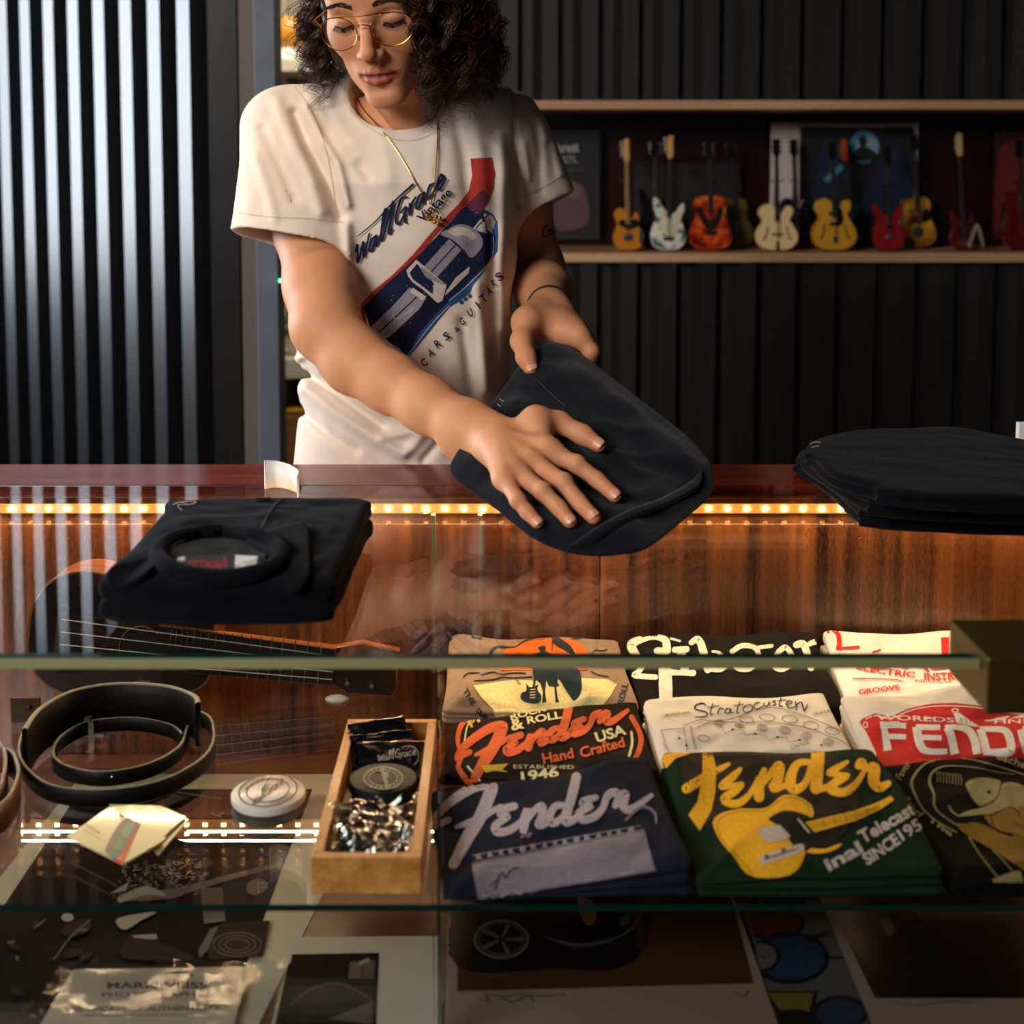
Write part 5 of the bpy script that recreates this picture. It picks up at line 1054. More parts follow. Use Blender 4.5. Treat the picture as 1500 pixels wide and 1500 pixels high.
# dark pile of garments at right
lbs = ['lowest', 'middle', 'topmost']
for i in range(3):
    z_ = Z1 + .021 * (i + 1) ; s_ = i * 7
    t = thing('folded_sweatshirt', lbs[i] + ' black folded garment of the dark pile at the right of the counter', 'sweatshirt', (.5, 1.6, z_ - .02), 'dark garments piled at the right')
    o1 = [onz(1166 + s_, 668 - i * 4, z_), onz(1180 + s_, 655 - i * 6, z_), onz(1250, 645 - i * 8, z_), onz(1400, 640 - i * 8, z_), onz(1500, 652 - i * 5, z_), onz(1640, 670, z_), onz(1690, 730 - i * 10, z_), onz(1600, 760 - i * 16, z_), onz(1400, 757 - i * 16, z_), onz(1270 + i * 12, 750 - i * 17, z_), onz(1254 + i * 12, 742 - i * 17, z_), onz(1212 + i * 4, 706 - i * 8, z_), onz(1172 + s_, 676 - i * 5, z_)]
    o = slab('folded_cloth', o1, down(z_ - .0198), BLACKC, t, layers=2, seed=31 + i, wr=.0022, bulge=.006, puff=.0006)
    if i == 2:
        d = Decal(bvh_of(o), 1000, 560, 3, 4); d.stroke([(558, 275), (575, 265), (605, 266)], 5, EMB); d.stroke([(568, 290), (580, 284), (600, 282)], 4, EMB); d.build('embroidered_mark', t)
    if i == 0:
        p_, n_ = on(bvh_of(o), 1384, 748, .002)
        if p_: MB().tube([p_ + Vector((0, 0, .002)), p_ + Vector((.001, 0, -.004))], .002, 8).build('zip_pull', CHROME, t)

# curved white card and the card at right
def curl(name, label, pts, h, cat='card'):
    vs = []; fs = []; P = spline(pts, 6); th = .0009
    for i, p in enumerate(P):
        a = P[max(0, i - 1)]; b = P[min(len(P) - 1, i + 1)]; t = (b - a).normalized(); n = Vector((-t.y, t.x, 0)) * th
        hh = h * (1 - .25 * i / len(P))
        vs += [p + n, p - n, p - n + Vector((0, 0, hh)), p + n + Vector((0, 0, hh))]
    for i in range(len(P) - 1):
        for k in range(4): l = (k + 1) % 4; fs.append((i * 4 + k, i * 4 + l, (i + 1) * 4 + l, (i + 1) * 4 + k))
    fs += [(0, 1, 2, 3), tuple((len(P) - 1) * 4 + k for k in (3, 2, 1, 0))]
    o = mkobj(name, vs, fs, PAPER); tag(o, label, cat); return o
curl('curled_card', 'small curled white card standing at the back edge of the glass top', [onz(388, 716, Z1 + .0006), onz(405, 714, Z1 + .0006), onz(424, 717, Z1 + .0006), onz(437, 723, Z1 + .0006), onz(436, 729, Z1 + .0006)], .036)
a = onz(1491, 690, Z1)
o = MB().box((a.x, a.y - .0, Z1 + .0008), (a.x + .06, a.y + .012, Z1 + .064), bev=.0006).build('price_card', PAPER, smooth=False); tag(o, 'white card block standing on the ledge at the right edge of the view', 'card')
# ================================================================ smooth solids (signed distance -> surface nets)
def seg_d(P, a, b, ra, rb):
    a = np.array(a, np.float32); b = np.array(b, np.float32); ab = b - a; L = float(ab @ ab) + 1e-12
    t = np.clip(((P - a) @ ab) / L, 0, 1); q = P - a - t[:, None] * ab
    return np.sqrt((q * q).sum(1)) - (ra + (rb - ra) * t)
def smin(a, b, k):
    h = np.clip(.5 + .5 * (b - a) / k, 0, 1); return b + (a - b) * h - k * h * (1 - h)
class Solid:
    def __init__(s): s.ops = []
    def cone(s, a, b, ra, rb=None, k=.01, sub=False):
        rb = ra if rb is None else rb; a, b = Vector(a), Vector(b); r = max(ra, rb)
        lo = [min(a[i], b[i]) - r for i in range(3)]; hi = [max(a[i], b[i]) + r for i in range(3)]
        s.ops.append((lambda P: seg_d(P, a, b, ra, rb), lo, hi, k, sub)); return s
    def chain(s, pts, rs, k=.01, sub=False):
        for i in range(len(pts) - 1): s.cone(pts[i], pts[i + 1], rs[i], rs[i + 1], k, sub)
        return s
    def ell(s, c, r, k=.01, sub=False, M=None):
        c = np.array(c, np.float32); r_ = np.array(r, np.float32); Mi = np.array(M.inverted(), np.float32) if M else np.eye(3, dtype=np.float32); R0 = float(max(r))
        def f(P):
            q = ((P - c) @ Mi.T) / r_; n = np.sqrt((q * q).sum(1)) + 1e-9; g = q / r_; gn = np.sqrt((g * g).sum(1)) + 1e-9
            return np.where(n < .2, (n - 1) * r_.min(), n * (n - 1) / gn)
        s.ops.append((f, list(c - R0), list(c + R0), k, sub)); return s
    def fn(s, f, lo, hi, k=.01, sub=False): s.ops.append((f, lo, hi, k, sub)); return s
    def ev(s, P, m=.04):
        d = np.full(len(P), .5, np.float32)
        for f, lo, hi, k, sub in s.ops:
            msk = ((P >= np.array(lo, np.float32) - m) & (P <= np.array(hi, np.float32) + m)).all(1); idx = np.nonzero(msk)[0]
            if not len(idx): continue
            v = f(P[idx]).astype(np.float32); o = d[idx]
            d[idx] = -smin(-o, v, k) if sub else smin(o, v, k)
        return d
def vnoise(P, sc, seed=0):
    q = P * sc + seed * 17.31; i = np.floor(q).astype(np.int64); f = (q - i).astype(np.float32); f = f * f * (3 - 2 * f); r = 0
    for dx in (0, 1):
        for dy in (0, 1):
            for dz in (0, 1):
                h = ((i[:, 0] + dx) * 73856093) ^ ((i[:, 1] + dy) * 19349663) ^ ((i[:, 2] + dz) * 83492791); h = (h * 1103515245 + 12345) & 0x7fffffff; h = (h ^ (h >> 13)) & 0xffff
                r = r + (h / 32767.5 - 1).astype(np.float32) * (f[:, 0] if dx else 1 - f[:, 0]) * (f[:, 1] if dy else 1 - f[:, 1]) * (f[:, 2] if dz else 1 - f[:, 2])
    return r
def nets(ev, lo, hi, h, slack=1.9, B=8):
    lo = np.array(lo, np.float32); n = [int(math.ceil((hi[i] - lo[i]) / h / B)) * B for i in range(3)]
    V = np.full((n[0] + 1, n[1] + 1, n[2] + 1), .5, np.float32)
    g = [np.arange(0, n[i], B) for i in range(3)]; bx, by, bz = np.meshgrid(*g, indexing='ij'); b = np.stack([bx.ravel(), by.ravel(), bz.ravel()], 1)
    d = ev(lo + (b + B / 2).astype(np.float32) * h, .12); act = np.abs(d) < B * h * .87 * slack
    for q, dv in zip(b[~act], d[~act]):
        if dv < 0: V[q[0]:q[0] + B + 1, q[1]:q[1] + B + 1, q[2]:q[2] + B + 1] = -.5
    A = b[act]; r = np.arange(B + 1); ox, oy, oz = np.meshgrid(r, r, r, indexing='ij'); off = np.stack([ox.ravel(), oy.ravel(), oz.ravel()], 1)
    CH = 400
    for s in range(0, len(A), CH):
        I = (A[s:s + CH, None, :] + off[None]).reshape(-1, 3); V[I[:, 0], I[:, 1], I[:, 2]] = ev(lo + I.astype(np.float32) * h, .03)
    S = V < 0; c = np.zeros([x for x in n], np.int8)
    for a in (0, 1):
        for b_ in (0, 1):
            for e in (0, 1): c += S[a:n[0] + a, b_:n[1] + b_, e:n[2] + e]
    cells = np.argwhere((c > 0) & (c < 8)); idm = np.full(n, -1, np.int32); idm[cells[:, 0], cells[:, 1], cells[:, 2]] = np.arange(len(cells))
    acc = np.zeros((len(cells), 3), np.float64); cnt = np.zeros(len(cells))
    cor = [(a, b_, e) for a in (0, 1) for b_ in (0, 1) for e in (0, 1)]
    for p in cor:
        for ax in range(3):
            if p[ax]: continue
            q = list(p); q[ax] = 1; i0 = cells + p; i1 = cells + q
            v0 = V[i0[:, 0], i0[:, 1], i0[:, 2]]; v1 = V[i1[:, 0], i1[:, 1], i1[:, 2]]; m = (v0 < 0) != (v1 < 0); t = np.where(m, v0 / (v0 - v1 + 1e-20), 0)
            pt = np.array(p, float)[None] + t[:, None] * (np.array(q) - np.array(p))[None]; acc += pt * m[:, None]; cnt += m
    vs = lo + (cells + acc / np.maximum(cnt, 1)[:, None]) * h; F = []
    for ax in range(3):
        u, w_ = (ax + 1) % 3, (ax + 2) % 3; sl0 = [slice(None)] * 3; sl1 = [slice(None)] * 3; sl0[ax] = slice(0, n[ax]); sl1[ax] = slice(1, n[ax] + 1)
        s0, s1 = S[tuple(sl0)], S[tuple(sl1)]; E = np.argwhere(s0 != s1); E = E[(E[:, u] > 0) & (E[:, w_] > 0) & (E[:, u] < n[u]) & (E[:, w_] < n[w_])]
        ins = s0[E[:, 0], E[:, 1], E[:, 2]]; q = []
        for du, dw in ((1, 1), (0, 1), (0, 0), (1, 0)):
            e = E.copy(); e[:, u] -= du; e[:, w_] -= dw; q.append(idm[e[:, 0], e[:, 1], e[:, 2]])
        q = np.stack(q, 1); q[~ins] = q[~ins][:, ::-1]; F.append(q[(q >= 0).all(1)])
    return vs, np.concatenate(F)
def relax(vs, F, it=2, lam=.5):
    n = len(vs)
    for _ in range(it):
        a = np.zeros_like(vs); c = np.zeros(n)
        for i in range(4):
            j = (i + 1) % 4; np.add.at(a, F[:, i], vs[F[:, j]]); np.add.at(a, F[:, j], vs[F[:, i]]); np.add.at(c, F[:, i], 1); np.add.at(c, F[:, j], 1)
        vs = vs + (a / np.maximum(c, 1)[:, None] - vs) * lam
    return vs
def mesh_np(name, vs, F, m, parent=None, col=None):
    me = bpy.data.meshes.new(name); off = np.zeros(3)
    if parent is not None: off = np.array(parent.location)
    me.vertices.add(len(vs)); me.vertices.foreach_set('co', (vs - off).astype(np.float32).ravel()); me.loops.add(len(F) * 4); me.loops.foreach_set('vertex_index', F.astype(np.int32).ravel())
    me.polygons.add(len(F)); me.polygons.foreach_set('loop_start', np.arange(0, len(F) * 4, 4, dtype=np.int32)); me.update(calc_edges=True); me.validate()
    me.polygons.foreach_set('use_smooth', np.ones(len(me.polygons), bool))
    for q in (m if isinstance(m, (list, tuple)) else [m]): me.materials.append(q)
    if col is not None:
        ca = me.color_attributes.new('Col', 'FLOAT_COLOR', 'POINT'); ca.data.foreach_set('color', np.concatenate([col, np.ones((len(col), 1))], 1).astype(np.float32).ravel())
    o = bpy.data.objects.new(name, me); COL.objects.link(o)
    if parent is not None: o.parent = parent
    return o
def bvh_np(vs, F): return BVHTree.FromPolygons([tuple(v) for v in vs], [tuple(int(i) for i in f) for f in F])

# ================================================================ the garment held in both hands
W_ = lambda x, y, Y: ony(x, y, Y)
HELD = cloth('black_twill', '10131b', bscale=700, bump=.6, sheen=.12, rough=.7)
HG = thing('folded_trousers', 'black folded garment held slantwise in both hands above the counter', 'garment', W_(850, 665, 1.56))
og = [W_(803, 502, 1.735), W_(832, 508, 1.735), W_(865, 530, 1.72), W_(930, 580, 1.67), W_(1000, 635, 1.61), W_(1030, 668, 1.578), W_(1040, 684, 1.562), W_(1038, 722, 1.53), W_(1005, 760, 1.475), W_(950, 806, 1.40), W_(905, 815, 1.388), W_(862, 815, 1.385), W_(820, 806, 1.392), W_(780, 786, 1.41), W_(730, 750, 1.455), W_(692, 722, 1.49), W_(660, 692, 1.525), W_(672, 660, 1.56), W_(715, 605, 1.625), W_(745, 560, 1.68), W_(772, 522, 1.72)]
gup = Vector((0, -.5, .86)).normalized()
go = slab('folded_cloth', og, lambda p: p + Vector((.002, .034, -.002)), HELD, HG, layers=3, seed=44, wr=.0085, wsc=11, bulge=.005, puff=.006)
gb = bvh_of(go)
# thick hem roll along the lower right side
hp = [on(gb, x, y, .002)[0] for x, y in ((835, 800), (862, 790), (890, 772), (930, 752), (975, 735), (1015, 712), (1028, 690))]
hp = [p for p in hp if p]
if len(hp) > 3: Sp = spline(hp, 6); MB().tube(Sp, [.0008 + .0068 * min(1, 6 * min(i, len(Sp) - 1 - i) / len(Sp)) for i in range(len(Sp))], 10, flat=.8).build('hem_roll', HELD, HG)
d = Decal(gb, 650, 420, 3.949, 5); SEAM = mat('seam_dark', '050507', .8); d.stroke([(545, 545), (620, 620), (700, 690)], 5, mat('seam_grey', '2c303a', .8)); d.stroke([(320, 650), (350, 668)], 5, EMB); d.stroke([(310, 680), (330, 695)], 5, EMB); d.build('stitching', HG)

# ================================================================ the person
person = thing('person', 'person in a cream printed T-shirt and gold glasses folding a black garment over the counter', 'person', (-.13, 1.93, 0))
yaw, pit, rol = R(13), R(22), R(4)
HR = Matrix.Rotation(-yaw, 3, 'Z') @ Matrix.Rotation(pit, 3, 'X') @ Matrix.Rotation(-rol, 3, 'Y')
HC = W_(537, 30, 1.70) - HR @ Vector((0, -.086, 0))
def hl(x, y, z): return HC + HR @ Vector((x, y, z))
HRn = np.array(HR, np.float32); HCn = np.array(HC, np.float32)
# --- head (in its own frame)
hd = Solid()
hd.ell((0, .022, .045), (.074, .097, .082), .01).ell((0, -.028, -.012), (.062, .060, .088), .03)
hd.ell((0, .0, -.03), (.066, .07, .07), .03)
for s in (-1, 1):
    hd.cone((s * .047, .0, -.062), (s * .012, -.066, -.102), .020, .0135, .022); hd.ell((s * .037, -.058, -.026), (.022, .018, .02), .02)
    hd.cone((s * .058, -.01, -.01), (s * .045, -.055, -.015), .012, .012, .02)
    hd.ell((s * .070, .012, -.012), (.008, .016, .029), .006)
hd.ell((0, -.070, -.104), (.021, .014, .013), .014).ell((0, -.070, -.070), (.030, .017, .024), .018)
hd.cone((-.036, -.072, .020), (.036, -.072, .020), .013, .013, .016).ell((0, -.055, .045), (.052, .03, .035), .03)
for s in (-1, 1):
    hd.ell((s * .031, -.094, -.002), (.0155, .013, .010), .014, True); hd.ell((s * .0315, -.0735, -.002), (.0148, .0122, .0115), .004)
hd.cone((0, -.082, .012), (0, -.104, -.034), .0068, .0088, .010).ell((0, -.107, -.038), (.0098, .0088, .0082), .006)
for s in (-1, 1):
    hd.ell((s * .0118, -.0950, -.041), (.0066, .0080, .0062), .006); hd.ell((s * .0062, -.1005, -.0475), (.0032, .0045, .0025), .0025, True)
hd.cone((0, -.088, -.052), (0, -.090, -.060), .0035, .003, .004, True)
up = [(-.024, -.0775, -.0700), (-.013, -.0855, -.0670), (-.005, -.0885, -.0648), (0, -.088, -.0656), (.005, -.0885, -.0648), (.013, -.0855, -.0670), (.024, -.0775, -.0700)]
lw = [(-.021, -.0775, -.0720), (-.011, -.0855, -.0758), (0, -.0882, -.0775), (.011, -.0855, -.0758), (.021, -.0775, -.0720)]
hd.chain(up, [.0015, .0030, .0036, .0034, .0036, .0030, .0015], .004).chain(lw, [.0018, .0042, .0052, .0042, .0018], .004)
gapp = [(-.023, -.082, -.0706), (-.012, -.0905, -.0702), (0, -.0935, -.0706), (.012, -.0905, -.0702), (.023, -.082, -.0706)]
hd.chain(gapp, [.0010, .0017, .0019, .0017, .0010], .0018, True); hd.ell((0, -.090, -.0905), (.02, .006, .004), .008, True)
# neck in head frame is added in world instead
def head_world(P): return hd.ev(((P - HCn) @ HRn), .03)
nb = W_(600, 165, 1.875)
B_ = Solid()
def ev_head(P, m=.03):
    d = head_world(P); q = seg_d(P, hl(0, .030, -.045), nb + Vector((0, .012, 0)), .053, .056); d = smin(d, q, .025)
    # front throat and collar bones
    for a, b, r in ((hl(-.018, -.02, -.08), W_(585, 178, 1.825), .010), (hl(.03, .0, -.08), W_(612, 178, 1.825), .010)): d = smin(d, seg_d(P, a, b, r + .016, r), .03)
    return d
lo = np.array(HC) - (.13, .15, .19); hi = np.array(HC) + (.13, .17, .15)
vh, Fh = nets(ev_head, lo, hi, .0016); vh = relax(vh, Fh, 2, .5)

# --- arms and hands
arm = Solid()
SR, ER, WR_ = W_(424, 200, 1.905), W_(476, 478, 1.74), W_(724, 650, 1.56)
pr = [SR, W_(455, 335, 1.855), W_(468, 420, 1.79), ER, W_(520, 530, 1.71), W_(570, 560, 1.68), W_(625, 593, 1.64), W_(680, 625, 1.60), WR_]
arm.chain(pr, [.045, .0475, .0445, .0415, .0385, .0345, .0315, .0285, .0265], .02)
# forearm is a little flat at the wrist: side pads
arm.cone(W_(690, 612, 1.60), W_(738, 632, 1.565), .019, .017, .012).cone(W_(668, 648, 1.60), W_(712, 668, 1.565), .019, .015, .012)
def gsurf(x, y, off):
    p, n = on(gb, x, y, 0); n = n.lerp(gup, .5).normalized(); return p + n * off
FR = {'index': [(806, 683), (845, 699), (874, 716), (899, 735)], 'middle': [(779, 701), (824, 728), (848, 749), (868, 767)], 'ring': [(757, 714), (795, 741), (816, 757), (834, 772)], 'little': [(741, 722), (763, 750), (775, 761), (788, 772)]}
FRr = {'index': [.0110, .0096, .0089, .0080], 'middle': [.0112, .0097, .0090, .0081], 'ring': [.0106, .0093, .0086, .0078], 'little': [.0095, .0082, .0076, .0069]}
tips = []; nails = []
for k_, px_ in FR.items():
    q = [gsurf(x, y, r + o_) for (x, y), r, o_ in zip(px_, FRr[k_], (.012, .010, .004, .0005))]
    arm.chain(q, FRr[k_], .004); arm.ell(q[1] + Vector((0, -.001, .002)), (FRr[k_][1] * 1.0,) * 3, .004)
    arm.cone(WR_ + (q[0] - WR_) * .22 + gup * .002, q[0], .0175, .0128, .014)   # metacarpal
    arm.cone(WR_ + (q[0] - WR_) * .35 + gup * .0172, q[0] + gup * .0095, .0032, .0040, .005)   # tendon
    tips.append(q[-1]); nails.append((q[-2], q[-1], FRr[k_][-1]))
tq = [WR_ + Vector((.014, -.004, .0)), gsurf(785, 636, .020), gsurf(818, 632, .014), gsurf(852, 648, .0105), gsurf(876, 661, .009)]
arm.chain(tq, [.019, .0165, .0125, .0108, .0088], .009); arm.cone(tq[1], gsurf(806, 683, .016), .013, .011, .016); nails.append((tq[-2], tq[-1], .0088)); tips.append(tq[-1])
arm.cone(WR_ + Vector((0, -.006, -.004)), gsurf(770, 700, .014), .021, .014, .014)
for p_, q_, r_ in (((690, 625), (714, 640), .0052), ((712, 640), (726, 656), .005), ((598, 560), (640, 590), .0046), ((640, 590), (650, 612), .004), ((727, 640), (752, 668), .0042)):   # veins
    a_ = W_(*p_, 1.6); b_2 = W_(*q_, 1.58)
    ia = WR_ - pr[-2]
    def onarm(x, y):
        d_ = ray(x, y).normalized(); best = None
        for i in range(len(pr) - 1):
            for t_ in np.linspace(0, 1, 9):
                c_ = pr[i].lerp(pr[i + 1], float(t_)); k = (c_ - CAM).dot(d_); pt = CAM + d_ * k; e = (pt - c_).length
                if best is None or e < best[0]: best = (e, pt, [.045, .0475, .0445, .0415, .0385, .0345, .0315, .0285, .0265][i + (t_ > .5)])
        e, pt, r = best; return pt - d_ * math.sqrt(max(0, r * r - e * e))
    arm.cone(onarm(*p_), onarm(*q_), r_, r_ * .8, .006)
# left arm
SL, EL, WL = W_(742, 195, 1.93), W_(786, 398, 2.02), W_(805, 452, 1.83)
arm.chain([SL, W_(760, 300, 1.97), EL, W_(797, 425, 1.93), WL], [.05, .044, .040, .037, .0285], .02)
PL_ = W_(808, 476, 1.785)
LF = {'index': [(848, 492, 1.752), (866, 514, 1.745), (862, 536, 1.752), (850, 548, 1.762)], 'middle': [(845, 484, 1.775), (864, 502, 1.775), (862, 526, 1.785), (848, 538, 1.79)], 'ring': [(838, 480, 1.80), (856, 494, 1.803), (854, 516, 1.81), (842, 528, 1.81)], 'little': [(828, 478, 1.82), (844, 488, 1.825), (843, 506, 1.83), (834, 515, 1.83)]}
for k_, pp in LF.items():
    q = [W_(*v) for v in pp]; r_ = [x * 1.0 for x in FRr[k_]]; arm.chain(q, r_, .004); arm.ell(q[1], (r_[1] * 1.06,) * 3, .004)
    arm.cone(WL + (q[0] - WL) * .25, q[0], .018, .0125, .016)
tl_ = [WL + Vector((-.012, -.012, -.004)), W_(772, 474, 1.762), W_(764, 500, 1.730), W_(771, 524, 1.703), W_(778, 540, 1.692)]
arm.chain(tl_, [.019, .0175, .0130, .0115, .0095], .010); arm.cone(W_(775, 470, 1.775), W_(815, 476, 1.778), .0175, .015, .018); nails.append((tl_[-2], tl_[-1], .0092)); tips.append(tl_[-1])
arm.cone(W_(790, 462, 1.80), W_(826, 488, 1.77), .02, .016, .018)
# torso hidden under the shirt, hips and legs behind the counter
def loft(tab, grow=0):
    Z = np.array([t[0] for t in tab]); D = np.array([t[1:] for t in tab])
    def f(P):
        z = P[:, 2]; v = [np.interp(z, Z, D[:, i]) for i in range(4)]; x = (P[:, 0] - v[0]) / (v[2] + grow); y = (P[:, 1] - v[1]) / (v[3] + grow)
        n = (np.abs(x) ** 2.3 + np.abs(y) ** 2.3) ** (1 / 2.3); d = (n - 1) * np.minimum(v[2], v[3]) * .85; return np.maximum(d, np.maximum(z - Z[-1] - grow, Z[0] - z))
    return f
TAB = [(.80, -.135, 1.975, .165, .115), (.93, -.137, 1.97, .158, .112), (1.0, -.137, 1.965, .152, .108), (1.1, -.135, 1.952, .146, .106), (1.2, -.132, 1.935, .147, .108), (1.3, -.132, 1.915, .152, .113), (1.38, -.134, 1.905, .158, .112), (1.43, -.136, 1.905, .160, .100), (1.465, -.136, 1.905, .140, .080), (1.492, -.134, 1.905, .098, .060), (1.51, -.132, 1.90, .055, .05)]
arm.fn(loft(TAB, -.016), (-.4, 1.7, .80), (.2, 2.2, 1.52), .03)
arm.cone(nb, nb + Vector((0, .01, -.05)), .052, .06, .03)
evA = lambda P, m: arm.ev(P, m)
va, Fa = nets(evA, (-.42, 1.36, .96), (.16, 2.12, 1.53), .0022); va = relax(va, Fa, 2, .5)
vbody = np.concatenate([vh, va]); Fbody = np.concatenate([Fh, Fa + len(vh)])
# skin colour varies by place: lips, nails, warm knuckles and cheeks; shade painted into mouth line, nostrils
col = np.ones((len(vbody), 3), np.float32)
def tint(mask_d, c, r, soft):
    k = np.clip(1 - (mask_d - r) / soft, 0, 1)[:, None]; col[:] = col * (1 - k) + np.array(c, np.float32) * k
L_ = ((vh.astype(np.float32) - HCn) @ HRn); full = np.full(len(vbody), 9., np.float32)
def dl(chain):
    d = np.full(len(vbody), 9., np.float32); e = np.full(len(L_), 9., np.float32)
    for i in range(len(chain) - 1): e = np.minimum(e, seg_d(L_, chain[i], chain[i + 1], 0, 0))
    d[:len(vh)] = e; return d
tint(dl([(0, -.10, -.03), (0, -.11, -.04)]), (1.02, .86, .82), .004, .016)
for s in (-1, 1): tint(dl([(s * .035, -.075, -.03), (s * .04, -.07, -.04)]), (1.02, .88, .84), .006, .02)
tint(dl(up), (.66, .40, .42), .0042, .0022); tint(dl(lw), (.72, .40, .42), .0062, .0022); tint(dl(gapp), (.2, .1, .1), .0022, .0012)
for s in (-1, 1): tint(dl([(s * .016, -.088, -.044), (s * .006, -.10, -.047)]), (.45, .3, .28), .0012, .002)
Va = vbody.astype(np.float32)
for t_ in tips: tint(np.sqrt(((Va - np.array(t_)) ** 2).sum(1)), (1.03, .84, .80), .008, .014)
for k_ in FR:
    for (x, y) in FR[k_][:2]: tint(np.sqrt(((Va - np.array(gsurf(x, y, .012))) ** 2).sum(1)), (1.02, .76, .72), .006, .012)
nz = vnoise(Va, 60, 3)[:, None] * .035 + vnoise(Va, 14, 5)[:, None] * .05; col *= 1 + nz * np.array([[.5, 1, 1.1]])
SK = bpy.data.materials.new('skin'); SK.use_nodes = True; nt = SK.node_tree; b = nt.nodes['Principled BSDF']
at_ = nt.nodes.new('ShaderNodeAttribute'); at_.attribute_name = 'Col'; mx = nt.nodes.new('ShaderNodeMix'); mx.data_type = 'RGBA'; mx.blend_type = 'MULTIPLY'; mx.inputs[0].default_value = 1
mx.inputs[6].default_value = lin('c78a62'); nt.links.new(at_.outputs[0], mx.inputs[7]); nt.links.new(mx.outputs[2], b.inputs['Base Color'])
b.inputs['Roughness'].default_value = .55; b.inputs['Specular IOR Level'].default_value = .35; b.inputs['Subsurface Weight'].default_value = .12; b.inputs['Subsurface Radius'].default_value = (1, .35, .2); b.inputs['Subsurface Scale'].default_value = .006
n_ = nt.nodes.new('ShaderNodeTexNoise'); n_.inputs['Scale'].default_value = 700; bp = nt.nodes.new('ShaderNodeBump'); bp.inputs['Strength'].default_value = .18; bp.inputs['Distance'].default_value = .001
tc = nt.nodes.new('ShaderNodeTexCoord'); nt.links.new(tc.outputs['Object'], n_.inputs[0]); nt.links.new(n_.outputs[0], bp.inputs['Height']); nt.links.new(bp.outputs[0], b.inputs['Normal'])
body = mesh_np('body', vbody, Fbody, SK, person, col)
bb = bvh_np(vbody, Fbody)
# finger nails
nm = mat('finger_nail', 'cf9578', .35, coat=.12)
for a, c_, r in nails:
    ax = (c_ - a).normalized(); v = (CAM - c_).normalized(); n2 = (v.lerp(gup, .35) - ax * v.lerp(gup, .35).dot(ax)).normalized(); s_ = ax.cross(n2); vs = []; fs = []
    for i in range(7):
        for j in range(7):
            u, w2 = (i / 6 * 2 - 1), (j / 6 * 2 - 1); k = math.sqrt(max(0, 1 - .0 * u * u)); rr = min(1, (1 - abs(w2) ** 4 * .5))
            ang = u * .85 * rr; base = c_ + ax * (r * .15 + w2 * r * .62); vs.append(base + (n2 * math.cos(ang) + s_ * math.sin(ang)) * (r * (1.045 - .10 * max(0, w2) ** 2)))
    for i in range(6):
        for j in range(6): a2 = i * 7 + j; fs.append((a2, a2 + 1, a2 + 8, a2 + 7))
    mkobj('finger_nail', vs, fs, nm, body)
# eyes under lowered lids, lashes, brows
BROW = mat('brow_brown', '2a1a12', .7); INK = mat('lash_dark', '120b08', .7); EW = mat('eye_white', 'b5aba2', .25, coat=.5); IR = mat('iris_brown', '1a0e08', .15, coat=1)
for s in (-1, 1):
    e = MB().ball(hl(s * .0315, -.0722, -.0052), .0118, seg=24); e.m = [0] * len(e.f); ey = e.build('eyeball', EW, person)
    MB().ball(hl(s * .0315 - .002, -.0770, -.0100), .0062, seg=16).build('iris', IR, ey)
    lash = spline([hl(s * .0315 + dx, -.0866 + abs(dx) ** 2 * 38, -.0072 + abs(dx) * .16) for dx in (-.0135, -.008, 0, .008, .0135)], 6)
    mb = MB().tube(lash, [.0006] + [.0011] * (len(lash) - 2) + [.0006], 6)
    for i, p in enumerate(lash): 
        if i % 1 == 0: mb.tube([p, p + HR @ Vector((s * .001, -.004, -.0035)), p + HR @ Vector((s * .0018, -.0065, -.0040))], [.00035, .0003, .0001], 4)
    mb.build('eyelashes', INK, person)
    mb = MB(); rnd = random.Random(5 + s)
    for i in range(130):
        t_ = rnd.random(); x = s * (.012 + .034 * t_); z = .0185 + .0075 * math.sin(min(1, t_ * 1.15) * 2.2) - .004 * t_ + rnd.uniform(-1, 1) * .0036 * (1 - t_ * .65)
        o3 = hl(x, -.13, z); h_ = bb.ray_cast(o3, HR @ Vector((0, 1, 0)))
        if h_[0] is None: continue
        p = h_[0]; g_ = HR @ Vector((s * (.004 + .003 * t_), -.0003, .0028 * (1 - 1.5 * t_))); q = p + h_[1] * .0009
        mb.tube([p - h_[1] * .0005, q + g_ * .5, q + g_ - h_[1] * .0004], [.0004, .00035, .0001], 4)
    mb.build('eyebrow', BROW, person)
# ================================================================ T-shirt
RS0, RS1 = W_(418, 190, 1.885), W_(424, 352, 1.83); LS0, LS1 = W_(738, 188, 1.925), W_(786, 305, 1.965)
def axn(a, b): return np.array((b - a).normalized(), np.float32)
rax, lax = axn(RS0, RS1 + Vector((-.0, 0, 0))), axn(LS0, LS1); rcut = (Vector((-.18, -.25, -1))).normalized(); lcut = Vector((.42, -.1, -.9)).normalized()
RSs, LSs = (RS0, RS1, .060, .080, rcut), (LS0, LS1, .057, .060, lcut)
def sleeve(S, g=0, ext=0):
    a, b, ra, rb, cut = S; c = np.array(cut, np.float32); bn = np.array(b, np.float32)
    def f(P):
        bb_ = b + (b - a).normalized() * .08
        # flattened front to back
        Q = P.copy(); cy = a.y + (P[:, 2] - a.z) / (b.z - a.z) * (b.y - a.y); Q[:, 1] = cy + (P[:, 1] - cy) * 1.18
        A, B = a.copy(), bb_.copy(); d = seg_d(Q, A, B, ra, rb + (rb - ra) * .4) + g
        return np.maximum(d, (P - bn) @ c - ext)
    return f
col_c = W_(583, 128, 1.845)
def nk(P, g=0):
    q = (P - np.array(col_c, np.float32)) / np.array((.067 + g, .080 + g, .0625 + g), np.float32); n = np.sqrt((q * q).sum(1)); return (n - 1) * .064
folds = []   # (polyline px, half width px, height m)
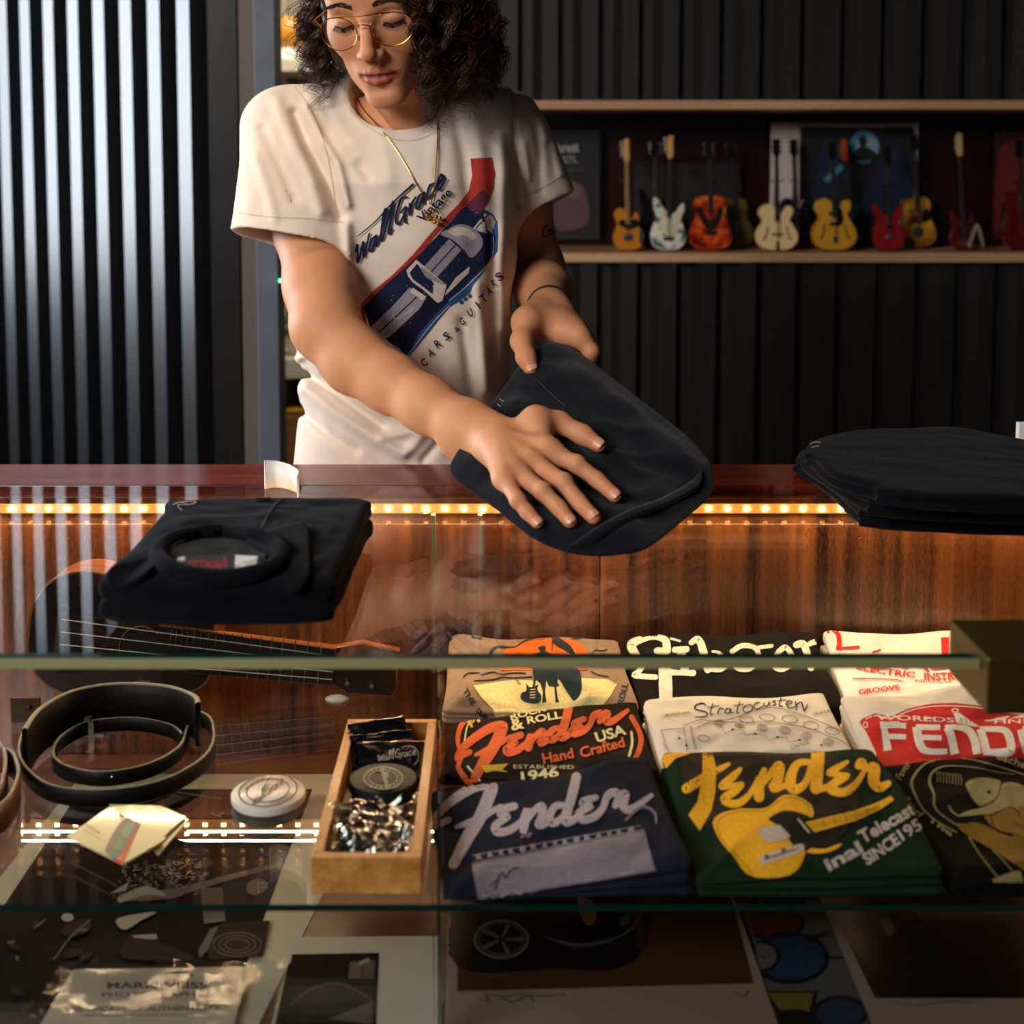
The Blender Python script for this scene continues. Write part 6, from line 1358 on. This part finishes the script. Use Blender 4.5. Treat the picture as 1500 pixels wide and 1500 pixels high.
def fold(p, w, h): folds.append((np.array(p, np.float32), w, h * (1.5 if p[0][1] > 495 or p[0][0] < 560 else 1)))
fold([(432, 165), (452, 215), (478, 262), (498, 318)], 8, -.006); fold([(448, 158), (470, 200), (495, 240), (510, 300)], 7, .005); fold([(405, 150), (425, 200), (455, 260), (470, 310)], 10, .004)
fold([(385, 190), (410, 240), (432, 290)], 8, -.0035); fold([(375, 230), (392, 280), (402, 320)], 8, .003); fold([(455, 140), (490, 180), (520, 230)], 10, .003); fold([(470, 150), (510, 215), (540, 260)], 8, -.003)
fold([(508, 330), (512, 400), (525, 460)], 8, .004); fold([(560, 190), (570, 260)], 12, .0025); fold([(640, 190), (632, 250), (640, 300)], 10, .0025); fold([(665, 165), (680, 230), (688, 300)], 9, -.003); fold([(690, 150), (705, 220), (710, 300), (708, 380)], 9, .002)
fold([(752, 122), (754, 200), (759, 300)], 4, -.003); fold([(735, 200), (738, 300), (734, 400), (738, 480)], 9, .0032); fold([(720, 330), (722, 430), (724, 520)], 8, -.003); fold([(700, 420), (706, 500), (712, 570)], 9, .005); fold([(676, 470), (686, 540), (694, 590)], 8, -.004)
fold([(440, 505), (470, 540), (520, 575), (560, 600)], 9, .006); fold([(450, 548), (500, 580), (560, 625)], 7, -.006); fold([(446, 570), (490, 605), (545, 640), (590, 665)], 9, .006); fold([(440, 600), (480, 635), (520, 660)], 7, -.004); fold([(560, 640), (620, 630), (680, 640)], 8, .004); fold([(600, 660), (640, 610), (680, 600)], 8, .004); fold([(620, 675), (650, 640)], 6, -.004); fold([(436, 525), (450, 520), (470, 540)], 6, .006)
fold([(800, 160), (812, 210), (822, 255)], 7, .003); fold([(782, 160), (790, 220), (792, 280)], 6, -.003); fold([(768, 210), (775, 260)], 6, .003); fold([(770, 140), (800, 200)], 7, .003)
def foldf(P):
    q = P - np.array(CAM, np.float32); f_ = q[:, 1] * ct - q[:, 2] * st; u_ = q[:, 1] * st + q[:, 2] * ct; X = CX + F * q[:, 0] / f_; Y = CY - F * u_ / f_; r = np.zeros(len(P), np.float32)
    for p, w_, h in folds:
        m = (X > p[:, 0].min() - 3 * w_) & (X < p[:, 0].max() + 3 * w_) & (Y > p[:, 1].min() - 3 * w_) & (Y < p[:, 1].max() + 3 * w_)
        if not m.any(): continue
        x, y = X[m], Y[m]; best = np.full(len(x), 1e9, np.float32)
        for i in range(len(p) - 1):
            ab = p[i + 1] - p[i]; t = np.clip(((x - p[i, 0]) * ab[0] + (y - p[i, 1]) * ab[1]) / (ab @ ab), 0, 1); best = np.minimum(best, (x - p[i, 0] - t * ab[0]) ** 2 + (y - p[i, 1] - t * ab[1]) ** 2)
        r[m] += h * np.exp(-best / (w_ * w_))
    return r
tlo, thi = (-.47, 1.70, .94), (.17, 2.12, 1.56)
T0 = Solid(); T0.fn(loft(TAB, .004), (-.4, 1.7, .8), (.2, 2.2, 1.53), .02)
T0.fn(sleeve(RSs), (-.5, 1.7, 1.2), (-.1, 2.1, 1.6), .035).fn(sleeve(LSs), (-.1, 1.75, 1.2), (.2, 2.15, 1.6), .035)
T0.cone(W_(470, 175, 1.895), W_(545, 150, 1.895), .045, .045, .03).cone(W_(700, 172, 1.91), W_(640, 150, 1.90), .045, .045, .03)
def evT(P, m):
    d = T0.ev(P, m)
    nzz = vnoise(P * np.array([1, 1, .7], np.float32), 16, 2) * .0032 + vnoise(P * np.array([1.3, 1, .6], np.float32), 38, 4) * .0012
    n = nk(P); band = np.clip(1 - np.abs(n - .006) / .008, 0, 1) * .0022
    disp = nzz * np.clip((n - .01) / .02, 0, 1) + foldf(P) + band; d = d - disp
    d = np.maximum(d, -n)                        # neck opening
    for S in (RSs, LSs):                         # hollow sleeves
        a, b_e, ra, rb, cut = S; inn = np.maximum(sleeve(S, .0050, .03)(P) - np.minimum(disp, 0), -((P - np.array(b_e, np.float32)) @ np.array(cut, np.float32)) - .075)
        d = np.maximum(d, -inn)
    return d
vt, Ft = nets(evT, tlo, thi, .0023); vt = relax(vt, Ft, 2, .5)
TEE = cloth('cream_tee', 'e3d2c0', var=.03, bump=.35, sheen=.1, bscale=1200)
tee = mesh_np('t_shirt', vt, Ft, TEE, person); tb = bvh_np(vt, Ft)
d = Decal(tb, 480, 200, 4.1667, 4.5); d.lift = .0006
NV = cm('tee_navy', '1c2340'); RDT = cm('tee_red', 'a8352c'); BLU = cm('tee_blue', '27507f'); GR1 = cm('tee_grey', '8f8b92'); GR2 = cm('tee_pale', 'c9bcae'); DK = cm('tee_dark', '171628'); PUR = cm('tee_purple', '5a2a3c')
d.poly([(872, 135), (1000, 128), (1020, 230), (1010, 310), (975, 400), (930, 480), (830, 432), (740, 520), (650, 610), (560, 730), (450, 830), (340, 910), (220, 1030), (245, 1180), (225, 1160), (200, 1060), (205, 1020), (280, 940), (400, 840), (520, 720), (620, 600), (720, 490), (800, 410), (860, 330), (882, 240)], RDT)
d.poly([(950, 440), (1000, 470), (1035, 520), (1040, 600), (1035, 700), (990, 760), (880, 920), (870, 950), (790, 1010), (740, 1040), (700, 1090), (620, 1190), (540, 1290), (480, 1365), (430, 1320), (600, 1100), (900, 700), (930, 500)], BLU)
for x, y in ((815, 1010), (840, 990), (868, 972)): d.ell((x, y), 13, 13, BLU, n=10)
d.poly([(835, 430), (890, 375), (950, 440), (1000, 540), (1030, 620), (1000, 740), (880, 870), (740, 1000), (660, 1090), (560, 1200), (500, 1320), (480, 1330), (400, 1280), (260, 1160), (215, 1040), (340, 915), (470, 800), (580, 700), (700, 570)], NV)
d.poly([(890, 375), (945, 320), (990, 370), (930, 480), (840, 425)], PUR)
d.poly([(430, 990), (600, 900), (700, 1010), (480, 1290), (380, 1260), (260, 1160)], DK)
d.poly([(885, 560), (935, 500), (955, 520), (970, 590), (930, 580)], GR2); d.poly([(950, 470), (1000, 480), (1025, 520), (1000, 590), (975, 570), (960, 520)], GR2); d.stroke([(905, 560), (985, 465)], 7, NV, smooth=False)
d.poly([(690, 595), (740, 560), (800, 535), (870, 550), (930, 600), (945, 650), (930, 690), (875, 740), (830, 690), (760, 630)], GR1, True); d.poly([(730, 580), (800, 550), (870, 570), (905, 610), (880, 630), (830, 600), (790, 610)], GR2, True)
d.poly([(580, 800), (740, 625), (815, 690), (665, 860)], GR1); d.stroke([(635, 820), (785, 655)], 8, NV, smooth=False)
d.poly([(480, 815), (540, 750), (600, 800), (725, 905), (700, 1000), (670, 1015), (590, 940), (520, 890), (490, 850)], GR2); d.poly([(500, 830), (545, 775), (600, 830), (650, 900), (640, 960), (600, 930), (520, 870)], NV); d.poly([(640, 905), (725, 905), (690, 990), (660, 1000)], GR2); d.poly([(550, 780), (720, 900), (690, 900), (600, 860)], GR1)
d.poly([(725, 940), (780, 860), (865, 790), (860, 830), (790, 900), (715, 970)], GR2)
d.poly([(500, 920), (600, 985), (560, 1050), (390, 1210), (340, 1240), (265, 1160), (390, 1040)], GR1); d.stroke([(560, 960), (410, 1105), (305, 1200)], 9, NV); d.poly([(520, 920), (600, 975), (580, 1000), (500, 945)], GR2); d.stroke([(395, 1085), (430, 1110), (530, 1040)], 4, GR2)
d.stroke([(262, 1160), (380, 1260), (430, 1290), (470, 1330), (500, 1320), (620, 1160), (740, 1030)], 4, GR2); d.stroke([(740, 1000), (860, 900), (980, 770), (1010, 690), (1010, 610)], 5, GR2)
rnd = random.Random(11)
for i in range(90):
    t_ = rnd.random(); c_ = (300 + 620 * t_ + rnd.uniform(-70, 90), 1180 - 680 * t_ + rnd.uniform(-60, 110)); d.ell(c_, 2.6, 2.6, GR2, n=5)
waltgrace(d, NV, lambda x, y: (160 + 6.05 * x - .6 * (y + 8), 790 - 5.45 * x + 8.6 * (y + 2) * (1 - .0018 * x)), 15, False)
d.stroke([(175, 612), (290, 520), (400, 400), (520, 292)], [5, 8, 10, 14], NV)
d.text('Vintage', NV, (575, 525), (760, 345), 52, bold=.02)
for i, (ch, x, y) in enumerate((('R', 505, 1405), ('C', 585, 1405), ('A', 625, 1345), ('R', 668, 1290), ('S', 722, 1245), ('&', 780, 1195), ('G', 815, 1155), ('U', 866, 1100), ('I', 925, 1050), ('T', 940, 1015), ('A', 975, 970), ('R', 1010, 920), ('S', 1045, 880))):
    w_ = {'I': 8, '&': 28}.get(ch, 34); h_ = 34 if ch == '&' else 54; d.text(ch, NV, (x, y), (x + w_ * .82, y - w_ * .57), h_ * .88, up=(-.50, -.86), bold=.02)
d.build('printed_design', tee)
# seams of the sleeve hems and shoulder
SE = cm('tee_seam', 'c9b9a0')
for sp in ([(349, 312), (400, 318), (450, 320), (502, 326)], [(759, 292), (800, 272), (836, 248)], [(432, 128), (455, 160), (478, 220), (492, 300)], [(748, 120), (756, 180), (758, 240), (760, 290)], [(512, 160), (535, 183), (567, 201), (602, 206), (636, 194), (660, 168)]):
    d = Decal(tb, 0, 0, 1, 5); d.lift = .0004; d.stroke(sp, 1.6, SE); d.build('seam', tee)
# arm tattoo
d = Decal(bb, 300, 0, 2.5, 3); d.lift = .0003; TT = mat('tattoo_ink', '3c3a44', .5)
for p in ([(1255, 825), (1238, 840), (1240, 862), (1256, 866)], [(1262, 840), (1262, 858), (1272, 850), (1262, 840)], [(1276, 835), (1280, 862)], [(1276, 836), (1288, 842), (1280, 850)], [(1292, 815), (1290, 845)]): d.stroke(p, 6, TT)
d.build('arm_tattoo', body)
# trousers behind the counter
TR = cloth('dark_denim', '1a1d26')
lg = Solid(); 
for s in (-1, 1): lg.chain([Vector((-.135 + s * .085, 1.98, .84)), Vector((-.135 + s * .10, 1.96, .50)), Vector((-.135 + s * .11, 2.0, .10))], [.095, .075, .055], .03)
lg.fn(loft([(.78, -.135, 1.975, .17, .12), (.90, -.135, 1.972, .163, .118), (.97, -.137, 1.968, .155, .11)]), (-.4, 1.8, .7), (.1, 2.2, 1.0), .03)
v_, f_ = nets(lambda P, m: lg.ev(P, m), (-.36, 1.83, .06), (.09, 2.12, .99), .006); mesh_np('trousers', v_, f_, TR, person)
for s in (-1, 1):
    so = Solid(); bx_ = -.135 + s * .11; so.chain([Vector((bx_, 2.02, .05)), Vector((bx_, 1.93, .04)), Vector((bx_, 1.87, .03))], [.045, .043, .028], .02).cone(Vector((bx_, 2.0, .06)), Vector((bx_, 2.0, .13)), .045, .05, .02)
    def evs(P, m): return np.maximum(so.ev(P, m), -P[:, 2] + .001)
    v_, f_ = nets(evs, (bx_ - .07, 1.82, -.01), (bx_ + .07, 2.1, .2), .005); mesh_np('shoe', v_, f_, mat('shoe_black', '101010', .5), person)

# ================================================================ glasses, chain, bracelet
def hv(x, y, z): return hl(x, y, z)
for s in (-1, 1):
    cx_, cz_ = s * .0345, -.0085
    def rim(a, k=1): 
        x = math.cos(a) * .0258 * k; z = math.sin(a) * .0225 * k; z = z if z < 0 else z * .86; return hv(cx_ + x, -.1035 + abs(cx_ + x) ** 2 * 3.2, cz_ + z)
    pts = [rim(2 * math.pi * i / 44) for i in range(44)]
    g = MB().tube(pts, .00085, 8, closed=True).build('lens_rim', GOLD, person)
    mb = MB(); vs = [rim(2 * math.pi * i / 44, .98) for i in range(44)]; cc = sum(vs, Vector()) / 44; mb.add(vs + [cc], [(i, (i + 1) % 44, 44) for i in range(44)]); mb.build('lens', glassmat('lens_glass', (.96, .96, .96)), g)
    e0 = rim(R(90 - s * 68)); MB().tube([e0, hv(s * .066, -.0925, .006), hv(s * .0695, -.084, .006), hv(s * .072, -.03, .004), hv(s * .074, .01, 0)], [.0012, .0022, .0011, .001, .001], 8).build('temple_arm', GOLD, person)
    MB().tube([rim(R(90 + s * 95)), hv(s * .0095, -.101, -.012), hv(s * .010, -.098, -.018)], .0006, 6).ball(hv(s * .0105, -.0965, -.018), .003, sc=(.5, .8, 1.3), seg=8).build('nose_pad', GOLD, person)
MB().tube(spline([hv(-.0105, -.1035, -.003), hv(0, -.1065, .0005), hv(.0105, -.1035, -.003)], 6), .0009, 8).build('bridge', GOLD, person)
MB().tube(spline([hv(-.036, -.100, .0108), hv(-.018, -.1045, .0118), hv(0, -.1065, .0112), hv(.018, -.1045, .0118), hv(.036, -.100, .0108)], 6), .0009, 8).build('brow_bar', GOLD, person)
def onb(x, y, l):
    d_ = ray(x, y).normalized(); best = None
    for t_ in (tb, bb):
        h_ = t_.ray_cast(CAM, d_)
        if h_[0] is not None and (best is None or h_[3] < best[3]): best = h_
    return best[0] - d_ * l if best else None
L1 = [onb(*p, .0024) for p in [(q.x, q.y) for q in spline([(516, 128), (530, 158), (552, 182), (580, 218), (606, 262), (630, 302)], 5)]]
L2 = [onb(*p, .0024) for p in [(q.x, q.y) for q in spline([(630, 302), (636, 280), (639, 240), (641, 200), (640, 158), (636, 140)], 5)]]
ch = [p for p in L1 + L2[1:] if p]
for _ in range(3): ch = [ch[0]] + [ch[i] * .5 + (ch[i - 1] + ch[i + 1]) * .25 + Vector((0, -.0004, 0)) for i in range(1, len(ch) - 1)] + [ch[-1]]
fine = spline(ch, 6)
MB().tube(fine, [.0006 + .0004 * (i % 2 == 0) for i in range(len(fine))], 6).build('necklace', GOLD, person)
pd = MB(); p0 = onb(636, 308, .004)
pd.tube([p0 + Vector((.0055 * math.cos(a * .628), -.001, .0055 * math.sin(a * .628) - .004)) for a in range(10)], .0009, 6, closed=True)
for dx, dz in ((-.006, -.012), (.0, -.015), (.005, -.017), (.007, -.010), (-.009, -.008), (.002, -.009)): pd.ball(p0 + Vector((dx, -.001, dz)), .0028, seg=8)
pd.build('pendant', GOLD, person)
q = [W_(x, y, z) for x, y, z in ((788, 440, 1.812), (800, 438, 1.795), (812, 446, 1.79), (826, 462, 1.80))]
ax = (WL - W_(797, 425, 1.93)).normalized(); u_ = ax.orthogonal().normalized(); v2 = ax.cross(u_); cB = WL + ax * -.006
MB().tube([cB + (u_ * math.cos(a * .26) + v2 * math.sin(a * .26)) * .0302 for a in range(24)], .0017, 6, closed=True).build('bracelet', mat('bracelet_dark', '17130f', .6), person)

# ================================================================ hair
HAIRM = mat('dark_brown_hair', '3a2216', .36, spec=.5, var=.35, vscale=120)
hb_ = Solid(); hb_.ell((0, .034, .052), (.084, .100, .088), .01)
hb_.ell((.080, .01, -.03), (.030, .058, .075), .03).ell((-.074, .030, -.03), (.024, .052, .070), .03).ell((0, .09, -.03), (.07, .035, .08), .03)
hb_.ell((0, -.10, -.01), (.058, .075, .075), .012, True).ell((0, -.022, .092), (.068, .070, .048), .02)
evh = lambda P, m: hb_.ev((P - HCn) @ HRn, m)
v_, f_ = nets(evh, np.array(HC) - (.17, .2, .2), np.array(HC) + (.17, .2, .2), .0035); v_ = relax(v_, f_, 1)
rnd = random.Random(23); HV = []; HF = []
def strand(path, r0, seed=0):
    n = len(path); base = len(HV)
    for i, p in enumerate(path):
        t = (path[min(n - 1, i + 1)] - path[max(0, i - 1)]).normalized(); a = t.orthogonal().normalized(); b = t.cross(a); r = r0 * (1 - (i / (n - 1)) ** 3 * .85)
        for k in range(3): q = k * 2.0944; HV.append(p + (a * math.cos(q) + b * math.sin(q)) * r)
    for i in range(n - 1):
        for k in range(3): l = (k + 1) % 3; HF.append((base + i * 3 + k, base + i * 3 + l, base + (i + 1) * 3 + l, base + (i + 1) * 3 + k))
UPL = HR.transposed() @ Vector((0, 0, 1))
def clump(az, top_r, zend, out, n, curl_r, wl, spread, front=0, rr=.00055):
    """az: direction around the head (0 = his left / image right, 90 = back, 180 = image left)"""
    ph = rnd.uniform(0, 6.28); sgn = rnd.choice((-1, 1)); a0 = R(az); dx, dy = math.cos(a0), math.sin(a0)
    for k in range(n):
        jx, jy, jz = rnd.gauss(0, spread), rnd.gauss(0, spread), rnd.gauss(0, spread); pts = []; steps = 30; cr = curl_r * rnd.uniform(.8, 1.2); wl_ = wl * rnd.uniform(.95, 1.05); ze = zend + rnd.uniform(-.016, .02); p_ = ph + rnd.gauss(0, .35)
        for i in range(steps):
            t = i / (steps - 1)
            if t < .35:
                q = t / .35 * math.pi / 2; rx = .006 + .082 * math.sin(q); z = .05 + .087 * math.cos(q) * 1.0; ry = .006 + .098 * math.sin(q)
                x = dx * rx; y = dy * ry + .030
            else:
                q = (t - .35) / .65; z = .05 + (ze - .05) * q; bul = out * math.sin(min(1, q * 1.15) * math.pi * .62)
                x = dx * (.088 + bul); y = dy * (.104 + bul) + .030 + front * q
            g = min(1, max(0, (t - .12) / .4)); amp = cr * g * (.6 + .9 * t); w_ = z / wl_ * 6.283 * sgn + p_
            tx, ty = -dy, dx
            x += dx * math.cos(w_) * amp * .8 + tx * math.sin(w_) * amp + jx * (.3 + t); y += dy * math.cos(w_) * amp * .8 + ty * math.sin(w_) * amp + jy * (.3 + t); z += jz * t
            pts.append(hl(x, y, z))
        strand(pts, rr * rnd.uniform(.8, 1.2))
for i in range(110): clump(rnd.uniform(-58, 60), 0, rnd.uniform(-.150, -.10), rnd.uniform(.0, .045), 15, rnd.uniform(.008, .014), rnd.uniform(.04, .065), .0015)
for i in range(50): clump(rnd.uniform(120, 204), 0, rnd.uniform(-.155, -.09), rnd.uniform(.004, .044), 16, rnd.uniform(.008, .014), rnd.uniform(.035, .055), .0015)
for i in range(44): clump(rnd.uniform(60, 120), 0, rnd.uniform(-.14, -.08), rnd.uniform(0, .015), 14, rnd.uniform(.006, .010), rnd.uniform(.045, .07), .0022)
for i in range(16): clump(rnd.uniform(-45, 10), 0, rnd.uniform(-.155, -.12), rnd.uniform(.02, .045), 6, rnd.uniform(.009, .014), rnd.uniform(.04, .05), .004)
for i in range(14): clump(rnd.uniform(170, 200), 0, rnd.uniform(-.14, -.06), rnd.uniform(.025, .05), 5, rnd.uniform(.010, .015), rnd.uniform(.035, .045), .004)
for i in range(60): clump(rnd.uniform(205, 302), 0, rnd.uniform(.058, .075), rnd.uniform(.0, .008), 12, rnd.uniform(.002, .004), rnd.uniform(.05, .07), .0022)
nb0 = len(v_); V3 = [Vector(p) for p in v_] + HV
hair = mkobj('hair', V3, [tuple(int(i) for i in q) for q in f_] + [tuple(i + nb0 for i in q) for q in HF], HAIRM, person)
print('hair', len(HF), 'tee', len(Ft), 'body', len(Fbody))
